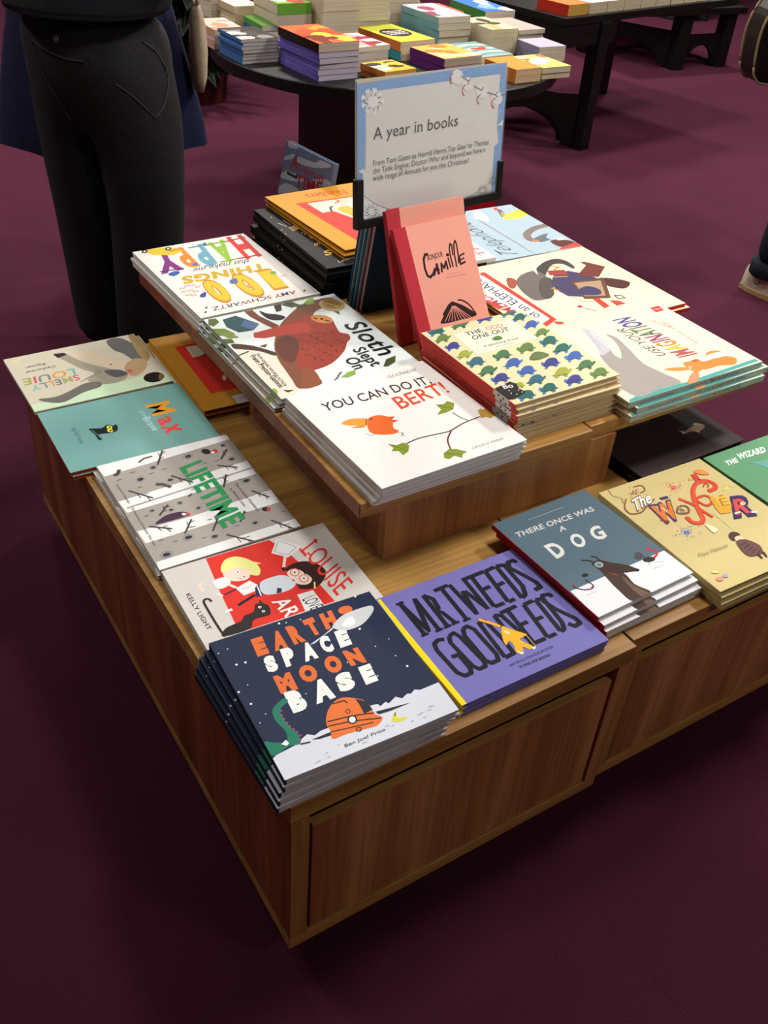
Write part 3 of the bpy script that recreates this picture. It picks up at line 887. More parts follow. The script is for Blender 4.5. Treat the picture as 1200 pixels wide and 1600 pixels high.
  ('k',12551814,19,[1487,1142,1496,1074]),
  ('k',12551814,19,[1490,1017,1499,950]),
  ('k',12551814,19,[1493,894,1502,826]),
  ('k',12551814,19,[1496,771,1505,704]),
  ('k',12551814,19,[1499,649,1508,583]),
  ('k',12551814,19,[1502,528,1511,462]),
 ],
 'numbers': [
  ('p',13713206,[464,2980,2083,2847,2145,2156,1771,570,540,267]),
  ('p',15065031,[727,2871,2039,2796,1976,1848,1282,1421,1036,2180,742,2164]),
  ('s',13743688,[1205,2245,1511,2345,1570,2032,1374,1562,1229,1905]),
  ('s',15059899,[1393,2689,1690,2802,1769,2569,1477,2409,1303,2487]),
  ('k',3814454,52,[998,2178,1094,2390,1212,2461]),
  ('k',13123388,43,[1518,2829,1534,2675,1359,2607]),
  ('t',13713206,'Numbers',[2082,3367,988,3464,1954,3035],0.0,-0.25),
 ],
 'yellow': [
  ('p',14235697,[420,2880,1366,2880,1381,582,404,605]),
  ('p',14999229,[650,2783,1315,2752,1274,2262,928,2277,624,2242]),
  ('k',3024426,35,[837,2228,956,2309]),
  ('p',15983811,[967,1116,947,1076,925,1043,902,1021,883,1012,868,1019,860,1039,860,1071,867,1110,882,1153,901,1193,924,1227,946,1249,966,1258,981,1251,989,1231,989,1199,981,1159]),
  ('p',15002355,[754,355,1121,330,1152,-51,759,-1]),
  ('t',13132125,'THE',[861,125,1122,106,877,243],0,0),
 ],
 'stars': [
  ('t',14003782,'S',[303,646,502,683,369,894],0.03,0),
  ('t',14003782,'of',[330,1228,538,1307,377,1412],0.02,0),
  ('t',13337414,'t',[413,1644,561,1669,483,1909],0.02,0),
  ('t',14003782,'u',[541,512,728,553,570,656],0.02,0),
  ('t',12304066,'Lost',[383,192,696,256,432,324],0,0),
  ('p',10257233,[258,2466,473,2557,477,2295,271,2221]),
  ('k',11646135,25,[156,2811,265,2550]),
  ('k',10264224,20,[361,2953,387,2590]),
  ('p',14003804,[462,1960,456,1950,448,1943,441,1938,434,1937,428,1940,424,1945,423,1953,424,1963,428,1973,434,1982,441,1989,449,1994,456,1995,462,1993,466,1987,467,1979,466,1970]),
  ('p',14003804,[441,2052,435,2043,428,2035,421,2031,413,2030,407,2032,404,2037,402,2046,404,2055,408,2065,414,2075,421,2082,429,2087,436,2088,442,2085,445,2080,447,2072,445,2062]),
  ('p',14003804,[63,2370,57,2361,50,2353,42,2349,35,2347,29,2350,25,2355,24,2363,25,2373,29,2383,35,2393,42,2400,50,2405,57,2406,63,2404,67,2398,68,2390,67,2380]),
  ('p',14003804,[42,2124,36,2114,29,2107,22,2103,15,2101,9,2104,5,2109,4,2117,5,2127,9,2137,14,2146,22,2153,29,2158,36,2159,42,2157,46,2151,47,2143,46,2134]),
  ('p',14003804,[192,3197,186,3187,179,3179,171,3174,163,3173,157,3175,153,3181,152,3189,153,3200,157,3211,163,3221,171,3229,179,3234,186,3235,192,3233,196,3227,197,3218,196,3208]),
 ],
 'louie': [
  ('s',13428419,[19,282,686,311,1279,465,1923,439,2616,491,2951,469,2978,-20,16,43]),
  ('s',10722700,[1032,2215,1259,2176,1453,1726,1709,1338,2019,981,2187,642,1923,439,1571,506,1338,787,1577,1013,1376,1336,1189,1795]),
  ('s',14601394,[1418,2069,1626,2116,1897,1901,2070,1546,2315,1269,2475,1033,2242,929,1916,1241,1578,1667]),
  ('s',7171438,[2293,2339,2607,2369,2805,1931,2939,1473,2874,1171,2568,1151,2433,1597,2287,1887]),
  ('s',11375712,[2830,2419,2948,2389,2946,1359,2779,1052,2732,1458]),
  ('s',12492669,[2308,1111,2619,1290,2779,1052,2600,708,2294,540,2194,795]),
  ('s',7499883,[209,463,538,410,834,500,1261,693,1560,612,1493,413,1099,335,630,128,322,276]),
  ('p',3288879,[1023,2219,1264,2195,1301,2079,1075,2010]),
  ('s',6446688,[1797,1033,2102,943,2203,686,1910,670]),
  ('p',1512983,[2036,1238,2032,1229,2025,1223,2018,1219,2010,1219,2002,1223,1997,1229,1993,1238,1993,1248,1995,1258,1999,1267,2006,1273,2013,1277,2021,1277,2029,1273,2034,1267,2038,1258,2038,1248]),
  ('p',13526868,[2342,777,2330,754,2314,736,2295,727,2276,726,2258,734,2245,750,2238,772,2237,798,2243,824,2255,847,2271,864,2290,874,2310,875,2327,867,2340,851,2348,829,2348,803]),
  ('p',2563616,[2875,266,2837,197,2778,142,2704,108,2625,100,2550,117,2488,159,2446,219,2429,291,2439,367,2475,437,2534,493,2607,528,2687,537,2764,520,2827,478,2870,416,2886,343]),
  ('p',8543293,[2849,247,2827,200,2802,163,2777,138,2754,129,2737,137,2727,161,2726,199,2734,244,2749,293,2771,340,2796,378,2822,403,2844,412,2862,404,2871,380,2872,342,2864,296]),
  ('k',7893611,19,[1198,783,1298,837]),
  ('k',7893611,19,[1251,819,1346,855]),
  ('k',7893611,19,[1304,854,1394,873]),
  ('k',7893611,19,[1358,890,1442,891]),
  ('k',7893611,19,[1412,926,1490,909]),
  ('k',7893611,19,[1466,962,1539,927]),
  ('k',7893611,19,[1520,998,1587,945]),
  ('k',7893611,19,[1574,1034,1636,964]),
  ('k',7893611,20,[1629,1071,1685,982]),
  ('k',7893611,20,[1684,1108,1734,1001]),
  ('m',[6469298,14196552,8554900,14176619,10726228],'LOUIE',[1250,1416,132,1409,1211,1144],0.015,0),
  ('m',[14572651,10726251,7175811,14586964,7899546,8567747],'SMELLY',[1240,1119,193,1061,1232,888],0.015,0),
  ('t',4341827,'Catherine',[932,1724,290,1702,912,1627],0,0),
  ('t',4341827,'Rayner',[765,1918,329,1912,746,1821],0,0),
  ('p',14604442,[260,2197,248,2170,228,2151,204,2141,177,2142,152,2154,131,2175,116,2203,110,2235,113,2266,126,2293,145,2313,170,2323,196,2322,222,2310,243,2288,258,2260,264,2228]),
 ],
 'max': [
  ('t',15639863,'M',[2065,1708,2079,1240,2547,1713],0.03,0),
  ('t',15291982,'a',[2087,1101,2096,820,2472,1186],0.03,0),
  ('t',15290696,'x',[2072,814,2096,497,2533,795],0.03,0),
  ('t',11786464,'the',[1866,1558,1894,1254,1953,1573],0,0),
  ('t',12508646,'Brave',[1842,1260,1870,715,1994,1280],0.01,0),
  ('t',3955810,'by Ed Vere',[451,1465,442,868,551,1488],0,0),
  ('s',2040101,[767,1335,986,1250,1120,1328,1224,1245,1284,1269,1297,1175,1232,1031,1102,1006,982,1036,861,1033,873,857,809,870,802,1077,776,1201]),
  ('p',2040101,[1233,1205,1296,1158,1245,1112]),
  ('p',2040101,[1214,1083,1250,1022,1194,1023]),
  ('p',15657288,[1185,1171,1174,1154,1159,1144,1141,1143,1123,1150,1107,1165,1095,1186,1088,1210,1087,1234,1093,1257,1104,1274,1120,1283,1138,1285,1156,1278,1172,1263,1184,1242,1191,1218,1191,1193]),
  ('p',15657288,[1159,1053,1148,1036,1133,1026,1115,1025,1097,1032,1081,1047,1069,1067,1063,1091,1062,1116,1068,1138,1079,1155,1094,1164,1112,1166,1130,1159,1146,1144,1158,1123,1165,1099,1165,1075]),
  ('p',1842720,[1159,1196,1155,1186,1149,1178,1141,1174,1134,1173,1128,1176,1123,1183,1120,1192,1119,1202,1122,1213,1126,1223,1132,1231,1140,1235,1147,1236,1154,1233,1159,1226,1161,1217,1162,1206]),
  ('p',1842720,[1140,1083,1135,1073,1129,1066,1122,1061,1115,1061,1108,1064,1103,1070,1100,1079,1100,1090,1102,1100,1107,1110,1113,1118,1120,1122,1127,1123,1134,1120,1139,1113,1142,1104,1142,1094]),
  ('k',5406341,23,[800,1276,881,854]),
 ],
 'lifetime': [
  ('p',15791091,[4,3339,2619,3301,2649,3119,33,2946]),
  ('p',15791091,[8,2096,1068,2156,1977,2256,2622,2283,2592,1806,1260,1747,42,1709]),
  ('p',10724001,[86,1865,2638,2051,2635,2005,81,1821]),
  ('p',15791091,[19,1135,1006,1117,2625,1226,2596,815,39,760]),
  ('p',15791091,[24,214,2642,251,2633,21,-9,-27]),
  ('p',6776166,[1762,2900,1748,2871,1724,2847,1693,2830,1658,2822,1625,2824,1596,2837,1575,2858,1565,2885,1567,2915,1581,2944,1605,2968,1636,2986,1670,2994,1704,2991,1734,2979,1754,2958,1764,2930]),
  ('p',12106169,[1751,2901,1739,2877,1718,2857,1691,2843,1660,2836,1630,2838,1605,2849,1586,2866,1577,2889,1578,2914,1590,2938,1611,2958,1638,2973,1669,2979,1699,2977,1725,2967,1743,2949,1752,2926]),
  ('p',3947069,[1732,2903,1723,2884,1707,2869,1685,2858,1662,2853,1638,2855,1618,2863,1603,2876,1596,2894,1597,2912,1606,2931,1622,2946,1643,2957,1667,2962,1691,2960,1711,2952,1726,2939,1733,2922]),
  ('p',6776166,[1013,2832,1002,2809,983,2789,959,2775,931,2769,904,2771,881,2781,864,2798,855,2820,856,2844,867,2868,885,2888,910,2902,937,2908,965,2906,988,2896,1005,2879,1014,2857]),
  ('p',12106169,[1004,2833,995,2813,978,2797,957,2785,933,2780,908,2782,888,2791,872,2805,864,2823,865,2844,874,2863,890,2880,912,2892,936,2897,960,2895,981,2886,997,2872,1005,2853]),
  ('p',3947069,[989,2834,982,2819,969,2807,952,2798,933,2794,914,2796,898,2802,886,2813,880,2827,880,2842,887,2857,899,2870,916,2879,935,2883,954,2881,971,2875,983,2864,989,2850]),
  ('p',6776166,[684,2571,672,2543,651,2520,622,2504,590,2497,558,2500,531,2512,511,2532,500,2557,501,2586,513,2613,534,2636,563,2653,595,2660,627,2658,655,2645,675,2625,685,2599]),
  ('p',12106169,[674,2572,664,2549,645,2529,620,2516,591,2510,563,2513,539,2523,521,2540,511,2561,511,2585,522,2608,540,2627,565,2641,594,2647,622,2644,647,2634,665,2617,674,2595]),
  ('p',3947069,[656,2573,648,2556,634,2541,614,2531,592,2527,570,2528,551,2536,536,2549,529,2566,529,2583,537,2601,551,2615,571,2626,593,2630,615,2628,635,2620,649,2608,657,2591]),
  ('p',6776166,[1157,2316,1146,2294,1127,2275,1103,2261,1076,2256,1049,2258,1026,2268,1009,2285,1001,2306,1002,2330,1012,2352,1031,2371,1055,2385,1082,2391,1109,2388,1133,2378,1150,2361,1158,2340]),
  ('p',12106169,[1148,2317,1139,2298,1123,2282,1101,2271,1077,2267,1053,2269,1033,2277,1018,2292,1010,2309,1011,2329,1020,2348,1036,2364,1057,2375,1081,2379,1105,2377,1126,2369,1141,2355,1149,2337]),
  ('p',3947069,[1133,2318,1126,2304,1113,2292,1097,2284,1078,2280,1059,2282,1043,2288,1031,2299,1025,2313,1025,2328,1032,2342,1045,2354,1062,2362,1080,2366,1099,2364,1115,2358,1127,2347,1133,2333]),
  ('p',6776166,[2484,2965,2474,2945,2457,2928,2435,2916,2411,2911,2388,2913,2368,2921,2354,2935,2347,2954,2349,2974,2359,2994,2376,3011,2398,3023,2422,3028,2446,3026,2466,3018,2480,3003,2486,2985]),
  ('p',12106169,[2476,2965,2468,2949,2453,2935,2434,2925,2412,2921,2392,2922,2374,2929,2361,2941,2356,2957,2357,2974,2366,2990,2380,3004,2399,3014,2421,3018,2442,3017,2459,3010,2472,2998,2478,2982]),
  ('p',3947069,[2463,2966,2457,2954,2445,2943,2430,2936,2414,2932,2397,2933,2383,2939,2374,2948,2369,2960,2370,2973,2376,2985,2388,2996,2403,3003,2419,3007,2436,3005,2450,3000,2460,2991,2464,2979]),
  ('p',6776166,[2461,2455,2449,2432,2428,2412,2401,2398,2371,2392,2343,2394,2319,2405,2301,2422,2294,2444,2296,2469,2308,2492,2329,2512,2356,2526,2385,2533,2414,2530,2439,2520,2456,2502,2463,2480]),
  ('p',12106169,[2452,2456,2441,2436,2423,2420,2399,2408,2373,2403,2348,2406,2326,2414,2311,2429,2304,2448,2305,2468,2316,2488,2334,2504,2357,2516,2383,2521,2409,2519,2431,2510,2446,2495,2453,2477]),
  ('p',3947069,[2436,2457,2428,2442,2414,2430,2395,2421,2375,2417,2355,2419,2338,2426,2326,2437,2320,2451,2321,2467,2329,2482,2343,2494,2361,2503,2382,2507,2402,2505,2419,2498,2431,2487,2437,2473]),
  ('p',6776166,[2435,1677,2420,1650,2396,1628,2365,1613,2330,1607,2297,1610,2269,1623,2249,1643,2240,1668,2242,1696,2257,1722,2281,1745,2312,1760,2346,1766,2380,1763,2408,1751,2428,1730,2437,1705]),
  ('p',12106169,[2424,1678,2411,1656,2390,1638,2363,1625,2333,1620,2303,1623,2278,1634,2260,1650,2251,1672,2253,1695,2265,1717,2286,1735,2314,1748,2344,1753,2374,1750,2399,1740,2417,1723,2426,1701]),
  ('p',3947069,[2405,1680,2396,1663,2379,1649,2358,1640,2334,1636,2311,1638,2291,1646,2277,1659,2270,1675,2272,1693,2281,1710,2297,1724,2319,1733,2342,1737,2366,1735,2386,1727,2400,1714,2407,1698]),
  ('p',6776166,[1036,1573,1028,1556,1014,1542,995,1532,974,1528,953,1530,935,1538,922,1551,915,1568,916,1585,924,1602,938,1616,957,1626,978,1630,999,1628,1017,1620,1030,1607,1037,1591]),
  ('p',12106169,[1029,1574,1022,1559,1010,1548,993,1540,975,1537,956,1539,940,1545,928,1556,922,1570,923,1584,930,1599,942,1610,959,1618,977,1622,996,1620,1012,1613,1024,1602,1030,1588]),
  ('p',3947069,[1018,1575,1012,1564,1003,1555,990,1549,975,1547,961,1548,948,1553,939,1562,934,1572,934,1583,940,1594,949,1603,962,1609,977,1611,991,1610,1004,1605,1013,1596,1018,1586]),
  ('p',6776166,[1275,1286,1267,1270,1252,1256,1233,1247,1212,1243,1191,1245,1173,1253,1161,1266,1154,1282,1155,1299,1163,1316,1178,1330,1197,1339,1218,1343,1239,1341,1257,1333,1270,1320,1276,1304]),
  ('p',12106169,[1268,1287,1261,1273,1248,1262,1232,1254,1213,1251,1195,1253,1179,1260,1167,1271,1161,1284,1162,1299,1169,1312,1181,1324,1198,1332,1217,1335,1235,1333,1251,1326,1263,1315,1269,1302]),
  ('p',3947069,[1257,1288,1251,1278,1241,1269,1228,1263,1214,1261,1199,1263,1187,1268,1178,1276,1173,1286,1173,1297,1179,1308,1188,1316,1201,1322,1216,1325,1231,1323,1243,1318,1252,1310,1257,1299]),
  ('p',6776166,[504,1573,498,1558,486,1546,470,1538,452,1534,434,1536,419,1543,408,1554,402,1568,402,1583,409,1598,420,1610,436,1619,454,1622,472,1620,488,1613,499,1602,505,1588]),
  ('p',12106169,[498,1573,493,1561,482,1551,468,1544,453,1541,437,1543,423,1549,413,1558,408,1570,408,1583,413,1595,424,1605,438,1612,454,1615,469,1613,483,1607,493,1598,499,1586]),
  ('p',3947069,[489,1574,484,1565,476,1557,465,1552,453,1550,441,1551,430,1556,422,1563,418,1572,418,1582,422,1591,430,1599,441,1604,453,1606,466,1605,477,1600,485,1593,489,1584]),
  ('p',6776166,[843,578,830,551,806,529,775,514,740,509,706,513,676,527,654,548,643,575,644,603,657,630,680,652,711,667,747,673,781,669,811,655,833,633,844,607]),
  ('p',12106169,[832,580,821,557,800,539,772,527,742,522,711,526,684,538,665,556,655,578,655,602,666,624,687,643,714,655,745,659,776,655,803,644,822,626,833,603]),
  ('p',3947069,[813,582,804,565,788,551,767,542,742,539,718,542,697,551,682,564,674,581,674,599,683,616,699,630,720,639,744,643,768,640,790,631,805,617,813,600]),
  ('p',6776166,[1236,403,1225,382,1205,365,1180,353,1152,349,1125,353,1101,363,1084,380,1076,401,1077,423,1088,444,1107,461,1132,473,1160,477,1187,474,1211,463,1228,446,1237,425]),
  ('p',12106169,[1227,404,1217,386,1200,372,1178,363,1154,360,1129,363,1108,372,1093,386,1085,403,1086,422,1095,439,1112,454,1134,463,1158,467,1183,464,1204,454,1220,440,1227,423]),
  ('p',3947069,[1211,406,1204,393,1191,382,1174,375,1155,372,1135,375,1119,382,1107,393,1100,406,1101,420,1108,433,1121,444,1138,451,1157,454,1177,451,1193,444,1206,433,1212,420]),
  ('p',6776166,[350,309,337,281,313,259,281,244,245,238,209,243,178,257,155,280,143,307,144,336,157,364,180,387,212,402,248,408,284,403,316,389,339,366,351,339]),
  ('p',12106169,[338,311,327,288,306,269,278,256,246,252,215,256,187,269,166,287,155,310,155,335,166,358,187,377,215,389,247,394,279,389,307,377,328,358,338,335]),
  ('p',3947069,[318,313,310,296,293,281,272,272,247,269,222,272,200,282,184,296,175,314,175,332,184,350,200,364,222,373,247,377,271,373,293,364,310,350,318,332]),
  ('p',6776166,[2010,441,2000,424,1984,409,1962,400,1938,396,1914,399,1895,408,1880,422,1874,440,1875,458,1885,476,1902,490,1923,500,1947,504,1971,501,1991,492,2005,477,2012,460]),
  ('p',12106169,[2003,442,1994,428,1980,416,1960,408,1939,405,1919,408,1901,415,1888,427,1882,442,1883,457,1891,472,1906,484,1925,492,1946,495,1967,492,1985,484,1998,473,2004,458]),
  ('p',3947069,[1990,444,1983,433,1972,424,1957,418,1940,416,1924,418,1910,424,1900,433,1895,444,1896,456,1902,467,1913,476,1928,482,1945,484,1961,482,1975,476,1986,467,1990,456]),
  ('p',6776166,[822,1449,814,1432,800,1418,782,1409,761,1405,741,1407,723,1415,710,1428,703,1444,704,1462,712,1478,726,1492,744,1502,765,1506,785,1503,803,1495,816,1483,823,1466]),
  ('p',12106169,[815,1450,809,1436,796,1424,780,1417,762,1414,744,1415,728,1422,716,1433,710,1446,711,1461,717,1475,729,1486,746,1494,764,1497,782,1495,798,1489,810,1478,816,1464]),
  ('p',3947069,[804,1451,799,1440,789,1432,777,1426,762,1423,748,1425,736,1430,727,1438,722,1449,722,1460,727,1470,737,1479,749,1485,764,1487,778,1486,790,1480,799,1472,804,1462]),
  ('k',5195848,41,[1042,2887,1299,3311]),
  ('k',5195848,18,[1131,3033,1234,3080]),
  ('k',5195848,18,[1182,3118,1192,3259]),
  ('k',5195848,18,[1234,3203,1339,3251]),
  ('k',5195848,41,[2050,2382,2370,2146]),
  ('k',5195848,18,[2162,2299,2188,2169]),
  ('k',5195848,18,[2226,2252,2342,2280]),
  ('k',5195848,18,[2290,2205,2316,2075]),
  ('k',5195848,38,[281,2331,599,1928]),
  ('k',5195848,17,[393,2189,404,2020]),
  ('k',5195848,17,[456,2109,586,2101]),
  ('k',5195848,17,[520,2028,530,1861]),
  ('k',5195848,40,[1142,2441,1424,2066]),
  ('k',5195848,18,[1241,2309,1245,2153]),
  ('k',5195848,18,[1298,2234,1418,2226]),
  ('k',5195848,18,[1354,2159,1357,2004]),
  ('k',5195848,39,[1871,1669,2075,2036]),
  ('k',5195848,17,[1942,1796,2031,1845]),
  ('k',5195848,18,[1982,1869,1983,1982]),
  ('k',5195848,18,[2023,1943,2113,1993]),
  ('k',5195848,39,[2294,1349,2499,1024]),
  ('k',5195848,17,[2366,1235,2357,1110]),
  ('k',5195848,17,[2407,1170,2507,1152]),
  ('k',5195848,17,[2448,1105,2438,981]),
  ('k',5195848,36,[1187,566,1500,991]),
  ('k',5195848,16,[1295,713,1416,751]),
  ('k',5195848,16,[1357,797,1374,947]),
  ('k',5195848,16,[1420,883,1543,923]),
  ('k',5195848,35,[725,711,982,1041]),
  ('k',5195848,16,[814,825,910,850]),
  ('k',5195848,16,[865,891,881,1012]),
  ('k',5195848,16,[917,958,1014,983]),
  ('k',5195848,37,[2227,397,2476,-5]),
  ('k',5195848,16,[2315,255,2301,105]),
  ('k',5195848,16,[2364,175,2488,148]),
  ('k',5195848,17,[2414,95,2401,-54]),
  ('k',5195848,36,[1358,369,1719,-23]),
  ('k',5195848,16,[1485,231,1499,62]),
  ('k',5195848,16,[1557,152,1703,149]),
  ('k',5195848,16,[1629,74,1642,-93]),
  ('k',5195848,36,[517,1387,765,1622]),
  ('k',5195848,17,[603,1469,684,1471]),
  ('k',5195848,17,[653,1516,681,1617]),
  ('k',5195848,17,[702,1563,784,1565]),
  ('k',5195848,36,[1716,591,1919,845]),
  ('k',5195848,16,[1786,679,1861,700]),
  ('k',5195848,16,[1827,730,1840,821]),
  ('k',5195848,17,[1867,781,1943,802]),
  ('k',5195848,36,[254,1171,580,936]),
  ('k',5195848,16,[368,1089,402,962]),
  ('k',5195848,16,[433,1042,543,1065]),
  ('k',5195848,16,[498,995,532,869]),
  ('k',5195848,42,[2192,2538,2424,2810]),
  ('k',5195848,19,[2272,2632,2352,2651]),
  ('k',5195848,19,[2319,2686,2342,2788]),
  ('k',5195848,19,[2365,2741,2445,2760]),
  ('k',4997955,71,[199,2898,278,2925,351,3040]),
  ('k',6116178,78,[792,2309,908,2246,1011,2101]),
  ('k',6446171,45,[749,3115,886,3198,1050,3202]),
  ('k',5722447,43,[1184,1691,1274,1740]),
  ('s',4994123,[367,1190,616,1338,869,1332,988,1244,906,1166,617,1163]),
  ('p',14173524,[1018,1182,1009,1168,997,1158,982,1153,967,1154,953,1161,942,1173,936,1188,934,1205,938,1221,946,1235,958,1245,973,1250,988,1249,1002,1242,1013,1230,1020,1215,1022,1198]),
  ('p',15987699,[949,1215,942,1205,932,1197,920,1194,907,1196,895,1201,886,1211,880,1223,878,1236,881,1249,887,1260,897,1268,910,1271,922,1269,934,1263,944,1254,950,1242,952,1228]),
  ('p',3617075,[2106,2845,2088,2823,2063,2811,2036,2812,2008,2824,1984,2846,1966,2876,1957,2911,1957,2945,1967,2975,1985,2998,2009,3010,2037,3010,2065,2998,2089,2975,2107,2944,2116,2910,2116,2876]),
  ('p',13845832,[2250,2822,2238,2804,2222,2791,2203,2784,2184,2785,2166,2793,2152,2808,2145,2828,2143,2849,2149,2871,2160,2889,2176,2903,2195,2909,2215,2908,2232,2900,2246,2885,2254,2866,2255,2844]),
  ('p',15987699,[2173,2803,2166,2792,2156,2784,2144,2780,2132,2781,2122,2786,2113,2795,2108,2807,2107,2820,2110,2833,2117,2844,2127,2852,2139,2856,2151,2855,2162,2850,2170,2841,2175,2829,2176,2816]),
  ('p',4340285,[2336,699,2323,681,2304,669,2282,663,2260,666,2240,676,2224,692,2215,713,2213,735,2219,757,2232,776,2250,788,2272,794,2294,791,2315,781,2331,765,2340,744,2342,721]),
  ('p',13847380,[2365,685,2356,671,2343,661,2329,656,2315,656,2303,662,2294,673,2290,687,2290,704,2295,720,2304,734,2317,744,2331,749,2345,749,2357,743,2366,732,2371,717,2370,701]),
  ('k',7893618,18,[497,2852,588,2853]),
  ('k',7893618,18,[1061,2698,1155,2699]),
  ('k',7893618,18,[1806,2553,1903,2554]),
  ('k',7893618,18,[2058,2533,2156,2534]),
  ('k',7893618,17,[194,2727,284,2728]),
  ('k',7893618,17,[457,2345,547,2345]),
  ('k',7893618,17,[1308,1868,1400,1867]),
  ('k',7893618,17,[1442,1503,1534,1502]),
  ('k',7893618,16,[253,725,336,722]),
  ('k',7893618,16,[463,592,547,589]),
  ('k',7893618,16,[942,464,1028,460]),
  ('k',7893618,16,[1577,515,1666,512]),
  ('k',7893618,17,[2506,526,2599,522]),
  ('k',7893618,16,[889,828,976,825]),
  ('k',7893618,16,[1222,893,1311,890]),
  ('k',7893618,16,[267,1481,353,1480]),
  ('k',7893618,18,[2206,1763,2302,1762]),
  ('k',7893618,18,[1706,2136,1801,2136]),
  ('k',7893618,18,[802,2671,895,2673]),
  ('t',3054170,'LIFETIME',[1391,2618,1392,550,1820,2696],0.035,0),
  ('t',7499632,'The Amazing Numbers',[2094,1702,2118,735,2153,1711],0,0),
  ('t',7499632,'in Animal Lives',[1949,1581,1961,962,2008,1590],0,0),
  ('t',7499632,'by Lola M. Schaefer',[139,2595,147,1944,188,2609],0,0),
  ('t',7499632,'illustrated by Christopher Silas Neal',[149,1805,138,634,195,1812],0,0),
 ],
 'louise': [
  ('p',14563375,[779,2170,1942,2162,2091,1777,2167,1262,2248,269,751,290,602,507,666,1227]),
  ('s',15987610,[911,1835,1055,1997,1257,1994,1426,1817,1496,1562,1404,1390,1277,1479,1240,1632,1020,1685,893,1693]),
  ('p',15987610,[1416,1794,1569,1647,1462,1660]),
  ('s',15982031,[893,1693,1039,1730,1231,1691,1290,1510,1200,1383,1007,1413,888,1535]),
  ('s',15987610,[1328,1753,1458,1690,1424,1434,1334,1451,1297,1604]),
  ('p',15987699,[1154,1603,1146,1589,1134,1578,1121,1573,1107,1573,1095,1579,1086,1590,1082,1604,1081,1620,1086,1636,1094,1651,1106,1661,1120,1667,1133,1667,1145,1661,1154,1650,1159,1636,1159,1619]),
  ('p',2892837,[1132,1608,1129,1603,1125,1598,1120,1596,1115,1595,1111,1597,1109,1601,1107,1607,1108,1613,1110,1619,1113,1625,1117,1630,1122,1632,1127,1632,1131,1631,1133,1627,1135,1621,1134,1615]),
  ('p',2892837,[1183,1455,1180,1449,1175,1445,1171,1442,1166,1442,1162,1444,1159,1448,1158,1453,1158,1459,1160,1466,1164,1471,1168,1476,1173,1478,1177,1479,1181,1477,1184,1473,1185,1467,1185,1461]),
  ('k',10700093,12,[1082,1467,1113,1436]),
  ('s',15987699,[675,1576,884,1590,910,1408,696,1357]),
  ('k',15982031,54,[856,1418,946,1270]),
  ('k',15982031,54,[498,1610,420,1580,443,1414]),
  ('k',2894391,34,[933,1240,712,1194]),
  ('p',15791091,[935,1260,1212,1334,1301,1148,1193,1060,982,1041]),
  ('k',8553353,11,[1011,1186,1189,1203]),
  ('p',2896730,[1220,1136,1341,1197,1322,930,1143,911]),
  ('k',15987699,23,[1267,1149,1233,922]),
  ('s',14213610,[1345,1206,1522,1252,1782,1205,1865,940,1674,835,1351,880,1272,1007]),
  ('k',2565679,56,[1156,976,807,870]),
  ('k',15987699,44,[614,1278,670,1174]),
  ('k',15987699,51,[564,826,688,824]),
  ('k',2894391,87,[1806,1345,1884,1345]),
  ('k',15982031,52,[1864,1393,1996,1624]),
  ('p',15330540,[2082,2130,2375,1755,2036,1588,1830,1818]),
  ('k',10000024,13,[2083,2071,2295,1782,2065,1647,1898,1831,2083,2071]),
  ('s',3745315,[1863,1301,2027,1403,2259,1373,2429,1190,2450,976,2297,792,2096,706,1874,778,1873,920]),
  ('s',15982031,[1856,1250,2015,1282,2120,1094,2155,915,2024,831,1888,913,1840,1069]),
  ('p',3745315,[2065,1312,2105,1210,2098,1051,2181,1146,2174,987,2259,1070,2238,902,2389,1127,2270,1323]),
  ('k',15290702,16,[2041,1160,1997,1111,1941,1102,1900,1135,1892,1196,1922,1256,1975,1287,2027,1274,2053,1223,2040,1158]),
  ('p',15987699,[2003,1178,1995,1166,1983,1156,1971,1152,1958,1152,1947,1158,1939,1167,1935,1180,1935,1195,1940,1209,1948,1222,1960,1231,1972,1236,1985,1235,1996,1230,2004,1220,2008,1207,2008,1193]),
  ('p',2564387,[1986,1187,1981,1180,1976,1174,1970,1171,1964,1171,1959,1173,1955,1178,1954,1185,1954,1193,1957,1201,1962,1208,1967,1213,1974,1216,1980,1216,1985,1214,1988,1209,1989,1202,1989,1195]),
  ('k',15290702,16,[2110,953,2066,906,2011,897,1970,930,1962,990,1992,1049,2045,1079,2096,1066,2122,1015,2109,952]),
  ('p',15987699,[2073,972,2064,959,2053,950,2040,946,2028,946,2017,952,2009,961,2005,974,2005,988,2010,1002,2018,1015,2029,1024,2042,1028,2055,1028,2066,1023,2074,1013,2078,1000,2077,986]),
  ('p',2564387,[2056,980,2051,973,2045,968,2039,965,2033,965,2028,967,2025,972,2023,979,2024,986,2027,994,2031,1001,2037,1006,2043,1009,2049,1009,2054,1007,2058,1002,2059,996,2058,988]),
  ('k',4334629,20,[1856,1051,1872,990]),
  ('k',15987610,24,[2160,833,2091,682]),
  ('p',2896730,[1476,854,1549,974,1604,921,1556,841]),
  ('c',3617073,41,[463,1135,446,1208,390,1231,347,1172,338,963,336,563,349,312]),
  ('s',3288364,[323,326,414,467,583,502,703,515,809,607,966,627,1066,777,1120,760,1172,840,1186,743,1240,641,1193,466,1084,447,886,448,754,298]),
  ('p',15987699,[1123,664,1118,656,1110,651,1101,649,1092,650,1083,654,1076,661,1072,670,1071,679,1073,688,1079,696,1086,701,1095,703,1105,702,1113,698,1120,691,1124,682,1125,673]),
  ('p',15987699,[1136,553,1131,546,1123,540,1114,538,1105,539,1096,544,1090,550,1086,559,1085,568,1087,577,1092,585,1100,590,1109,592,1118,591,1127,587,1133,580,1137,572,1138,562]),
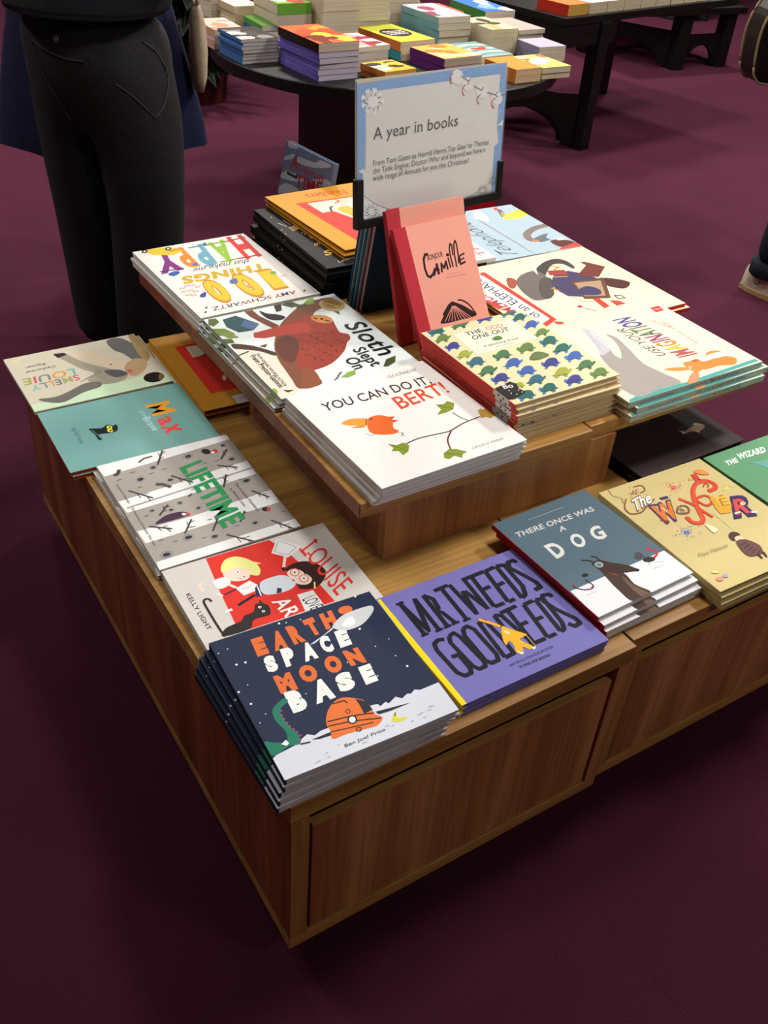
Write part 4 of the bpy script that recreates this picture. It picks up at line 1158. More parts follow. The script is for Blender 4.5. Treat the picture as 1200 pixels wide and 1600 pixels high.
  ('p',2171171,[1110,665,1107,661,1104,659,1100,657,1096,658,1092,660,1089,663,1087,667,1087,671,1088,676,1091,680,1094,683,1098,684,1103,684,1106,682,1109,678,1111,674,1111,670]),
  ('p',2171171,[1125,559,1123,555,1119,552,1115,551,1111,551,1107,553,1104,556,1102,560,1102,565,1103,569,1106,573,1109,576,1114,577,1118,577,1122,575,1124,572,1126,568,1126,563]),
  ('t',14760499,'LOUISE',[2302,1646,2330,357,2711,1828],0.0,0),
  ('k',14760499,39,[2669,1836,2658,1724]),
  ('k',14760499,37,[2328,1720,2307,1604]),
  ('k',14760499,37,[2390,1564,2412,1474]),
  ('p',15330542,[1765,676,2045,663,2048,257,1711,274]),
  ('t',3288881,'LOVES',[1779,536,1799,176,2017,552],0.0,0),
  ('t',15987699,'ART',[1320,712,1389,68,1592,720],0.015,0),
  ('t',3617846,'KELLY LIGHT',[153,1469,163,555,227,1484],0.004,0),
 ],
 'earth': [
  ('p',14080999,[-32,360,54,410,382,455,472,507,575,549,661,486,762,522,914,521,1028,543,1322,576,1609,617,1690,600,1704,548,1809,588,1838,543,1984,609,2054,539,2153,584,2215,563,2297,608,2365,566,2519,572,2680,576,2672,14,-11,-34]),
  ('t',14577722,'E',[540,2184,727,2181,570,2483],0.085,0),
  ('t',14577722,'A',[816,2179,1026,2165,886,2489],0.085,0),
  ('t',14577722,'R',[1124,2180,1319,2181,1141,2501],0.085,0),
  ('t',14577722,'T',[1428,2223,1610,2227,1435,2523],0.085,0),
  ('t',14577722,'H',[1693,2257,1912,2261,1724,2539],0.085,0),
  ('t',15397100,'S',[553,1821,725,1812,582,2075],0.085,0),
  ('t',15397100,'P',[833,1818,1009,1813,875,2110],0.085,0),
  ('t',15397100,'A',[1126,1792,1342,1789,1185,2075],0.085,0),
  ('t',15397100,'C',[1450,1823,1621,1818,1480,2090],0.085,0),
  ('t',15397100,'E',[1717,1823,1913,1823,1767,2101],0.085,0),
  ('t',14577722,'M',[554,1388,810,1367,574,1668],0.085,0),
  ('t',14577722,'O',[917,1424,1172,1401,948,1681],0.085,0),
  ('t',14577722,'O',[1324,1420,1573,1408,1356,1683],0.085,0),
  ('t',14577722,'N',[1686,1428,1935,1408,1696,1686],0.085,0),
  ('t',15397100,'B',[564,995,803,982,582,1315],0.085,0),
  ('t',15397100,'A',[927,1004,1231,1003,994,1326],0.085,0),
  ('t',15397100,'S',[1320,1039,1580,1036,1359,1307],0.085,0),
  ('t',15397100,'E',[1716,1018,1917,1017,1754,1297],0.085,0),
  ('k',13555936,10,[1785,2198,1336,2045]),
  ('k',13555936,10,[1791,2211,1364,2042]),
  ('k',13555936,10,[1798,2224,1392,2039]),
  ('p',14577722,[2261,2468,2243,2441,2214,2419,2178,2406,2137,2404,2099,2411,2066,2428,2043,2452,2032,2481,2036,2511,2053,2539,2082,2561,2119,2574,2159,2577,2198,2569,2232,2552,2255,2528,2265,2498]),
  ('s',13686233,[1817,2263,2036,2393,2287,2425,2562,2403,2511,2265,2232,2095,1957,2085,1816,2184]),
  ('s',15791091,[1952,2226,2155,2321,2161,2182,2018,2131]),
  ('s',2915172,[-134,514,-4,684,125,609,273,561,333,709,289,944,319,1127,423,1210,554,1260,583,1187,441,1112,397,1014,413,798,466,602,427,445,259,473,71,414]),
  ('p',10700151,[441,1068,437,1062,432,1058,426,1056,419,1057,414,1059,409,1064,407,1070,406,1077,408,1084,412,1090,417,1094,423,1096,430,1095,435,1092,440,1088,442,1081,443,1075]),
  ('p',10700151,[420,990,416,984,411,980,404,979,398,979,392,982,388,986,385,993,385,999,387,1006,390,1012,396,1016,402,1018,408,1017,414,1014,418,1010,421,1004,421,997]),
  ('p',10700151,[420,916,416,910,411,906,405,904,398,905,393,908,388,912,386,918,385,925,387,932,391,937,396,941,402,943,408,943,414,940,419,935,421,929,422,922]),
  ('p',10700151,[427,835,423,829,418,825,411,823,405,824,399,826,395,831,392,837,392,844,394,850,397,856,403,860,409,862,415,861,421,859,425,854,428,848,428,841]),
  ('p',10700151,[438,764,434,759,429,755,423,753,417,754,411,756,407,761,404,767,404,774,405,780,409,786,414,790,420,792,427,791,432,788,437,784,439,778,440,771]),
  ('p',10700151,[463,697,460,691,454,687,448,685,442,686,436,689,432,693,430,699,429,706,431,712,435,718,440,722,446,723,452,723,458,720,462,716,465,710,465,703]),
  ('p',10700151,[485,635,481,630,476,626,470,624,464,625,458,627,454,632,451,638,451,644,452,651,456,656,461,660,467,662,474,661,479,659,484,654,486,648,487,641]),
  ('p',10700151,[502,564,498,558,493,554,487,553,480,553,475,556,470,561,468,566,467,573,469,579,473,585,478,589,484,590,490,590,496,587,500,582,503,576,503,570]),
  ('p',10700151,[470,495,466,490,461,486,455,484,448,485,443,488,439,492,436,498,436,505,437,511,441,516,446,520,452,522,458,521,464,518,468,514,471,508,471,501]),
  ('p',15331058,[195,546,279,588,296,517,251,490]),
  ('s',14776125,[890,610,1009,794,1176,907,1319,911,1454,828,1559,722,1580,563,1560,461,1635,359,1508,268,1309,286,1051,318,850,323,882,442]),
  ('p',3289402,[1450,820,1571,712,1579,541,1434,522,1453,692]),
  ('c',3287339,21,[913,621,1248,568,1570,479]),
  ('c',3287339,20,[887,547,1236,477,1610,358]),
  ('c',3287339,17,[877,445,1189,387,1475,336]),
  ('p',2894127,[1302,476,1285,454,1264,438,1240,431,1215,432,1194,442,1179,460,1171,484,1171,510,1179,535,1195,558,1217,574,1241,581,1266,580,1287,570,1303,552,1311,528,1310,502]),
  ('p',15987699,[1282,486,1271,470,1256,459,1239,454,1223,454,1208,461,1198,474,1192,490,1193,508,1199,526,1210,542,1225,553,1242,558,1258,558,1273,551,1283,538,1289,522,1288,504]),
  ('p',4337455,[1286,647,1277,636,1266,628,1253,624,1240,626,1228,631,1220,641,1215,653,1214,666,1218,680,1227,691,1238,699,1251,702,1264,701,1276,696,1285,686,1290,674,1290,660]),
  ('p',14184506,[1275,652,1269,645,1261,639,1252,636,1243,637,1236,641,1230,647,1227,656,1227,665,1230,674,1235,682,1243,688,1252,690,1261,690,1269,686,1274,680,1278,671,1278,662]),
  ('p',4337455,[1281,300,1272,288,1260,280,1245,277,1230,278,1217,285,1207,295,1201,309,1200,323,1204,337,1214,349,1226,357,1241,360,1256,359,1269,352,1279,342,1285,328,1286,314]),
  ('p',13527354,[1268,306,1262,299,1254,294,1244,292,1235,293,1226,297,1220,304,1216,312,1215,322,1218,330,1224,338,1232,343,1241,345,1251,344,1260,340,1266,333,1270,325,1271,315]),
  ('k',4336940,22,[1124,873,1293,859,1317,803]),
  ('p',3289919,[588,438,877,445,865,387,688,402]),
  ('p',3289919,[1594,490,2131,420,1801,412,1613,427]),
  ('k',4342605,27,[422,435,559,410]),
  ('s',14211133,[1726,241,1805,343,1847,354,1820,256,1944,223,1858,185]),
  ('k',2895153,14,[1841,357,1796,303]),
  ('t',4342086,'Ben Joel Price',[934,124,1560,139,947,175],0.01,0),
  ('p',15332083,[207,2477,205,2474,202,2471,199,2470,196,2470,192,2472,190,2474,189,2478,188,2482,189,2485,191,2489,194,2491,197,2493,201,2492,204,2491,206,2488,208,2485,208,2481]),
  ('p',15332083,[48,1631,44,1626,40,1622,34,1620,28,1620,23,1623,18,1627,16,1633,15,1640,17,1646,20,1651,25,1655,31,1657,36,1657,42,1654,46,1650,49,1644,49,1637]),
  ('p',15332083,[119,1357,115,1352,111,1348,105,1346,99,1346,94,1349,90,1353,87,1359,87,1365,88,1372,91,1377,96,1381,102,1382,108,1382,113,1379,117,1375,120,1369,120,1363]),
  ('p',15332083,[91,997,89,994,86,992,83,991,80,992,78,993,75,995,74,998,74,1002,74,1005,76,1008,79,1010,82,1011,85,1010,88,1009,90,1007,91,1004,92,1000]),
  ('p',15332083,[1113,2641,1109,2635,1104,2630,1097,2628,1091,2628,1085,2631,1080,2636,1078,2642,1078,2650,1080,2657,1084,2663,1089,2668,1096,2670,1102,2670,1108,2667,1113,2663,1115,2656,1115,2649]),
  ('p',15332083,[1212,2617,1210,2613,1207,2610,1203,2609,1199,2609,1196,2611,1194,2613,1193,2617,1192,2621,1194,2625,1196,2629,1199,2631,1202,2633,1206,2632,1209,2631,1212,2628,1213,2625,1213,2621]),
  ('p',15332083,[1435,2587,1433,2584,1429,2581,1426,2580,1422,2580,1419,2582,1417,2584,1415,2588,1415,2592,1416,2596,1419,2600,1422,2602,1425,2604,1429,2604,1432,2602,1435,2599,1436,2596,1436,2592]),
  ('p',15332083,[2448,2689,2443,2683,2436,2678,2429,2676,2422,2676,2416,2679,2412,2684,2409,2691,2410,2698,2412,2706,2417,2713,2423,2717,2430,2720,2438,2720,2444,2717,2448,2712,2450,2705,2450,2697]),
  ('p',15332083,[2172,2016,2168,2010,2162,2006,2155,2003,2148,2004,2142,2006,2138,2011,2136,2018,2136,2025,2138,2032,2143,2038,2149,2042,2155,2045,2162,2044,2168,2042,2173,2037,2175,2030,2175,2023]),
  ('p',15332083,[2463,1642,2460,1639,2457,1636,2453,1635,2450,1635,2446,1637,2444,1639,2443,1643,2443,1647,2444,1650,2447,1654,2450,1656,2454,1657,2458,1657,2461,1656,2463,1653,2464,1649,2464,1646]),
  ('p',15332083,[2205,1593,2202,1590,2199,1587,2195,1586,2192,1586,2189,1588,2186,1591,2185,1594,2185,1598,2187,1602,2189,1605,2192,1607,2196,1608,2200,1608,2203,1607,2205,1604,2206,1600,2206,1597]),
  ('p',15332083,[2383,1295,2381,1292,2378,1290,2374,1289,2370,1289,2367,1290,2365,1293,2364,1296,2364,1300,2365,1304,2368,1307,2371,1309,2375,1310,2378,1310,2381,1308,2384,1306,2385,1302,2385,1299]),
  ('p',15332083,[2444,1037,2439,1032,2433,1028,2427,1026,2420,1027,2415,1029,2410,1034,2408,1040,2408,1047,2411,1053,2415,1058,2421,1062,2428,1064,2434,1064,2440,1061,2444,1056,2446,1050,2446,1044]),
  ('p',15332083,[215,2127,211,2121,206,2117,200,2115,194,2115,189,2118,184,2123,182,2129,181,2136,183,2142,186,2148,191,2152,197,2155,203,2154,209,2152,213,2147,216,2141,216,2134]),
  ('p',15332083,[204,1704,202,1701,200,1699,196,1698,193,1698,190,1699,188,1702,187,1705,186,1709,187,1712,189,1715,192,1717,195,1718,198,1718,201,1717,203,1714,205,1711,205,1708]),
  ('p',15332083,[-32,1958,-34,1955,-37,1952,-40,1951,-43,1951,-46,1953,-48,1955,-50,1959,-50,1962,-49,1966,-47,1969,-45,1971,-42,1972,-38,1972,-35,1971,-33,1968,-32,1965,-31,1961]),
  ('p',15332083,[348,2113,344,2107,339,2103,333,2101,327,2101,321,2104,317,2108,314,2114,314,2121,316,2128,319,2134,324,2138,330,2140,336,2140,342,2137,346,2133,349,2126,349,2120]),
  ('p',15332083,[221,1108,219,1105,217,1103,214,1102,210,1102,208,1104,205,1106,204,1109,204,1113,205,1116,206,1119,209,1121,212,1122,215,1122,218,1120,220,1118,222,1115,222,1111]),
  ('p',15332083,[57,2448,55,2445,52,2443,49,2441,45,2441,42,2443,40,2445,38,2449,38,2453,39,2457,41,2460,44,2462,47,2464,50,2464,53,2462,56,2459,57,2456,57,2452]),
  ('p',15332083,[1676,1481,1674,1478,1671,1476,1668,1475,1664,1475,1661,1476,1659,1479,1657,1482,1657,1486,1659,1490,1661,1493,1664,1495,1667,1496,1671,1496,1674,1494,1676,1492,1678,1489,1678,1485]),
  ('p',15332083,[1156,1201,1154,1198,1151,1196,1148,1195,1145,1195,1142,1197,1139,1199,1138,1203,1138,1206,1139,1210,1141,1213,1144,1215,1147,1216,1151,1215,1154,1214,1156,1212,1157,1208,1157,1205]),
  ('p',15332083,[1951,1058,1948,1055,1945,1053,1942,1052,1938,1052,1935,1054,1933,1056,1932,1060,1932,1063,1933,1067,1935,1070,1939,1072,1942,1073,1946,1073,1949,1071,1951,1069,1952,1065,1952,1062]),
  ('p',15332083,[874,1198,872,1195,869,1193,866,1192,863,1192,860,1193,857,1196,856,1199,856,1203,857,1206,859,1209,862,1211,865,1212,868,1212,871,1210,874,1208,875,1205,875,1201]),
  ('k',10725042,10,[649,80,693,79]),
  ('k',10725042,10,[469,71,513,69]),
  ('k',10725042,11,[2300,235,2364,227]),
  ('k',10725042,10,[653,150,693,151]),
  ('k',10725042,10,[511,78,548,80]),
  ('k',10725042,11,[2327,240,2393,231]),
  ('k',10725042,10,[1952,123,1997,124]),
  ('k',10725042,10,[1592,205,1657,196]),
  ('k',10725042,11,[2134,109,2190,104]),
  ('k',10725042,10,[1676,170,1715,172]),
  ('k',10725042,10,[1179,89,1245,78]),
  ('k',10725042,11,[2145,188,2190,188]),
  ('k',10725042,10,[2254,194,2322,184]),
  ('k',10725042,11,[2099,180,2148,178]),
  ('k',10725042,10,[1498,153,1536,156]),
  ('k',10725042,10,[860,201,892,206]),
 ],
 'tweed': [
  ('p',15981860,[67,2497,125,2493,85,-26,-80,-30]),
  ('k',2105643,81,[351,2258,320,1465]),
  ('k',2105643,81,[351,2258,424,1519,625,2248]),
  ('k',2105643,83,[625,2248,579,1447]),
  ('k',2105643,84,[797,2244,745,1450]),
  ('k',2105643,84,[797,2244,895,2097,857,1879,753,1828]),
  ('k',2105643,80,[765,1874,854,1750,904,1457]),
  ('k',2105643,83,[1164,2255,1110,1435]),
  ('k',2105643,83,[1017,2249,1309,2262]),
  ('k',2105643,83,[1333,2261,1334,1457]),
  ('k',2105643,81,[1334,1457,1438,2031]),
  ('k',2105643,83,[1473,2012,1570,1479]),
  ('k',2105643,82,[1564,1472,1631,2263]),
  ('k',2105643,86,[1789,2283,1691,1469]),
  ('k',2105643,86,[1595,2254,2067,2265]),
  ('k',2105643,84,[1709,1889,1931,1912]),
  ('k',2105643,82,[1691,1469,1894,1469]),
  ('k',2105643,87,[2083,2257,1967,1457]),
  ('k',2105643,87,[2083,2257,2295,2275]),
  ('k',2105643,85,[2021,1865,2202,1883]),
  ('k',2105643,83,[1967,1457,2112,1463]),
  ('k',2105643,88,[2329,2275,2233,1426]),
  ('k',2105643,88,[2329,2275,2474,2241,2426,1655,2332,1467,2233,1426]),
  ('k',2105643,89,[2481,2284,2448,2207]),
  ('k',2105643,90,[2717,2192,2697,2262,2578,2264,2515,2138,2594,1924,2691,1630,2681,1495,2543,1483]),
  ('k',2105643,78,[535,1239,437,1276,339,1231,299,1099,310,572,375,457,497,459,538,551,545,864,419,870]),
  ('k',2105643,76,[639,1257,748,1289,786,1180,809,555,767,466,652,468,599,565,581,1142,639,1257]),
  ('k',2105643,79,[930,1292,1031,1309,1085,1195,1073,593,1024,478,892,478,842,574,868,1161,930,1292]),
  ('k',2105643,80,[1240,1301,1152,480]),
  ('k',2105643,80,[1240,1301,1356,1271,1360,778,1327,482,1145,470]),
  ('k',2105643,81,[1558,1303,1489,540]),
  ('k',2105643,81,[1558,1303,1667,1261,1723,586,1684,437]),
  ('k',2105643,83,[1831,1317,1744,502]),
  ('k',2105643,81,[1687,1303,2026,1320]),
  ('k',2105643,80,[1776,932,1962,937]),
  ('k',2105643,78,[1744,502,1976,502]),
  ('k',2105643,83,[2152,1281,2024,501]),
  ('k',2105643,83,[2152,1281,2356,1292]),
  ('k',2105643,81,[2106,913,2257,911]),
  ('k',2105643,78,[2024,501,2203,506]),
  ('k',2105643,83,[2404,1283,2303,518]),
  ('k',2105643,83,[2404,1283,2538,1251,2451,654,2384,526,2295,508]),
  ('k',2105643,84,[2703,1209,2696,1289,2579,1317,2501,1206,2561,961,2706,634,2705,510,2584,492,2522,591]),
  ('k',2105643,54,[280,2254,423,2263]),
  ('k',2105643,51,[252,1462,390,1468]),
  ('k',2105643,51,[509,1444,650,1450]),
  ('k',2105643,53,[674,1447,816,1453]),
  ('k',2105643,54,[1037,1433,1182,1438]),
  ('k',2105643,53,[832,1454,975,1460]),
  ('k',15970357,57,[1280,1346,1391,1211,1498,1053]),
  ('s',15971889,[1515,1044,1584,968,1670,847,1764,713,1683,696,1594,664,1692,447,1601,432,1539,528,1478,435,1376,470,1433,618,1424,734,1327,674,1370,832]),
  ('p',15987690,[1495,955,1543,889,1530,846,1481,912]),
  ('p',15922159,[1387,484,1487,412,1419,400]),
  ('p',15922159,[1656,452,1733,435,1662,386]),
  ('k',13681034,11,[1750,745,1725,439]),
  ('t',3816028,'WRITTEN & ILLUSTRATED BY JIM STOTEN',[1091,275,1954,279,1113,324],0,0),
  ('t',2237489,'FLYING EYE BOOKS',[1216,181,1799,165,1233,227],0.015,0),
 ],
 'dog': [
  ('p',15132909,[25,695,2225,675,2245,-2,-19,-10]),
  ('t',13685712,'THERE ONCE WAS',[153,2222,1944,2139,193,2343],0.02,0),
  ('t',13685712,'A',[940,1970,1094,1971,992,2088],0.02,0),
  ('t',14146263,'D',[387,1456,661,1463,408,1799],0.04,0),
  ('t',14146263,'O',[877,1483,1156,1481,958,1792],0.04,0),
  ('t',14146263,'G',[1335,1471,1615,1467,1421,1779],0.04,0),
  ('k',11056055,18,[673,2521,708,2520]),
  ('k',11056055,17,[728,2520,763,2519]),
  ('k',11056055,17,[783,2518,818,2518]),
  ('k',11056055,17,[837,2517,873,2517]),
  ('k',11056055,17,[892,2516,928,2516]),
  ('k',11056055,17,[948,2515,983,2515]),
  ('k',11056055,18,[1003,2514,1039,2514]),
  ('k',11056055,18,[1058,2513,1094,2513]),
  ('k',11056055,18,[1114,2512,1150,2512]),
  ('k',11056055,18,[1170,2511,1206,2511]),
  ('k',11056055,18,[1226,2510,1262,2509]),
  ('k',11056055,18,[1282,2509,1318,2508]),
  ('k',11056055,18,[1338,2508,1375,2507]),
  ('k',11056055,18,[1395,2507,1431,2506]),
  ('k',11056055,18,[1451,2506,1488,2505]),
  ('s',4798514,[855,872,950,697,1150,586,1111,282,1204,-3,778,-13,754,297,785,572]),
  ('s',4141098,[831,1041,1022,1047,1150,903,1338,731,1445,532,1380,513,1121,602,894,685,842,812]),
  ('s',7362892,[1069,549,1077,248,1160,6,991,-9,998,345]),
  ('p',10005428,[982,910,959,896,932,889,904,891,879,901,859,919,848,941,845,966,853,990,869,1010,892,1025,919,1031,947,1030,973,1019,993,1002,1004,979,1006,954,999,930]),
  ('p',6387843,[955,927,941,918,925,914,909,915,894,921,882,931,876,945,875,959,879,973,889,986,903,994,919,999,936,998,951,992,962,981,969,968,970,954,965,939]),
  ('p',1709848,[1448,509,1436,500,1421,495,1405,494,1391,497,1379,503,1371,513,1368,524,1371,536,1379,547,1390,556,1405,561,1421,562,1435,559,1447,552,1455,543,1458,531,1455,519]),
  ('c',3681320,36,[865,1021,860,1109,726,1200]),
  ('c',3681320,36,[1015,1040,1017,1135,955,1187]),
  ('k',8666931,32,[921,713,1029,598]),
  ('p',3486775,[1918,588,1893,572,1858,562,1817,561,1774,568,1735,582,1705,602,1686,626,1682,650,1693,672,1717,689,1752,699,1793,701,1836,694,1875,679,1906,658,1925,635,1929,610]),
  ('p',5000786,[1716,881,1801,874,1803,717,1633,709,1597,786]),
  ('c',12988991,41,[1912,622,2031,660,2068,727,2014,832,2008,894]),
  ('k',12988991,20,[1933,830,2014,832]),
  ('k',8027004,8,[1757,583,1690,519]),
  ('k',8027004,8,[1844,535,1991,454]),
  ('k',12369343,12,[1653,417,1943,395]),
  ('k',12369343,11,[169,484,411,473]),
  ('c',2828845,26,[157,789,164,706,257,602,394,567,463,618,449,717,450,786]),
  ('p',2368808,[578,856,566,845,548,838,526,835,503,836,482,842,466,851,455,863,452,877,457,889,469,900,487,907,509,911,532,909,553,903,570,894,580,882,583,869]),
  ('k',12336970,23,[346,562,456,606]),
  ('k',12992330,19,[159,815,176,742]),
 ],
 'wonder': [
  ('p',14177107,[1388,2481,1366,2476,1365,2492,1387,2498]),
  ('p',14177107,[1466,2614,1444,2609,1443,2625,1466,2631]),
  ('p',14177107,[1474,2602,1452,2596,1451,2613,1473,2619]),
  ('p',14177107,[1486,2588,1464,2583,1463,2599,1486,2605]),
  ('p',14177107,[1439,2551,1417,2545,1417,2562,1439,2567]),
  ('p',14177107,[1699,2670,1677,2665,1676,2681,1699,2687]),
  ('p',14177107,[1474,2558,1451,2553,1451,2569,1473,2575]),
  ('p',14177107,[1472,2684,1449,2679,1449,2695,1471,2701]),
  ('p',14177107,[1565,2684,1543,2679,1542,2695,1565,2701]),
  ('p',14177107,[1527,2778,1505,2772,1504,2789,1526,2795]),
  ('p',14177107,[1443,2657,1421,2651,1420,2668,1442,2673]),
  ('p',14177107,[1202,2424,1180,2418,1180,2435,1201,2440]),
  ('p',14177107,[1420,2601,1398,2595,1397,2611,1420,2617]),
  ('p',14177107,[1567,2720,1545,2714,1544,2731,1567,2737]),
  ('p',14177107,[1655,2581,1632,2576,1632,2592,1654,2598]),
  ('p',14177107,[1419,2578,1397,2573,1397,2589,1419,2595]),
  ('p',14177107,[1641,2570,1618,2564,1618,2581,1640,2586]),
  ('p',14177107,[1549,2597,1527,2592,1527,2608,1549,2614]),
  ('p',14177107,[1452,2548,1430,2542,1429,2558,1451,2564]),
  ('p',14177107,[1668,2537,1645,2531,1645,2548,1667,2553]),
  ('p',14177107,[1399,2539,1377,2533,1376,2550,1398,2555]),
  ('p',14177107,[1390,2631,1368,2625,1367,2642,1389,2647]),
  ('p',14177107,[1442,2650,1419,2644,1419,2661,1441,2667]),
  ('p',14177107,[1405,2719,1382,2713,1382,2730,1404,2735]),
  ('p',14177107,[1615,2577,1592,2571,1592,2588,1614,2593]),
  ('p',14177107,[1720,2654,1697,2648,1697,2665,1720,2671]),
  ('p',14177107,[1474,2574,1452,2568,1451,2585,1473,2590]),
  ('p',14177107,[1826,2677,1803,2671,1803,2688,1825,2694]),
  ('p',14177107,[1442,2632,1420,2627,1419,2643,1441,2649]),
  ('p',14177107,[1510,2639,1488,2633,1487,2650,1510,2655]),
  ('p',14177107,[1352,2774,1330,2768,1329,2785,1352,2790]),
  ('p',14177107,[1241,2420,1219,2415,1219,2431,1240,2437]),
  ('p',14177107,[1579,2543,1556,2537,1556,2554,1578,2559]),
  ('p',14177107,[1493,2549,1471,2544,1470,2560,1492,2566]),
  ('p',14177107,[1465,2464,1443,2459,1442,2475,1464,2481]),
  ('p',14177107,[1443,2563,1421,2558,1421,2574,1443,2580]),
  ('p',14177107,[1665,2405,1643,2400,1642,2416,1664,2422]),
  ('p',14177107,[1435,2764,1413,2759,1412,2775,1435,2781]),
  ('p',14177107,[1407,2556,1385,2550,1385,2567,1407,2572]),
  ('p',14177107,[1673,2618,1650,2612,1650,2629,1672,2634]),
  ('p',14177107,[1495,2575,1472,2570,1472,2586,1494,2592]),
  ('p',14177107,[1303,2492,1281,2486,1280,2503,1302,2508]),
  ('p',14177107,[1542,2533,1519,2527,1519,2544,1541,2549]),
  ('p',14177107,[1409,2445,1387,2440,1386,2456,1408,2461]),
  ('p',14177107,[1463,2492,1441,2486,1440,2503,1463,2508]),
  ('p',14177107,[1532,2533,1509,2527,1509,2544,1531,2549]),
  ('p',14177107,[1573,2564,1551,2558,1550,2575,1573,2580]),
  ('p',14177107,[1609,2597,1587,2592,1586,2608,1609,2614]),
  ('p',14177107,[1388,2642,1366,2636,1366,2653,1388,2658]),
  ('p',14177107,[1480,2714,1458,2709,1457,2725,1480,2731]),
  ('p',14177107,[1461,2670,1439,2665,1438,2681,1460,2687]),
  ('p',14177107,[1644,2565,1622,2560,1621,2576,1644,2582]),
  ('p',14177107,[1480,2590,1458,2584,1457,2601,1479,2606]),
  ('p',14177107,[1393,2487,1371,2482,1370,2498,1392,2503]),
  ('p',14177107,[1382,2678,1360,2673,1360,2689,1382,2695]),
  ('p',14177107,[1471,2592,1449,2586,1449,2603,1471,2609]),
  ('p',14177107,[1596,2505,1574,2500,1573,2516,1595,2522]),
  ('p',14177107,[1551,2493,1529,2488,1528,2504,1550,2509]),
  ('p',14177107,[1456,2762,1434,2757,1434,2773,1456,2779]),
  ('p',14177107,[1425,2569,1403,2563,1402,2580,1424,2585]),
  ('p',14177107,[1477,2586,1455,2581,1454,2597,1477,2603]),
  ('p',14177107,[1493,2564,1470,2558,1470,2575,1492,2580]),
  ('p',14177107,[1504,2676,1481,2671,1481,2687,1503,2693]),
  ('p',14177107,[1450,2589,1427,2584,1427,2600,1449,2606]),
  ('p',14177107,[1456,2629,1434,2623,1433,2640,1456,2646]),
  ('p',14177107,[1350,2519,1328,2514,1327,2530,1350,2536]),
  ('p',14177107,[1361,2558,1339,2553,1339,2569,1361,2575]),
  ('p',14177107,[1397,2569,1375,2564,1374,2580,1396,2586]),
  ('p',6257089,[822,1564,801,1560,801,1575,821,1579]),
  ('p',6257089,[698,1476,677,1472,676,1487,697,1491]),
  ('p',6257089,[638,1434,618,1429,617,1444,638,1449]),
  ('p',6257089,[528,1281,508,1277,507,1292,527,1296]),
  ('p',6257089,[620,1300,600,1295,599,1310,619,1314]),
  ('p',6257089,[703,1391,683,1387,682,1401,703,1406]),
  ('p',6257089,[549,1398,529,1394,528,1409,548,1413]),
  ('p',6257089,[440,1485,420,1481,419,1495,439,1500]),
  ('p',6257089,[745,1471,724,1467,724,1482,744,1486]),
  ('p',6257089,[685,1542,664,1538,663,1553,684,1557]),
  ('p',6257089,[784,1467,763,1463,762,1477,783,1482]),
  ('p',6257089,[684,1431,664,1427,663,1442,683,1446]),
  ('p',6257089,[613,1504,593,1499,592,1514,613,1519]),
  ('p',6257089,[925,1538,904,1534,903,1549,924,1553]),
  ('p',6257089,[667,1419,647,1414,646,1429,666,1434]),
  ('p',6257089,[677,1653,656,1648,656,1663,676,1668]),
  ('p',6257089,[718,1475,698,1470,697,1485,717,1490]),
  ('p',6257089,[626,1421,606,1417,605,1432,625,1436]),
  ('p',6257089,[695,1463,674,1459,673,1474,694,1478]),
  ('p',6257089,[542,1458,522,1453,521,1468,541,1473]),
  ('p',6257089,[396,1465,376,1461,375,1476,395,1480]),
  ('p',6257089,[665,1320,644,1316,643,1331,664,1335]),
  ('p',6257089,[905,1335,884,1331,884,1346,904,1350]),
  ('p',6257089,[771,1418,751,1413,750,1428,770,1433]),
  ('p',6257089,[360,1489,340,1484,339,1499,359,1504]),
  ('p',6257089,[628,1382,608,1377,607,1392,627,1397]),
  ('p',6257089,[750,1528,729,1524,728,1539,749,1543]),
  ('p',6257089,[544,1542,524,1538,523,1553,543,1557]),
  ('p',6257089,[632,1424,612,1420,611,1435,631,1439]),
  ('p',6257089,[721,1398,701,1394,700,1409,720,1413]),
  ('p',6257089,[658,1496,637,1492,637,1507,657,1511]),
  ('p',6257089,[836,1307,815,1303,814,1318,835,1322]),
  ('p',6257089,[800,1459,779,1454,778,1469,799,1474]),
  ('p',6257089,[1008,1477,987,1472,986,1487,1007,1492]),
  ('p',6257089,[701,1456,681,1451,680,1466,701,1470]),
  ('p',6257089,[686,1462,666,1457,665,1472,685,1476]),
  ('p',6257089,[667,1404,647,1400,646,1414,666,1419]),
  ('p',6257089,[534,1556,514,1552,513,1567,533,1571]),
  ('p',6257089,[487,1456,467,1452,466,1467,486,1471]),
  ('p',6257089,[605,1430,585,1426,584,1440,604,1445]),
  ('p',6257089,[609,1386,588,1382,587,1396,608,1401]),
  ('p',6257089,[782,1525,761,1520,760,1535,781,1540]),
  ('p',6257089,[620,1438,600,1434,599,1448,619,1453]),
  ('p',6257089,[839,1528,818,1523,817,1538,838,1543]),
  ('p',6257089,[664,1390,643,1385,643,1400,663,1404]),
  ('p',6257089,[967,1606,946,1601,946,1616,967,1621]),
  ('p',6257089,[875,1537,855,1533,854,1548,875,1552]),
  ('p',6257089,[689,1457,669,1452,668,1467,688,1471]),
  ('p',6257089,[688,1445,668,1441,667,1456,687,1460]),
  ('p',6257089,[600,1512,579,1508,578,1523,599,1527]),
  ('p',6257089,[425,1468,405,1464,404,1478,424,1483]),
  ('p',6257089,[714,1437,694,1432,693,1447,713,1452]),
  ('p',6257089,[708,1423,688,1418,687,1433,708,1438]),
  ('p',6257089,[705,1420,685,1416,684,1431,704,1435]),
  ('p',6257089,[714,1443,694,1439,693,1454,713,1458]),
  ('p',6257089,[640,1474,619,1470,618,1485,639,1489]),
  ('p',6257089,[630,1431,610,1427,609,1442,629,1446]),
  ('p',6257089,[682,1549,662,1545,661,1560,681,1564]),
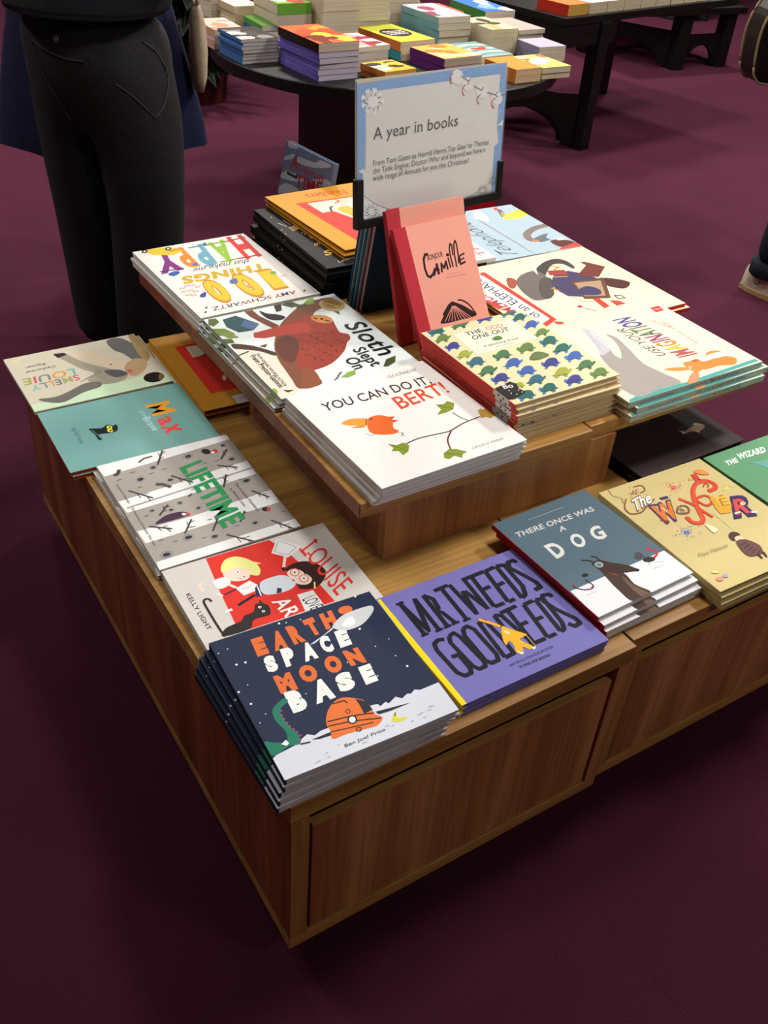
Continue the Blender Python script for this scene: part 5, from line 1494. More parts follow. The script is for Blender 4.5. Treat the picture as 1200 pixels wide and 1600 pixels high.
  ('p',6257089,[657,1496,637,1491,636,1506,656,1511]),
  ('p',6257089,[609,1427,589,1422,588,1437,609,1442]),
  ('p',6257089,[707,1294,687,1290,686,1304,706,1309]),
  ('p',6257089,[597,1443,577,1438,576,1453,596,1457]),
  ('p',6257089,[704,1414,684,1409,683,1424,703,1429]),
  ('p',6257089,[647,1545,627,1541,626,1556,646,1560]),
  ('p',6257089,[834,1561,814,1556,813,1571,834,1576]),
  ('p',6257089,[655,1587,635,1583,634,1598,654,1603]),
  ('p',6257089,[559,1466,539,1461,538,1476,558,1481]),
  ('p',6257089,[727,1545,706,1541,705,1556,726,1560]),
  ('p',6257089,[622,1457,602,1452,601,1467,621,1472]),
  ('p',6257089,[585,1355,565,1350,564,1365,584,1369]),
  ('p',15264618,[2393,2107,2370,2102,2370,2118,2393,2123]),
  ('p',15264618,[2359,2101,2336,2096,2336,2112,2359,2118]),
  ('p',15264618,[2200,2110,2177,2104,2177,2121,2200,2126]),
  ('p',15264618,[2206,2064,2184,2059,2184,2075,2206,2080]),
  ('p',15264618,[2426,2101,2403,2096,2403,2112,2426,2117]),
  ('p',15264618,[2321,2119,2298,2114,2298,2130,2321,2136]),
  ('p',15264618,[2407,2051,2385,2046,2385,2062,2408,2068]),
  ('p',15264618,[2569,2120,2546,2115,2546,2131,2569,2136]),
  ('p',15264618,[2484,2148,2461,2143,2461,2160,2484,2165]),
  ('p',15264618,[2326,2199,2303,2193,2303,2210,2326,2215]),
  ('p',15264618,[2404,2092,2381,2087,2381,2104,2404,2109]),
  ('p',15264618,[2402,2095,2379,2090,2379,2106,2402,2111]),
  ('p',15264618,[2441,2128,2418,2123,2418,2139,2441,2144]),
  ('p',15264618,[2405,2090,2382,2084,2382,2101,2405,2106]),
  ('p',15264618,[2413,2101,2390,2096,2390,2112,2413,2117]),
  ('p',15264618,[2425,2107,2402,2102,2402,2118,2425,2123]),
  ('p',15264618,[2411,2029,2388,2024,2388,2041,2411,2046]),
  ('p',15264618,[2547,2151,2524,2146,2524,2162,2548,2168]),
  ('p',15264618,[2579,2067,2556,2062,2556,2078,2579,2084]),
  ('p',15264618,[2463,2048,2440,2043,2440,2059,2463,2064]),
  ('p',15264618,[2545,2210,2522,2205,2522,2222,2545,2227]),
  ('p',15264618,[2404,2090,2381,2085,2381,2101,2404,2106]),
  ('p',15264618,[2428,2124,2405,2119,2405,2135,2428,2140]),
  ('p',15264618,[2386,2093,2363,2087,2363,2104,2386,2109]),
  ('p',15264618,[2383,2124,2360,2119,2360,2135,2383,2140]),
  ('p',15264618,[2380,2042,2357,2037,2357,2053,2380,2059]),
  ('p',15264618,[2302,2006,2279,2001,2279,2017,2302,2022]),
  ('p',15264618,[2266,2086,2243,2081,2243,2098,2266,2103]),
  ('p',15264618,[2312,2080,2289,2075,2289,2091,2312,2097]),
  ('p',15264618,[2335,2100,2312,2095,2312,2111,2335,2117]),
  ('p',15264618,[2401,2099,2378,2094,2378,2110,2401,2116]),
  ('p',15264618,[2466,2161,2443,2156,2443,2172,2467,2178]),
  ('p',15264618,[2511,2195,2488,2190,2488,2206,2511,2211]),
  ('p',15264618,[2435,2199,2412,2194,2412,2210,2435,2216]),
  ('p',15264618,[2403,2110,2380,2105,2380,2121,2403,2126]),
  ('p',15264618,[2434,2102,2411,2097,2411,2113,2434,2118]),
  ('p',15264618,[2431,2127,2408,2121,2408,2138,2431,2143]),
  ('p',15264618,[2532,2098,2508,2093,2509,2110,2532,2115]),
  ('p',15264618,[2409,2109,2386,2104,2386,2120,2409,2125]),
  ('p',15264618,[2399,2093,2376,2088,2376,2104,2399,2109]),
  ('p',15264618,[2377,2150,2354,2145,2354,2161,2377,2166]),
  ('p',15264618,[2383,2091,2360,2085,2360,2102,2383,2107]),
  ('p',15264618,[2573,2068,2549,2062,2550,2079,2573,2084]),
  ('p',15264618,[2372,2082,2349,2077,2349,2093,2372,2099]),
  ('p',10376002,[733,2833,711,2827,710,2844,732,2849]),
  ('p',10376002,[619,2804,598,2798,597,2814,618,2820]),
  ('p',10376002,[677,2760,656,2755,655,2771,676,2777]),
  ('p',10376002,[578,2813,556,2807,555,2824,577,2829]),
  ('p',10376002,[576,2785,555,2779,554,2796,575,2801]),
  ('p',10376002,[614,2794,592,2788,591,2804,613,2810]),
  ('p',10376002,[674,2777,653,2771,652,2787,673,2793]),
  ('p',10376002,[533,2828,512,2822,511,2839,532,2845]),
  ('p',10376002,[692,2827,671,2821,670,2838,691,2844]),
  ('p',10376002,[733,2852,712,2847,711,2863,732,2869]),
  ('p',10376002,[644,2832,622,2826,621,2842,643,2848]),
  ('p',10376002,[770,2842,748,2837,747,2853,769,2859]),
  ('p',10376002,[722,2776,701,2771,700,2787,721,2793]),
  ('p',10376002,[613,2800,591,2795,590,2811,612,2817]),
  ('p',10376002,[660,2859,638,2853,637,2870,659,2876]),
  ('p',10376002,[666,2966,644,2960,643,2977,665,2983]),
  ('p',10376002,[589,2758,568,2753,567,2769,588,2775]),
  ('p',10376002,[621,2795,600,2789,599,2806,620,2811]),
  ('p',10376002,[650,2853,629,2848,628,2864,649,2870]),
  ('p',10376002,[692,2818,670,2813,669,2829,691,2835]),
  ('p',10376002,[673,2811,652,2805,651,2822,672,2828]),
  ('p',10376002,[480,2721,459,2716,458,2732,479,2737]),
  ('p',10376002,[653,2741,631,2735,630,2751,652,2757]),
  ('p',10376002,[637,2765,616,2760,615,2776,636,2782]),
  ('p',10376002,[543,2774,521,2768,520,2785,542,2790]),
  ('p',10376002,[620,2802,599,2796,598,2813,619,2818]),
  ('p',14837861,[1513,2566,1497,2554,1476,2546,1454,2543,1434,2546,1417,2554,1406,2566,1402,2582,1405,2598,1416,2613,1432,2626,1453,2634,1475,2636,1495,2634,1512,2625,1524,2613,1528,2598,1524,2581]),
  ('p',6980813,[712,1438,698,1429,681,1423,662,1421,644,1424,629,1432,619,1442,615,1455,617,1468,626,1481,639,1490,657,1497,675,1498,693,1495,708,1488,718,1477,723,1464,720,1451]),
  ('c',8999740,26,[345,2721,124,2520,99,2329,311,2276,546,2365,846,2479]),
  ('c',9721928,23,[748,2952,917,2924,880,2780,731,2745]),
  ('c',8347208,11,[227,3096,175,2909,270,2784,195,2639]),
  ('t',9002562,'The',[195,2333,731,2419,304,2627],0.06,0.3),
  ('t',15987695,'The',[216,2348,730,2430,317,2621],0.02,0.3),
  ('k',4864106,66,[552,2311,660,2284]),
  ('k',4864106,68,[946,2430,1126,2406]),
  ('k',4864106,44,[684,2349,789,2298]),
  ('t',4864106,'W',[362,1863,908,1823,544,2315],0.09,0),
  ('t',14383923,'W',[420,1884,902,1856,578,2298],0.05,0),
  ('k',15987699,19,[773,2203,757,2048]),
  ('k',10371632,49,[476,1935,598,1826]),
  ('c',8347973,40,[1096,2097,933,1972,990,1894,1136,1873,1236,2003,1165,2089,1070,2033,1097,1943]),
  ('c',12102273,18,[1092,2074,1011,1934,1119,1907]),
  ('c',14174256,68,[1277,2280,1394,2004,1411,1790,1447,1559]),
  ('k',14508860,23,[1270,2273,1313,2158]),
  ('c',14174256,94,[993,1782,972,1628,1090,1535,1234,1599,1329,1779,1469,2019,1608,2214,1791,2394,2030,2509,2220,2473,2281,2322,2186,2204,1995,2198]),
  ('c',14179894,35,[989,1644,1114,1558,1225,1628,1411,1944,1622,2208,1807,2386,2031,2469,2187,2422]),
  ('c',14174256,30,[2005,2345,2108,2405,2158,2354,2068,2288]),
  ('c',14174256,53,[1576,2124,1803,2130,1862,2012,1760,1888,1614,1871,1562,1974,1558,2107]),
  ('p',14394422,[1895,2102,1940,1990,2186,1945,2079,1671,1868,1506,1648,1562,1706,1749]),
  ('p',15383626,[1940,1990,2186,1945,2071,1675,1830,1714]),
  ('t',11432747,'E',[1862,1714,2037,1681,1967,1919],0.0,0),
  ('k',13138224,38,[2047,1975,2152,1978]),
  ('t',4075359,'R',[1808,1383,2308,1250,2200,1832],0.075,0),
  ('t',14175565,'R',[1913,1417,2232,1338,2201,1768],0.03,0),
  ('k',15987699,36,[1905,1447,2054,1435]),
  ('k',15987699,37,[2232,1338,2351,1280]),
  ('p',13484947,[2355,1578,2336,1566,2313,1558,2289,1556,2266,1560,2247,1569,2235,1582,2231,1598,2235,1615,2247,1630,2266,1643,2289,1651,2313,1653,2336,1649,2355,1640,2367,1627,2371,1611,2367,1594]),
  ('p',13845052,[2075,2754,2211,2746,2157,2592,2019,2558]),
  ('p',4208712,[1988,2628,1992,2571,2007,2647]),
  ('p',14203464,[1958,2699,2058,2717,1988,2628,1901,2615]),
  ('s',14847565,[2239,2834,2392,2801,2454,2618,2325,2634,2225,2739]),
  ('k',3486268,31,[2132,2587,2109,2526]),
  ('s',5715253,[1313,1046,1438,1071,1512,996,1470,921,1280,872,1244,946]),
  ('s',15387312,[1340,927,1464,933,1485,856,1389,794,1296,826]),
  ('s',6834501,[1278,835,1471,815,1562,685,1590,553,1505,409,1411,378,1195,426,1169,576]),
  ('k',4993845,24,[1234,706,1429,741]),
  ('k',4993845,24,[1258,629,1442,669]),
  ('k',4993845,24,[1282,553,1455,597]),
  ('k',4993845,23,[1305,476,1468,525]),
  ('k',4993845,24,[1328,401,1481,453]),
  ('k',4336944,40,[1368,408,1343,284]),
  ('k',4336944,40,[1505,409,1457,282]),
  ('t',11444854,'Faye Hanson',[332,824,1028,799,391,917],0.0,0.1),
  ('k',14867120,14,[1560,1666,1513,1141]),
  ('s',14868667,[1153,1465,1257,1267,1105,1196,1103,1342]),
  ('p',14192257,[282,211,263,198,240,190,215,189,191,193,171,203,158,217,152,234,156,252,168,268,186,281,209,288,235,290,259,286,278,276,292,261,297,244,293,227]),
  ('p',10398407,[429,232,414,221,395,215,376,213,358,216,343,224,333,235,330,248,333,262,343,275,358,285,376,291,396,293,414,290,429,283,439,272,442,258,439,244]),
  ('p',14210433,[356,377,342,369,322,366,299,368,275,375,253,385,236,399,226,414,225,428,231,439,245,447,265,450,288,448,312,442,334,431,351,417,361,402,362,388]),
 ],
 'fish': [
  ('t',9998987,'JON KLASSEN',[1099,1469,1686,1464,1146,1544],0,0),
  ('s',13674118,[2051,823,2322,883,2491,910,2655,868,2615,755,2380,702,2193,764,2035,766]),
  ('p',14341586,[1975,927,2059,852,2035,766,1953,795,2001,849]),
  ('s',13683655,[2454,949,2537,974,2614,916,2641,855,2487,886]),
  ('s',14138285,[2296,732,2409,707,2325,652]),
  ('k',11369823,18,[2306,825,2516,805]),
  ('k',5194557,13,[1106,925,1174,928]),
  ('k',5194557,13,[1185,916,1254,919]),
  ('k',5194557,13,[1264,908,1333,911]),
  ('k',5194557,13,[1343,899,1413,902]),
  ('k',5194557,13,[1423,890,1493,893]),
  ('k',5194557,13,[1503,882,1573,885]),
  ('k',5194557,13,[1583,873,1654,876]),
  ('k',5194557,13,[1664,864,1734,867]),
  ('k',5194557,13,[1745,855,1815,858]),
 ],
 'green': [
  ('t',15069673,'THE',[245,2550,578,2551,312,2682],0.045,0),
  ('t',15069673,'WIZARD',[653,2610,1423,2549,752,2767],0.045,0),
  ('s',7056285,[747,2397,943,2372,1212,2330,1377,2159,1123,1871,960,2115]),
  ('c',3038794,17,[733,2416,865,2304,947,2104,1051,1849]),
  ('k',4686431,21,[-53,2891,-64,1244]),
 ],
 'camille': [
  ('k',3614247,54,[704,-621,629,-607,565,-693,539,-873,558,-1021,622,-1071,720,-1016,789,-922]),
  ('k',3614247,45,[725,-1059,876,-835]),
  ('k',3614247,60,[858,-832,853,-1059]),
  ('k',3614247,37,[790,-963,897,-964]),
  ('k',3614247,46,[942,-1035,976,-858,1026,-958,1107,-838,1109,-1005]),
  ('k',3614247,37,[1182,-773,1190,-983]),
  ('k',3614247,35,[1259,-982,1252,-761,1271,-597,1319,-513,1351,-550,1325,-754]),
  ('k',3614247,35,[1349,-999,1368,-741,1412,-540,1465,-476,1482,-553,1460,-779,1423,-940]),
  ('k',3614247,40,[1480,-804,1463,-965,1610,-938]),
  ('k',3614247,33,[1482,-800,1632,-765]),
  ('k',3614247,29,[1477,-883,1597,-857]),
  ('p',3614247,[1230,-727,1224,-738,1213,-746,1200,-751,1186,-752,1171,-749,1159,-743,1150,-734,1146,-723,1147,-712,1153,-702,1163,-694,1176,-689,1191,-687,1205,-690,1218,-696,1226,-705,1230,-716]),
  ('t',3614247,'BONJOUR',[657,-735,1061,-729,674,-632],0.01,0),
  ('t',12812661,'by Felipe Cano',[1120,-1116,1433,-1128,1121,-1095],0,0),
  ('t',12812661,'Ilustrado por Laia Aguilar',[1008,-1169,1557,-1195,1011,-1143],0,0),
  ('s',3614247,[615,-2025,693,-1905,851,-1750,972,-1671,1044,-1661,1114,-1701,1297,-1826,1579,-2049,1084,-2057]),
  ('k',15045766,17,[999,-1740,716,-2006]),
  ('k',15045766,17,[1007,-1742,805,-2017]),
  ('k',15045766,16,[1015,-1744,894,-2029]),
  ('k',15045766,16,[1023,-1745,984,-2041]),
  ('k',15045766,17,[1030,-1747,1075,-2052]),
  ('k',15045766,16,[1038,-1749,1166,-2064]),
  ('k',15045766,17,[1046,-1750,1257,-2076]),
  ('k',15045766,16,[1054,-1752,1348,-2088]),
  ('k',15045766,16,[1061,-1754,1441,-2100]),
  ('c',3614247,32,[706,-1866,889,-1716,1031,-1658]),
  ('c',3614247,31,[1170,-1654,1285,-1685,1440,-1814,1559,-2023]),
  ('c',3614247,38,[1098,-1708,1297,-1826,1542,-2030]),
  ('k',13459036,11,[-9,-83,-52,-2154]),
 ],
 'annual': [
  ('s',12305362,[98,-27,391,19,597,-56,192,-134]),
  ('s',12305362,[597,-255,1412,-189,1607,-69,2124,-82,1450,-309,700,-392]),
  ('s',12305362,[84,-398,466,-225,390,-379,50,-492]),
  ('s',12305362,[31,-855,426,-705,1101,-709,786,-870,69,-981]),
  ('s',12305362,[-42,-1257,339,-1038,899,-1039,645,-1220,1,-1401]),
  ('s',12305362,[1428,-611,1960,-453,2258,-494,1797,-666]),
  ('t',11547195,'A',[348,-610,678,-558,407,-274],0.03,0),
  ('t',11547195,'DVENTURE',[698,-586,1884,-574,722,-425],0.02,0),
  ('t',11547195,'TIME',[711,-988,1907,-864,680,-705],0.03,0),
  ('s',14605898,[172,-796,240,-708,297,-794]),
  ('k',3554872,71,[259,-771,757,-777]),
 ],
 'sign': [
  ('p',7775966,[16,2659,3770,2732,3777,2680,3730,2482,529,2493,174,2521,22,2517]),
  ('p',7775966,[22,2540,254,2523,196,1130,177,129,143,66,30,892]),
  ('p',7775966,[3641,2515,3773,2712,3862,1693,3869,31,3608,161,3602,1170,3700,1185,3619,1556]),
  ('p',14672095,[222,2522,529,2498,3629,2521,3650,1525,3721,1177,3616,1112,3617,189,2866,158,774,223,217,191,156,201,163,1056,230,1125]),
  ('p',13165299,[1804,2615,1799,2609,1789,2610,1783,2617,1788,2623,1798,2622]),
  ('p',13165299,[3685,2076,3679,2069,3668,2070,3661,2078,3666,2084,3678,2083]),
  ('p',13165299,[3828,1670,3823,1663,3811,1664,3804,1672,3809,1679,3821,1677]),
  ('p',13165299,[3663,1988,3658,1981,3646,1982,3639,1990,3644,1996,3656,1995]),
  ('p',13165299,[184,2353,179,2348,170,2349,165,2355,170,2361,179,2360]),
  ('p',13165299,[185,2182,180,2176,171,2177,166,2184,171,2190,180,2189]),
  ('p',13165299,[3709,1450,3704,1444,3692,1445,3685,1453,3690,1460,3702,1458]),
  ('p',13165299,[72,1345,67,1339,57,1340,52,1347,57,1353,67,1352]),
  ('p',13165299,[3742,2282,3737,2275,3725,2276,3718,2284,3723,2290,3735,2289]),
  ('p',13165299,[93,2434,88,2428,79,2429,74,2436,79,2441,88,2440]),
  ('p',13165299,[431,2617,426,2612,417,2612,412,2619,417,2625,426,2624]),
  ('p',13165299,[2153,2606,2148,2600,2137,2601,2132,2608,2137,2614,2147,2613]),
  ('p',13165299,[3696,1751,3691,1744,3679,1746,3672,1753,3677,1760,3689,1759]),
  ('p',13165299,[2624,2657,2619,2651,2608,2652,2602,2659,2607,2665,2618,2664]),
  ('p',13165299,[3687,1636,3682,1629,3670,1630,3663,1638,3668,1645,3680,1644]),
  ('p',13165299,[3720,2004,3714,1997,3703,1998,3696,2006,3701,2012,3713,2011]),
  ('p',13165299,[1503,2584,1498,2578,1488,2579,1483,2586,1488,2592,1498,2591]),
  ('p',13165299,[3115,2659,3110,2653,3099,2654,3092,2661,3097,2667,3109,2666]),
  ('p',13165299,[3642,2012,3637,2005,3625,2006,3619,2014,3624,2020,3636,2019]),
  ('p',13165299,[96,2040,91,2034,82,2035,77,2042,82,2048,91,2047]),
  ('p',13165299,[2940,2639,2935,2632,2924,2633,2918,2641,2923,2647,2934,2646]),
  ('p',13165299,[3672,2408,3667,2401,3655,2402,3649,2410,3654,2416,3666,2415]),
  ('p',13165299,[2820,2614,2815,2607,2804,2608,2798,2615,2803,2622,2814,2621]),
  ('p',13165299,[122,1238,118,1232,108,1234,103,1241,108,1247,118,1246]),
  ('p',13165299,[816,2606,811,2600,801,2601,796,2608,801,2614,811,2613]),
  ('p',13165299,[555,2544,551,2539,541,2539,536,2546,541,2552,550,2551]),
  ('p',13165299,[73,1699,68,1693,58,1694,53,1701,58,1707,68,1706]),
  ('p',13165299,[187,2073,182,2067,172,2068,167,2075,172,2080,182,2079]),
  ('p',13165299,[3748,1829,3742,1822,3730,1823,3724,1831,3729,1838,3741,1836]),
  ('p',13165299,[85,2298,80,2292,70,2293,66,2300,70,2305,80,2304]),
  ('p',13165299,[3706,1805,3701,1798,3689,1799,3682,1807,3687,1814,3699,1812]),
  ('p',13165299,[3706,1485,3701,1478,3689,1480,3682,1488,3687,1494,3699,1493]),
  ('p',13165299,[785,2563,780,2557,770,2558,765,2564,770,2570,780,2569]),
  ('p',13165299,[3791,1499,3786,1492,3774,1493,3767,1501,3772,1508,3784,1507]),
  ('p',13165299,[3788,2012,3783,2006,3771,2007,3764,2014,3769,2021,3781,2020]),
  ('p',13165299,[152,2353,147,2347,138,2348,133,2355,138,2360,147,2359]),
  ('p',13165299,[2062,2606,2057,2600,2046,2601,2040,2607,2045,2614,2056,2613]),
  ('p',13165299,[3153,2618,3148,2612,3137,2613,3130,2620,3135,2626,3147,2625]),
  ('p',13165299,[173,1543,168,1537,158,1538,154,1545,158,1551,168,1550]),
  ('p',13165299,[3193,2605,3188,2598,3177,2599,3170,2607,3175,2613,3187,2612]),
  ('p',13165299,[3816,1474,3811,1468,3799,1469,3792,1477,3797,1483,3809,1482]),
  ('p',13165299,[1907,2628,1902,2622,1891,2623,1886,2630,1891,2636,1901,2635]),
  ('p',13165299,[3703,1707,3698,1701,3686,1702,3679,1710,3685,1716,3697,1715]),
  ('p',13165299,[3783,1617,3778,1610,3766,1612,3759,1620,3764,1626,3776,1625]),
  ('p',13165299,[184,1774,179,1768,170,1769,165,1776,170,1782,179,1781]),
  ('p',13165299,[153,2422,148,2417,139,2417,134,2424,139,2430,148,2429]),
  ('p',13165299,[2999,2658,2994,2651,2983,2652,2977,2659,2982,2666,2993,2665]),
  ('p',13165299,[3633,2236,3628,2229,3616,2230,3610,2238,3615,2244,3626,2243]),
  ('p',13165299,[3786,1369,3781,1363,3769,1364,3762,1372,3767,1379,3779,1377]),
  ('p',13165299,[3616,2228,3611,2222,3599,2223,3593,2231,3598,2237,3609,2236]),
  ('p',13165299,[2504,2658,2499,2651,2488,2652,2482,2659,2487,2665,2498,2665]),
  ('p',13165299,[204,1792,199,1786,189,1787,184,1794,189,1800,199,1799]),
  ('p',13165299,[72,1700,67,1694,58,1696,53,1703,58,1709,67,1707]),
  ('p',13165299,[117,2390,112,2384,103,2385,98,2391,103,2397,112,2396]),
  ('p',13165299,[3336,2593,3331,2587,3320,2588,3313,2595,3318,2601,3330,2601]),
  ('p',13165299,[3645,2406,3640,2399,3628,2400,3622,2408,3627,2414,3639,2413]),
  ('p',13165299,[125,2015,120,2009,110,2010,105,2017,110,2023,120,2022]),
  ('p',13165299,[206,2062,201,2056,192,2057,187,2064,192,2070,201,2069]),
  ('p',13165299,[3640,2241,3635,2235,3623,2236,3617,2243,3622,2250,3634,2249]),
  ('p',13165299,[3735,2401,3730,2394,3718,2395,3712,2403,3717,2409,3728,2408]),
  ('p',15660019,[509,2313,502,2278,481,2249,448,2229,407,2221,364,2226,323,2242,290,2269,268,2302,261,2338,268,2372,289,2401,322,2421,362,2429,405,2425,446,2409,479,2382,501,2349]),
  ('k',15660019,38,[385,2325,663,2298]),
  ('k',15660019,29,[579,2306,652,2341]),
  ('k',15660019,29,[579,2306,654,2256]),
  ('k',6251119,17,[523,2302,591,2270]),
  ('k',15660019,38,[385,2325,600,2150]),
  ('k',15660019,29,[535,2204,625,2187]),
  ('k',15660019,29,[535,2204,560,2128]),
  ('k',6251119,17,[494,2238,528,2176]),
  ('k',15660019,38,[385,2325,435,2085]),
  ('k',15660019,29,[420,2158,483,2098]),
  ('k',15660019,29,[420,2158,384,2094]),
  ('k',6251119,16,[421,2210,404,2148]),
  ('k',15660019,38,[385,2325,248,2133]),
  ('k',15660019,29,[289,2192,297,2116]),
  ('k',15660019,29,[289,2192,210,2168]),
  ('k',6251119,17,[336,2231,278,2197]),
  ('k',15660019,38,[385,2325,127,2270]),
  ('k',15660019,28,[204,2287,153,2232]),
  ('k',15660019,28,[204,2287,120,2314]),
  ('k',6251119,17,[281,2291,209,2301]),
  ('k',15660019,38,[385,2325,127,2431]),
  ('k',15660019,28,[204,2399,119,2389]),
  ('k',15660019,28,[204,2399,153,2464]),
  ('k',6251119,16,[281,2361,228,2410]),
  ('k',15660019,38,[385,2325,246,2542]),
  ('k',15660019,28,[287,2477,208,2516]),
  ('k',15660019,28,[287,2477,293,2549]),
  ('k',6251119,16,[335,2410,326,2474]),
  ('k',15660019,38,[385,2325,430,2553]),
  ('k',15660019,29,[416,2484,379,2554]),
  ('k',15660019,29,[416,2484,477,2531]),
  ('k',6251119,17,[418,2414,457,2465]),
  ('k',15660019,38,[385,2325,595,2457]),
  ('k',15660019,28,[532,2417,555,2486]),
  ('k',15660019,28,[532,2417,620,2416]),
  ('k',6251119,17,[492,2371,562,2384]),
  ('p',15264493,[2627,2551,2621,2504,2596,2464,2556,2436,2504,2424,2448,2429,2395,2451,2350,2486,2319,2530,2306,2578,2312,2625,2337,2664,2377,2692,2428,2704,2483,2699,2537,2678,2582,2644,2613,2599]),
  ('p',15264493,[2902,2399,2897,2355,2874,2319,2837,2293,2789,2282,2737,2287,2687,2307,2645,2340,2617,2381,2604,2426,2610,2469,2632,2505,2669,2530,2716,2541,2767,2537,2817,2517,2859,2485,2889,2444]),
  ('p',15264493,[3330,2230,3325,2181,3300,2139,3258,2111,3204,2099,3145,2105,3089,2128,3041,2165,3008,2211,2993,2261,2999,2310,3023,2350,3065,2378,3118,2390,3176,2385,3232,2363,3281,2327,3314,2280]),
  ('p',15264493,[3740,2058,3736,2012,3713,1974,3674,1948,3624,1937,3569,1943,3516,1964,3471,1999,3439,2042,3425,2089,3430,2133,3453,2171,3491,2197,3540,2208,3595,2203,3648,2182,3693,2148,3725,2105]),
  ('c',11419211,25,[2340,2651,2284,2593,2278,2518,2319,2451]),
  ('c',11419211,24,[2687,2405,2629,2347,2624,2270,2678,2193]),
  ('c',11419211,25,[3117,2184,3039,2126,3038,2061,3097,2002]),
  ('c',11419211,26,[3535,2078,3452,2019,3449,1940,3524,1886]),
  ('k',6582157,21,[2555,2582,2767,2462]),
  ('k',7623791,22,[2767,2462,2761,2399]),
  ('k',7623791,22,[2767,2462,2819,2496]),
  ('k',6582157,22,[2924,2358,3140,2260]),
  ('k',7623791,22,[3140,2260,3191,2321]),
  ('k',6582157,22,[3298,2206,3528,2137]),
  ('k',6582157,23,[3528,2137,3600,2191]),
  ('k',6582157,23,[3528,2137,3600,2085]),
  ('k',6582157,23,[3686,2116,3812,2118]),
  ('t',2829105,'A year in books',[402,1637,2547,1650,406,1853],0.0,0),
  ('t',4342601,'From Tom Gates to Horrid Henry,Top Gear to Thomas',[404,1148,3442,1178,406,1252],0,0),
  ('t',4342601,'the Tank Engine; Doctor Who and beyond,we have a',[399,1002,3357,1038,404,1106],0,0),
  ('t',4342601,'wide range of Annuals for you this Christmas!',[397,865,2903,873,402,970],0,0),
  ('s',15397107,[199,601,422,431,773,251,880,205,600,127,201,125]),
  ('c',5592412,12,[188,616,422,437,737,284,934,210]),
  ('c',7631995,10,[2904,166,3139,203,3604,397]),
  ('k',3158073,18,[453,262,513,226]),
  ('k',3158073,16,[536,206,547,185]),
  ('k',3158073,18,[440,225,476,168]),
  ('k',3158073,16,[483,147,480,127]),
  ('k',3158073,18,[406,204,406,144]),
  ('k',3158073,16,[395,129,379,116]),
  ('k',3158073,17,[361,206,324,162]),
  ('k',3158073,16,[300,158,276,156]),
  ('k',3158073,18,[319,230,259,215]),
  ('k',3158073,16,[228,224,204,234]),
  ('k',3158073,18,[294,268,229,288]),
  ('k',3158073,16,[202,305,185,324]),
  ('k',3158073,17,[294,308,245,356]),
  ('k',3158073,16,[230,377,226,398]),
  ('k',3158073,18,[318,338,300,398]),
  ('k',3158073,16,[302,417,312,433]),
  ('k',3158073,18,[359,348,378,402]),
  ('k',3158073,16,[397,412,418,419]),
  ('k',3158073,18,[404,335,455,366]),
  ('k',3158073,16,[484,363,510,359]),
  ('k',3158073,18,[439,303,505,300]),
  ('k',3158073,16,[536,287,558,272]),
  ('k',3158073,14,[3422,233,3474,206]),
  ('k',3158073,13,[3493,191,3504,175]),
  ('k',3158073,14,[3415,206,3448,163]),
  ('k',3158073,13,[3455,147,3453,132]),
  ('k',3158073,14,[3388,190,3392,145]),
  ('k',3158073,13,[3384,134,3372,124]),
  ('k',3158073,14,[3352,191,3325,158]),
  ('k',3158073,13,[3306,155,3286,154]),
  ('k',3158073,14,[3317,209,3269,198]),
  ('k',3158073,12,[3243,204,3223,212]),
  ('k',3158073,14,[3294,238,3240,252]),
  ('k',3158073,12,[3217,266,3202,280]),
  ('k',3158073,14,[3291,268,3248,304]),
  ('k',3158073,12,[3234,319,3230,335]),
  ('k',3158073,14,[3309,290,3290,335]),
  ('k',3158073,12,[3290,349,3297,362]),
  ('k',3158073,14,[3341,297,3353,338]),
  ('k',3158073,12,[3367,345,3384,351]),
  ('k',3158073,14,[3379,288,3417,311]),
  ('k',3158073,13,[3441,309,3462,306]),
  ('k',3158073,14,[3409,264,3463,262]),
  ('k',3158073,13,[3488,252,3507,240]),
  ('k',3158073,11,[3708,396,3751,374]),
  ('k',3158073,10,[3768,361,3776,348]),
  ('k',3158073,12,[3701,373,3729,338]),
  ('k',3158073,11,[3735,325,3734,312]),
  ('k',3158073,12,[3679,360,3683,323]),
  ('k',3158073,11,[3676,313,3666,305]),
  ('k',3158073,12,[3648,361,3626,333]),
  ('k',3158073,10,[3610,331,3593,330]),
  ('k',3158073,11,[3619,376,3578,367]),
  ('k',3158073,10,[3557,372,3539,378]),
  ('k',3158073,11,[3599,399,3554,412]),
  ('k',3158073,10,[3534,422,3521,434]),
  ('k',3158073,11,[3597,424,3560,454]),
  ('k',3158073,10,[3548,467,3544,481]),
  ('k',3158073,12,[3611,443,3595,481]),
  ('k',3158073,10,[3595,492,3601,503]),
  ('k',3158073,11,[3639,449,3649,483]),
  ('k',3158073,10,[3660,489,3674,494]),
  ('k',3158073,11,[3670,441,3703,461]),
  ('k',3158073,10,[3723,459,3740,457]),
  ('k',3158073,11,[3696,422,3741,420]),
  ('k',3158073,11,[3763,412,3779,402]),
  ('p',14869991,[47,1099,180,1132,163,1030]),
  ('p',14869991,[3642,1526,3809,1631,3803,1507]),
 ],
}

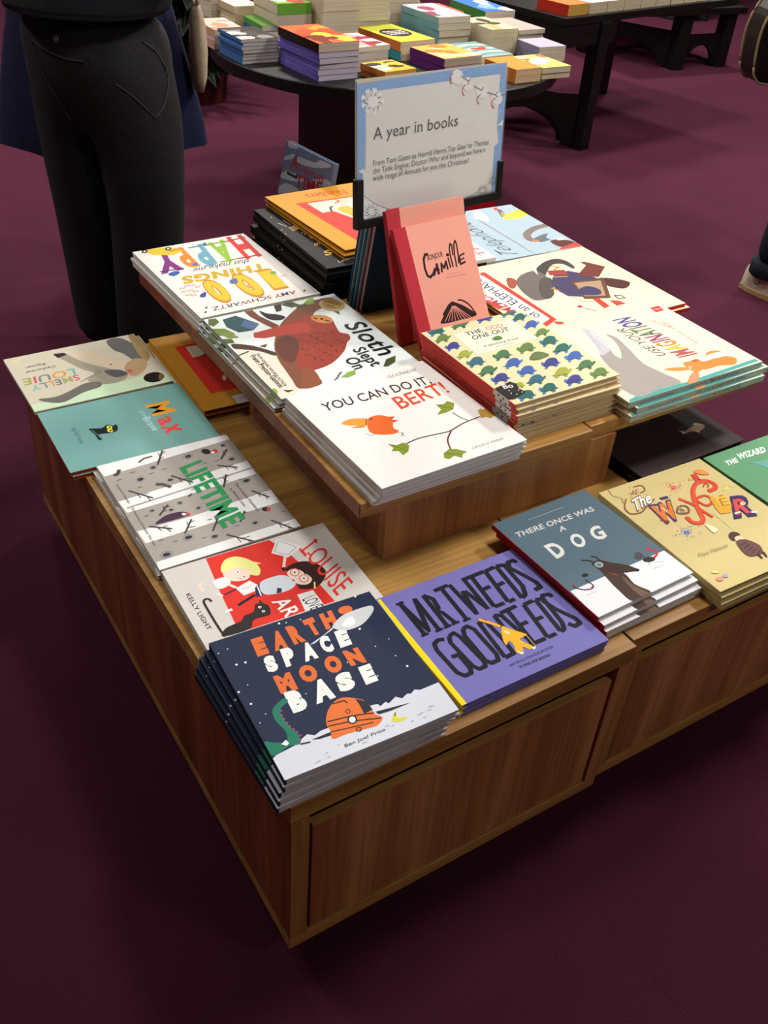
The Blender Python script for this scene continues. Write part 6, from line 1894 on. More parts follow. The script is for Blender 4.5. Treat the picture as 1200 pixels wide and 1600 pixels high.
# ------------------------------------------------------------------ books
def book(key, w, d, t, cover, pages='d8d2c8', spine='L', spine_col=None, board='', soft=False, art=None, rough=0.5, coat=0.0, lines=900, spine_text=None, strip=None, edge=None, spine_bands=()):
    """a closed book lying on its back cover: origin at the front left bottom corner, front cover facing up"""
    r = thing('picture_book')
    cm = plain(cover, 0.6, 0.12); sm = plain(spine_col or cover, 0.6, 0.12)
    em = plain(edge, rough) if edge else cm
    b = 0.0007 if soft else 0.0024
    ins = 0.0003 if soft else 0.0035
    mb = MB()
    mb.box((0, 0, 0), (w, d, b), em); mb.box((0, 0, t - b), (w, d, t), em)
    sp = 0.0012 if soft else 0.0026
    if spine == 'L': mb.box((-0.0006, 0, 0), (sp, d, t - 0.0002), sm)
    if spine == 'R': mb.box((w - sp, 0, 0), (w + 0.0006, d, t - 0.0002), sm)
    if spine == 'F': mb.box((0, -0.0006, 0), (w, sp, t - 0.0002), sm)
    if spine == 'B': mb.box((0, d - sp, 0), (w, d + 0.0006, t - 0.0002), sm)
    if edge: mb.poly([(0, 0, t + 0.00005), (w, 0, t + 0.00005), (w, d, t + 0.00005), (0, d, t + 0.00005)], cm)
    kids = [mb.build('cover', r, fix=False)]
    x0, x1, y0, y1 = ins, w - ins, ins, d - ins
    if spine == 'L': x0 = sp
    if spine == 'R': x1 = w - sp
    if spine == 'F': y0 = sp
    if spine == 'B': y1 = d - sp
    pg = MB(); pg.box((x0, y0, b), (x1, y1, t - b), pages_mat(pages, lines))
    kids.append(pg.build('page_block', r, fix=False))
    if art:
        A = Art(w, d, rough, coat)
        if strip: A._poly(A.pic, [(0, 0), (strip[1], 0), (strip[1], d), (0, d)], strip[0]); A.z += 0.000005
        A.play(ART[art] if isinstance(art, str) else art)
        for nm, me in A.meshes():
            o = link(nm, me, r); o.location = (0, 0, t); kids.append(o)
    if spine_text:
        A = Art(d if spine in 'LR' else w, t, rough)
        for hx, u0, u1, v0, v1 in spine_bands: A._poly(A.txt, [(u0, v0), (u1, v0), (u1, v1), (u0, v1)], hx)
        A.z += 0.00002
        for hx, s, u0, u1, v0, v1, bold in spine_text: A.text(hx, s, [u0, v0, u1, v0, u0, v1], bold, 0)
        o = link('spine_lettering', A.txt.mesh('spine_lettering'), r)
        if spine == 'L': o.matrix_local = Matrix(((0, 0, -1, -0.0007), (-1, 0, 0, d), (0, 1, 0, 0), (0, 0, 0, 1)))
        if spine == 'F': o.matrix_local = Matrix(((1, 0, 0, 0), (0, 0, -1, -0.0007), (0, 1, 0, 0), (0, 0, 0, 1)))
        kids.append(o)
    KIDS[r.name] = kids
    return r
ORD = ['topmost', 'second from the top', 'third from the top', 'fourth from the top', 'fifth from the top', 'sixth from the top', 'seventh from the top', 'eighth from the top', 'ninth from the top']
def stack(proto, n, x, y, z0, t, yaw, shifts, desc, where, group):
    """n books; the topmost lies at x, y, yaw; shifts[k] moves the k-th from the top (dx, dy, dyaw)"""
    for k in range(n):
        o = proto if k == 0 else dup(proto)
        dx, dy, da = shifts[min(k, len(shifts) - 1)]
        o.location = (x + dx, y + dy, z0 + t * (n - 1 - k) + 0.0003 * (n - 1 - k)); o.rotation_euler = (0, 0, radians(yaw + da))
        if n == 1: lab = '%s %s' % (desc, where)
        elif n == 2: lab = '%s, %s one of two' % (desc, 'upper' if k == 0 else 'lower')
        else: lab = '%s, %s of its stack' % (desc, ORD[k] if k < n - 1 else 'bottom')
        tag(o, lab, 'book', group)

# ------------------------------------------------------------------ room shell
carpet = bpy.data.materials.new('plum_carpet'); carpet.use_nodes = True
nt = carpet.node_tree; pb = nt.nodes['Principled BSDF']; N = nt.nodes.new; LK = nt.links.new
tc = N('ShaderNodeTexCoord')
n1 = N('ShaderNodeTexNoise'); n1.inputs['Scale'].default_value = 420; n1.inputs['Detail'].default_value = 3
n2 = N('ShaderNodeTexNoise'); n2.inputs['Scale'].default_value = 3.0; n2.inputs['Detail'].default_value = 4
r1 = N('ShaderNodeValToRGB'); r1.color_ramp.elements[0].position = 0.3; r1.color_ramp.elements[1].position = 0.72
r1.color_ramp.elements[0].color = rgb('2e0f1b'); r1.color_ramp.elements[1].color = rgb('4a1c2e')
LK(tc.outputs['Object'], n1.inputs['Vector']); LK(tc.outputs['Object'], n2.inputs['Vector']); LK(n1.outputs['Fac'], r1.inputs['Fac'])
mx = N('ShaderNodeMix'); mx.data_type = 'RGBA'; mx.blend_type = 'MULTIPLY'; mx.inputs['Factor'].default_value = 0.35
r2 = N('ShaderNodeValToRGB'); r2.color_ramp.elements[0].position = 0.35; r2.color_ramp.elements[1].position = 0.65
r2.color_ramp.elements[0].color = (0.7, 0.66, 0.7, 1)
LK(n2.outputs['Fac'], r2.inputs['Fac']); LK(r1.outputs['Color'], mx.inputs[6]); LK(r2.outputs['Color'], mx.inputs[7])
bk = N('ShaderNodeTexBrick'); bk.offset = 0.0; bk.inputs['Scale'].default_value = 2.0; bk.inputs['Brick Width'].default_value = 1.0; bk.inputs['Row Height'].default_value = 1.0
bk.inputs['Mortar Size'].default_value = 0.004; bk.inputs['Color1'].default_value = bk.inputs['Color2'].default_value = (1, 1, 1, 1); bk.inputs['Mortar'].default_value = (0.86, 0.85, 0.86, 1)
LK(tc.outputs['Object'], bk.inputs['Vector'])
m2 = N('ShaderNodeMix'); m2.data_type = 'RGBA'; m2.blend_type = 'MULTIPLY'; m2.inputs['Factor'].default_value = 1.0
LK(mx.outputs[2], m2.inputs[6]); LK(bk.outputs['Color'], m2.inputs[7]); LK(m2.outputs[2], pb.inputs['Base Color'])
pb.inputs['Sheen Weight'].default_value = 0.55; pb.inputs['Sheen Roughness'].default_value = 0.45; pb.inputs['Sheen Tint'].default_value = (0.62, 0.16, 0.32, 1)
pb.inputs['Roughness'].default_value = 0.95; pb.inputs['Specular IOR Level'].default_value = 0.1
bp_ = N('ShaderNodeBump'); bp_.inputs['Strength'].default_value = 0.5; bp_.inputs['Distance'].default_value = 0.004
LK(n1.outputs['Fac'], bp_.inputs['Height']); LK(bp_.outputs['Normal'], pb.inputs['Normal'])
X0, X1, Y0, Y1 = -3.5, 9.5, -3.2, 9.5
paint = noise_mat('shop_wall_paint', '8a7f72', '938877', 2.0, 0.9)
ceilm = noise_mat('shop_ceiling_paint', '8f8a82', '98938b', 1.5, 0.9)
mb = MB(); mb.box((X0, Y0, -0.1), (X1, Y1, 0.0), carpet); struct(mb.build('floor'))
mb = MB(); mb.box((X0, Y0, CEIL), (X1, Y1, CEIL + 0.1), ceilm); struct(mb.build('ceiling'))
for nm, a, b in (('wall_back', (X0, Y1, 0), (X1, Y1 + 0.1, CEIL)), ('wall_front', (X0, Y0 - 0.1, 0), (X1, Y0, CEIL)),
                 ('wall_left', (X0 - 0.1, Y0, 0), (X0, Y1, CEIL)), ('wall_right', (X1, Y0, 0), (X1 + 0.1, Y1, CEIL))):
    mb = MB(); mb.box(a, b, paint); struct(mb.build(nm))

# ------------------------------------------------------------------ the wooden display
W_TOP = wood('oak_top_grain', '8e642e', 'ac8040', 'c09652', 0)
W_EDGE = wood('oak_edge_band', '9c6e38', 'b08044', 'c29452', 0, 0.5)
W_EDGE_Y = wood('oak_edge_band_deep', '9c6e38', 'b08044', 'c29452', 1, 0.5)
W_STILE = wood('oak_edge_band_upright', '926430', 'a2743a', 'b4884a', 2, 0.5)
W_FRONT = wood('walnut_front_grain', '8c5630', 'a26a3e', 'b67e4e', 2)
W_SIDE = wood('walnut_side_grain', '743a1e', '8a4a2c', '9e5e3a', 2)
DARK = plain('100d0c', 0.8)
BLACK = plain('0f0f10', 0.5)

H = 0.36212            # top of the low units above their underside
def low_unit(x0, y0, w, d, label, drawer=True):
    """one low drawer unit: top board, sides, bottom, recessed drawer front, back, feet"""
    r = thing('display_unit', (x0, y0, FZ))
    tb = 0.0356; st = 0.030
    mb = MB(); mb.box((0, 0, H - tb), (w, d, H), W_TOP)
    o = mb.build('top_board', r, bevel=0.0012)
    mb = MB(); mb.box((0, 0, 0), (w, d, 0.027), W_EDGE); mb.build('bottom_board', r, bevel=0.001)
    for sx in (0, w - st):
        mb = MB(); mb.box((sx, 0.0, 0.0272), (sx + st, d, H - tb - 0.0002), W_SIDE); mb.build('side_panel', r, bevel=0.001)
    mb = MB(); mb.box((st + 0.0005, d - 0.018, 0.0275), (w - st - 0.0005, d, H - tb - 0.0005), W_FRONT); mb.build('back_panel', r)
    f = MB(); f.box((st + 0.006, 0.003, 0.0285), (w - st - 0.003, 0.016, H - tb - 0.0335), W_FRONT)
    dr = f.build('drawer_front', r, bevel=0.001)
    f = MB(); f.box((st + 0.006, 0.003, H - tb - 0.0334), (w - st - 0.003, 0.016, H - tb - 0.0310), W_EDGE); f.build('edge_strip', dr)
    f = MB(); f.box((st + 0.012, 0.017, 0.05), (w - st - 0.012, d - 0.03, H - tb - 0.075), DARK); f.build('drawer_box', r)
    for sx in (0, w - st):
        f = MB(); f.box((sx + 0.0006, -0.0008, 0.0278), (sx + st - 0.0006, 0.0, H - tb - 0.0006), W_STILE if sx == 0 else W_FRONT); f.build('front_edge_band', r)
    for fx in (0.055, w - 0.055):
        for fy in (0.06, d - 0.06):
            f = MB(); f.lathe([(0.022, -FZ), (0.024, -FZ + 0.006), (0.022, -0.0002)], BLACK, 20, (fx, fy)); f.build('foot', r, smooth=False)
    tag(r, label, 'display unit', 'low wooden display units with drawers')
    return r
low_unit(0.0, 0.0, 0.628, 1.296, 'nearest low walnut drawer unit with long dark left side, under the navy books')
low_unit(0.6325, 0.012, 0.6225, 1.284, 'low walnut drawer unit running off right under the slate dog books')
r = low_unit(0.70, 1.302, 0.555, 0.43, 'low wooden unit hidden behind the raised tier, carrying the upright blue book')

# raised tier: a riser box and two board modules
r = thing('riser_box', (0, 0, FZ))
tag(r, 'walnut riser box standing on the low units and carrying the raised oak tier', 'riser')
R0, R1, RY, RB, ZT = 0.374, 0.8975, 0.374, 0.91, 0.50772
TU = 0.0293
mb = MB(); mb.box((R0, RY, H + 0.0003), (R1, RY + 0.02, ZT - TU - 0.0003), W_FRONT); mb.build('front_panel', r)
mb = MB(); mb.box((R0, RB - 0.02, H + 0.0003), (R1, RB, ZT - TU - 0.0003), W_FRONT); mb.build('back_panel', r)
for a in (R0, R1 - 0.02):
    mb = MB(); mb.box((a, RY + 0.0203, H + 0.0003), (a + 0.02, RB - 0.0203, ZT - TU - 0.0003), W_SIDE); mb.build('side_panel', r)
r = thing('riser_box', (0, 0, FZ))
tag(r, 'riser box in the shadow under the right part of the raised tier', 'riser')
for a, b in (((0.94, 0.66, H + 0.0003), (1.22, 0.68, ZT - TU - 0.0003)), ((0.94, 1.22, H + 0.0003), (1.22, 1.24, ZT - TU - 0.0003))):
    mb = MB(); mb.box(a, b, W_FRONT); mb.build('panel', r)
for a in (0.94, 1.20):
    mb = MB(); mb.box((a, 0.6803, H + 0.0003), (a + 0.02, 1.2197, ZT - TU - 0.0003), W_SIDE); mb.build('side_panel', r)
def tier_board(x0, x1, y0, y1, label):
    r = thing('tier_board', (x0, y0, FZ + ZT - TU))
    mb = MB(); mb.box((0.0, 0.0, 0.0), (x1 - x0, y1 - y0, TU), W_TOP)
    mb.build('board', r, bevel=0.0015)
    mb = MB(); mb.box((0.0008, -0.0012, 0.0008), (x1 - x0 - 0.0008, 0.0, TU - 0.0008), W_EDGE); mb.build('front_edge_band', r)
    mb = MB(); mb.box((-0.0012, 0.0005, 0.0008), (0.0, y1 - y0 - 0.0005, TU - 0.0008), W_SIDE); mb.build('side_edge_band', r)
    tag(r, label, 'display board', 'boards of the raised tier')
tier_board(0.3167, 0.824, 0.3678, 1.3722, 'left oak board of the raised tier with walnut left edge, under the white bird books')
tier_board(0.8275, 1.300, 0.380, 1.3722, 'right oak board of the raised tier overhanging the carpet under the rabbit books')
LZ = FZ + H + 0.0004
UZ = FZ + ZT + 0.0004

# ------------------------------------------------------------------ books on the low units
p = book('earth', .269, .271, .0109, '27304a', 'dcd9d8', 'L', '1f2638', art='earth', edge='bdb9bb', rough=0.48, coat=0.3)
stack(p, 5, -.005, .007, LZ, .0107, -2.9, [(0, 0, 0), (-.003, -.002, 1.2), (-.008, 0, 1.8), (-.011, -.004, 2.6), (-.014, -.006, 2.9)],
      'navy square picture book with orange and white letters', 'on the near corner', 'navy space picture books')
p = book('tweed', .287, .252, .0072, '7773b8', '9a7a5c', 'L', 'e0c020', art='tweed', rough=0.48)
stack(p, 3, .290, .020, LZ, .0072, -.3, [(0, 0, 0), (.001, -.001, .5), (-.004, -.002, .6)], 'lavender book with tall black letters', 'beside the navy books', 'lavender picture books')
p = book('dog', .223, .274, .0098, '566c7a', 'e0dedd', 'L', 'a3161f', art='dog', edge='d8d5d8', rough=0.35)
stack(p, 4, .581, .053, LZ, .0098, 1.5, [(0, 0, 0), (.004, -.012, .2), (.006, -.018, -.8), (.012, -.016, -1.0)], 'slate and white book with brown dog', 'beside the lavender books', 'slate blue dog books')
p = book('wonder', .269, .311, .0117, 'cdbd84', '4a2a30', 'L', 'c8b980', art='wonder', rough=0.42)
stack(p, 3, .814, .004, LZ, .0117, -1, [(0, 0, 0), (.003, -.005, .3), (.004, -.009, .6)], 'yellowish jacketed book with swirling red letters', 'at the right front', 'yellowish firework books')
p = book('green', .28, .298, .0098, '649c74', 'd8d2c8', 'L', '568a66', art='green', rough=0.45)
stack(p, 3, 1.103, .015, LZ, .0098, -.3, [(0, 0, 0)], 'green hardback with white block letters', 'at the right edge of the photo', 'green hardbacks')
p = book('fish', .302, .27, .0128, '3c3232', '1d1a1b', 'L', '241f20', art='fish', rough=0.4)
stack(p, 2, .945, .322, LZ, .0128, .8, [(0, 0, 0), (-.003, 0, 0)], 'black landscape picture book with a small tan fish', 'in the shadow under the raised tier', 'black fish books')
p = book('louise', .301, .218, .0088, 'd6d2ce', 'cdc8c4', 'B', 'd2ccc6', art='louise', rough=0.48)
stack(p, 2, .013, .283, LZ, .0088, -1.6, [(0, 0, 0), (.002, 0, .6)], 'white and red picture book with two cartoon children', 'tucked behind the navy books', 'white and red picture books')
p = book('lifetime', .263, .333, .0098, 'aaa49e', 'c9c4bd', 'B', 'd2ccc4', art='lifetime', rough=0.42, edge='cfc9c2')
stack(p, 2, .017, .503, LZ, .0098, -.8, [(0, 0, 0), (-.004, -.001, .6)], 'grey birch bark book with green title', 'on the left side', 'grey birch bark books')
p = book('max', .301, .232, .0078, '77aaa6', 'b4502c', 'B', '6fa29e', art='max', rough=0.4, edge='a8502e')
stack(p, 2, -.026, .842, LZ, .0078, -1, [(0, 0, 0), (.003, -.003, .3)], 'teal picture book with small black cat', 'on the left side', 'teal cat books')
p = book('louie', .297, .243, .0078, 'd2ccb8', 'c9c4bd', 'R', 'c2bda8', art='louie', rough=0.4)
stack(p, 2, -.024, 1.081, LZ, .0078, 0, [(0, 0, 0), (.012, .002, 0)], 'cream and green picture book with a shaggy dog', 'at the back left corner', 'shaggy dog books')
p = book('yellow', .27, .346, .0098, 'cf9230', '6a3a2c', 'R', 'c0842a', art='yellow', rough=0.4)
stack(p, 2, .280, .930, LZ, .0098, -1.9, [(0, 0, 0), (-.002, -.003, .4)], 'mustard yellow book with red panel and price sticker', 'half hidden under the raised tier', 'mustard books under the tier')

# ------------------------------------------------------------------ books on the raised tier
BT = [('5a4a46', 'YOU CAN DO IT,', .045, .105, .0026, .0062, 0.0), ('d0563a', 'BERT!', .108, .135, .0026, .0062, 0.0), ('6a625e', 'GECKO PRESS', .25, .305, .0032, .0058, 0.0)]
p = book('bert', .305, .319, .0092, 'e9e6e3', 'e0dedd', 'L', 'd2cecb', art='bert', rough=0.48, spine_text=BT)
stack(p, 4, .342, .345, UZ, .0092, 1.6, [(0, 0, 0), (.001, .003, -.2), (-.002, .004, -.4), (-.009, .008, -1.2)], 'white picture book with orange bird and leafy twig', 'at the front of the raised tier', 'white bird books')
p = book('sloth', .309, .351, .0098, 'd8e2e2', 'b9b9b4', 'B', '7a8a6c', art='sloth', rough=0.48, edge='c4c8c4')
stack(p, 3, .329, .673, UZ, .0098, .2, [(0, 0, 0), (-.004, .002, .3), (-.012, .007, -.3)], 'pale book with red brown sloth on a tree', 'on the left of the raised tier', 'pale sloth books')
p = book('happy', .285, .378, .0058, 'e2ded9', 'd8d4ce', 'R', 'd5d0ca', art='happy', rough=0.48, soft=True)
stack(p, 5, .326, 1.032, UZ, .0058, 1.3, [(0, 0, 0), (-.002, .001, -.4), (-.005, -.002, .2), (-.004, -.004, 0), (-.006, -.006, -.3)], 'white upside down book with colourful letters', 'at the left back of the raised tier', 'white colourful letter books')
OT = [('5a2420', 'THE ODD ONE OUT', .04, .12, .0028, .006, 0.0)]
p = book('odd', .251, .30, .0098, 'e6d3a8', 'd9cbb0', 'L', 'c8423a', art='odd', rough=0.42, spine_text=OT, spine_bands=[('c9c6c0', .238, .284, 0, .0098), ('2c2a2a', .252, .256, .003, .007), ('2c2a2a', .266, .270, .003, .007)])
stack(p, 8, .651, .404, UZ, .0098, 0, [(0, 0, 0), (.004, -.004, .6), (.002, -.008, -.5), (.008, -.004, .4), (.006, .002, -.3), (.008, -.006, .8), (.006, -.004, 0), (.008, -.006, .3)],
      'cream book with rows of turtles', 'beside the white bird books', 'cream turtle books')
IT = [('b0504a', "NICOLA O'BYRNE", .03, .12, .003, .0075, 0.0), ('6a7a78', 'USE YOUR', .16, .215, .003, .008, 0.0), ('c05a40', 'IMAG', .22, .255, .003, .0085, 0.01), ('5a4a90', 'INATION', .257, .305, .003, .0085, 0.01)]
p = book('imag', .376, .283, .0127, 15392708, 'd8d2c4', 'F', 'b6c9c4', art='imag', rough=0.48, spine_text=IT)
stack(p, 3, .903, .367, UZ, .0127, .1, [(0, 0, 0), (.018, -.008, .3), (.003, -.010, -.6)], 'cream book with orange rabbit and teal spine edge', 'at the right front of the raised tier', 'cream rabbit books')
p = book('eleph', .433, .366, .0088, 'e8dabb', 'a8322c', 'F', 'c8382e', art='eleph', rough=0.48)
stack(p, 2, .945, .672, UZ, .0088, -.1, [(0, 0, 0), (.010, -.007, 0)], 'large cream book with a dressed elephant', 'on the right of the raised tier', 'cream elephant books')
p = book('plane', .30, .315, .0098, 'a8bdca', 'd0ccc6', 'F', 'b4c2ca', art='plane', rough=0.48)
stack(p, 2, 1.078, 1.046, UZ, .0098, -2.1, [(0, 0, 0), (.002, 0, .4)], 'pale blue picture book with yellow plane', 'at the far right of the raised tier', 'pale blue plane books')
p = book('white', .13, .30, .009, 'e6e2dc', 'd8d4ce', 'F', 'e0dcd6', rough=0.48)
A = Art(.13, .30); A.text('d4606a', 'THE BEST', [.119, .018, .119, .26, .098, .018], .01, 0.1)
o = link('title_lettering', A.txt.mesh('title_lettering'), p); o.location = (0, 0, .009)
stack(p, 1, .975, 1.052, UZ + .0205, .009, -2.5, [(0, 0, 0)], 'narrow white book with pink capitals', 'half hidden behind the pink books', None)
p = book('stars', .28, .381, .0112, '211f1f', '191818', 'L', '171616', art='stars', rough=0.48)
stack(p, 7, .632, 1.047, UZ, .0112, -1, [(0, 0, 0), (-.004, -.006, .3), (.006, .004, -.5), (-.010, -.004, .4), (-.008, .006, 0), (.004, 0, .5), (-.006, .004, 0)],
      'large black picture book with yellow letters', 'behind the white letter books', 'black star books')
p = book('numbers', .27, .37, .0098, 'd8972c', '6a3a2c', 'R', 'c88a28', art='numbers', rough=0.48)
stack(p, 2, .695, 1.079, UZ + 7 * .0115, .0098, 2.7, [(0, 0, 0), (-.006, -.006, -1.0)], 'mustard yellow book with red panel and cartoon', 'on top of the black books', 'mustard books on the black stack')

# leaning books: the book's own plane is stood up with a tilt
def lean(o, corner, yaw, tilt, t):
    """front cover through the plane whose lower left corner is given; tilt leans the top away from the viewer"""
    a, b = radians(yaw), radians(tilt)
    u = Vector((cos(a), sin(a), 0)); n = Vector((-sin(a), cos(a), 0))
    v = Vector((0, 0, cos(b))) + n * sin(b)
    w = u.cross(v)
    M = Matrix((u, v, w)).transposed().to_4x4()
    M.translation = Vector(corner) - w * t
    o.matrix_world = M
def leaning_book(key, w, d, t, corner, yaw, tilt, label, **k):
    """the lower back edge is lifted clear of the board along the book's own plane"""
    lift = t * math.tan(radians(max(tilt, 0)))
    a, b = radians(yaw), radians(tilt)
    v = Vector((-sin(a) * sin(b), cos(a) * sin(b), cos(b)))
    p = book(key, w, d - lift, t, **k); lean(p, Vector(corner) + v * lift, yaw, tilt, t); return p
def shifted(key, dv):
    """the inks of a cover traced from its top edge, moved up by dv (0.1 mm)"""
    out = []
    for it in ART[key]:
        it = list(it); k = 3 if it[0] in 'tmkc' else 2
        it[k] = [c + (dv if i % 2 else 0) for i, c in enumerate(it[k])]; out.append(tuple(it))
    return out
CT = .011
p = leaning_book('camille', .19, .273, CT, (.6783, .7110, UZ + .0003), 5.0, 31.3, '', cover='f0a594', pages='c8b8a0', spine='L', spine_col='b02c38', art=shifted('camille', 2730 - 67), strip=('bb3440', .031), rough=0.6, coat=0.0)
tag(p, 'pink cloth spined book with hand drawn black title, leaning in front of its twin', 'book', 'leaning pink books')
# align the front one so the traced title plane matches: lower left corner of the plane
q = leaning_book('camille', .203, .273, CT, (.6720, .7960, UZ + .0003), 5.2, 17.8, '', cover='f0a594', pages='c8b8a0', spine='L', spine_col='b02c38', art=None, strip=None, rough=0.6, coat=0.0)
mb = MB(); mb.box((-.0003, 0, CT + .00002), (.033, .273, CT + .0006), plain('bb3440', 0.6)); o = mb.build('cloth_strip', q)
tag(q, 'pink cloth spined book leaning behind the titled pink one, only its top showing', 'book', 'leaning pink books')
cols = [('14304c', '7a2038', 'a89a98'), ('2a5a72', None, 'c9c0b4'), ('24667a', None, 'c9c0b4'), ('2c5c80', None, 'c9c0b4')]
yy = .964
for i, (c1, e1, pg) in enumerate(cols):
    t = .017 if i == 0 else .0135
    p = leaning_book('blue', .225, .222, t, (.672 , yy, UZ + .0012), 0.0, -11.0, '', cover=c1, pages=pg, spine='R', spine_col=c1, rough=0.4, edge=e1, lines=900)
    yy += (t + .001) / cos(radians(11)) 
    nm = ['navy front book with maroon edge', 'second book, teal blue', 'third book, dark teal', 'rearmost book, mid blue'][i]
    tag(p, 'tall blue book leaning forward under the sign: %s' % nm, 'book', 'blue leaning books')
# the annual standing upright behind
p = book('annual', .2206, .302, .016, '6f7d9c', 'b8b4b0', 'R', '5a6884', art=None, rough=0.25, coat=0.5)
A = Art(.2206, .302, 0.25, 0.5)
A.play(shifted('annual', 3020))
for nm, me in A.meshes():
    o = link(nm, me, p); o.location = (0, 0, .016)
AX = Vector((.8552, 1.6779, .6629 + FZ))
a, b = radians(-83.9), radians(11.2)
vv = Vector((0, 0, cos(b))) + Vector((-sin(a), cos(a), 0)) * sin(b)
low = AX - vv * .302
lean(p, low, -83.9, 11.2, .016)
tag(p, 'shiny blue grey annual with red title standing upright at the back', 'book')
for i, (cx, cw, colr, nm) in enumerate(((1.245, .062, '3a2f8a', 'violet blue'), (1.31, .10, '9c0f16', 'deep red'))):
    p = book('back', cw, .17, .03, colr, 'c9c4bd', 'L', colr, rough=0.35)
    lean(p, (cx, 1.44 + .004 * i, LZ + .0003), 0.0, 0.0, .03)
    tag(p, '%s book standing behind the pale blue books under the sign frame' % nm, 'book', 'upright books behind the tier')

# ------------------------------------------------------------------ the sign
SO = Vector((0.61121934, 0.90117494, 0.73440597 + FZ)); SW, SH = .3825, .27157
r = thing('sign')
a, b = radians(5.4), radians(4.7)
su = Vector((cos(a), sin(a), 0)); sv = Vector((0, 0, cos(b))) + Vector((-sin(a), cos(a), 0)) * sin(b); sw = su.cross(sv)
M = Matrix((su, sv, sw)).transposed().to_4x4(); M.translation = SO; r.matrix_world = M
acr = bpy.data.materials.new('clear_acrylic'); acr.use_nodes = True
pa = acr.node_tree.nodes['Principled BSDF']; pa.inputs['Base Color'].default_value = (0.93, 0.95, 0.95, 1); pa.inputs['Roughness'].default_value = 0.08
pa.inputs['Alpha'].default_value = 0.07
paper = plain('c3bba8', 0.55)
mb = MB(); mb.box((.002, .004, -.0012), (SW - .002, SH - .001, -.0002), paper); mb.build('poster', r)
A = Art(SW, SH, 0.5); A.z = .0001; A.play(ART['sign'])
for nm, me in (('poster_border_art', A.pic.mesh('poster_border_art')), ('poster_lettering', A.txt.mesh('poster_lettering'))): link(nm, me, r)
mb = MB(); mb.box((0, .002, .0022), (SW, SH + .001, .0042), acr); mb.build('acrylic_front', r)
mb = MB(); mb.box((0, .002, -.0035), (SW, SH + .001, -.0015), plain('b8b6b0', .3)); mb.build('backing_sheet', r)
mb = MB()
fr = .017
mb.box((-.004, -.002, -.007), (SW + .004, fr - .002, .0075), BLACK)
mb.box((-.004, fr - .002, -.007), (fr - .004, .094, .0075), BLACK)
mb.box((SW - fr + .008, fr - .002, -.007), (SW + .004, .080, .0075), BLACK)
mb.build('holder_frame', r, bevel=0.0008)
inv = M.inverted()
mb = MB(); mb.tube([(.185, -.003, .005), tuple(inv @ Vector((.792, .896, UZ + .004)))], .004, BLACK); mb.build('stand_pole', r)
mb = MB(); c0 = Vector((.792, .896, UZ + .0002)); mb.lathe([(.022, 0), (.022, .004)], BLACK, 20); o = mb.build('stand_foot', r); o.matrix_parent_inverse = Matrix(); o.matrix_local = inv @ Matrix.Translation(c0)
tag(r, 'tabletop sign in black holder with blue snowflake border and black text', 'sign')

# ------------------------------------------------------------------ round black table behind with paperbacks
RC = (2.02, 3.03); RR = .735; RZ = .55 + FZ
TB = noise_mat('black_stained_wood', '0d0b0b', '171413', (3, 60, 60), 0.45)
r = thing('round_table', (RC[0], RC[1], 0))
mb = MB(); mb.lathe([(RR - .02, RZ - .05), (RR, RZ - .045), (RR, RZ - .004), (RR - .004, RZ)], TB, 72); mb.build('table_top', r)
mb = MB(); mb.box((-.27, -.27, .02), (.27, .27, RZ - .0505), TB); mb.build('pedestal', r, bevel=.004)
mb = MB(); mb.box((-.30, -.30, 0), (.30, .30, .0198), TB); mb.build('plinth', r)
tag(r, 'round black table on a square pedestal, loaded with paperback stacks', 'table')
def soft_stack(x, y, w, d, h, n, yaw, covers, spine, pages, group, desc, z0=RZ, art=None, spside='L', jitter=.004, thick=None):
    random.seed(int(x * 1000) + int(y * 77))
    t = h / n
    protos = {}
    for k in range(n):              # k = 0 is the bottom one
        top = k == n - 1
        cv = covers[min(n - 1 - k, len(covers) - 1)]; sp = spine[min(n - 1 - k, len(spine) - 1)]
        key = (cv, sp, top)
        if key not in protos:
            p = book('paperback', w, d, t - .0004, cv, pages, spside, sp, soft=True, rough=0.35, coat=0.2, lines=400)
            bpy.data.objects[p.name].name = 'paperback'
            KIDS[p.name] = p.children[:] if False else [c for c in bpy.data.objects if c.parent == p]
            if top and art:
                A = Art(w, d, .35, .2); art(A)
                for nm, me in A.meshes():
                    o = link(nm, me, p); o.location = (0, 0, t - .0004); KIDS[p.name].append(o)
            protos[key] = p; o = p
        else: o = dup(protos[key])
        j = 0 if k == 0 else jitter
        o.location = (x + random.uniform(-j, j), y + random.uniform(-j, j), z0 + .0006 + k * t); o.rotation_euler = (0, 0, radians(yaw + random.uniform(-1.5, 1.5) * (j > 0)))
        i = n - 1 - k
        lab = '%s%s' % (desc.strip(), '' if n == 1 else ', %s of its stack' % (ORD[i] if k else 'bottom'))
        tag(o, lab, 'book', group)
def splash(cols, seed):
    def f(A):
        rr = random.Random(seed)
        for i, c in enumerate(cols * 3):
            cx, cy = rr.uniform(.1, .9) * A.w, rr.uniform(.1, .9) * A.d
            rx, ry = rr.uniform(.12, .3) * A.w, rr.uniform(.08, .22) * A.d
            A._poly(A.pic, [(cx + rx * cos(t * .6) * (1 + .25 * sin(3 * t)), cy + ry * sin(t * .6)) for t in range(10)], c); A.z += .00003
    return f
PG = 'cbbfa9'
ST = ''
soft_stack(1.307, 2.921, .158, .206, .087, 7, 1, ['3a3432', '5d86bd', '5d86bd', '3a68a8'], ['4a74b0'], 'c2b8a8', 'blue paperbacks', 'blue spined paperback at the left rim' + ST, art=splash(['8a8480', '4a4644', 'c8c4bc'], 1))
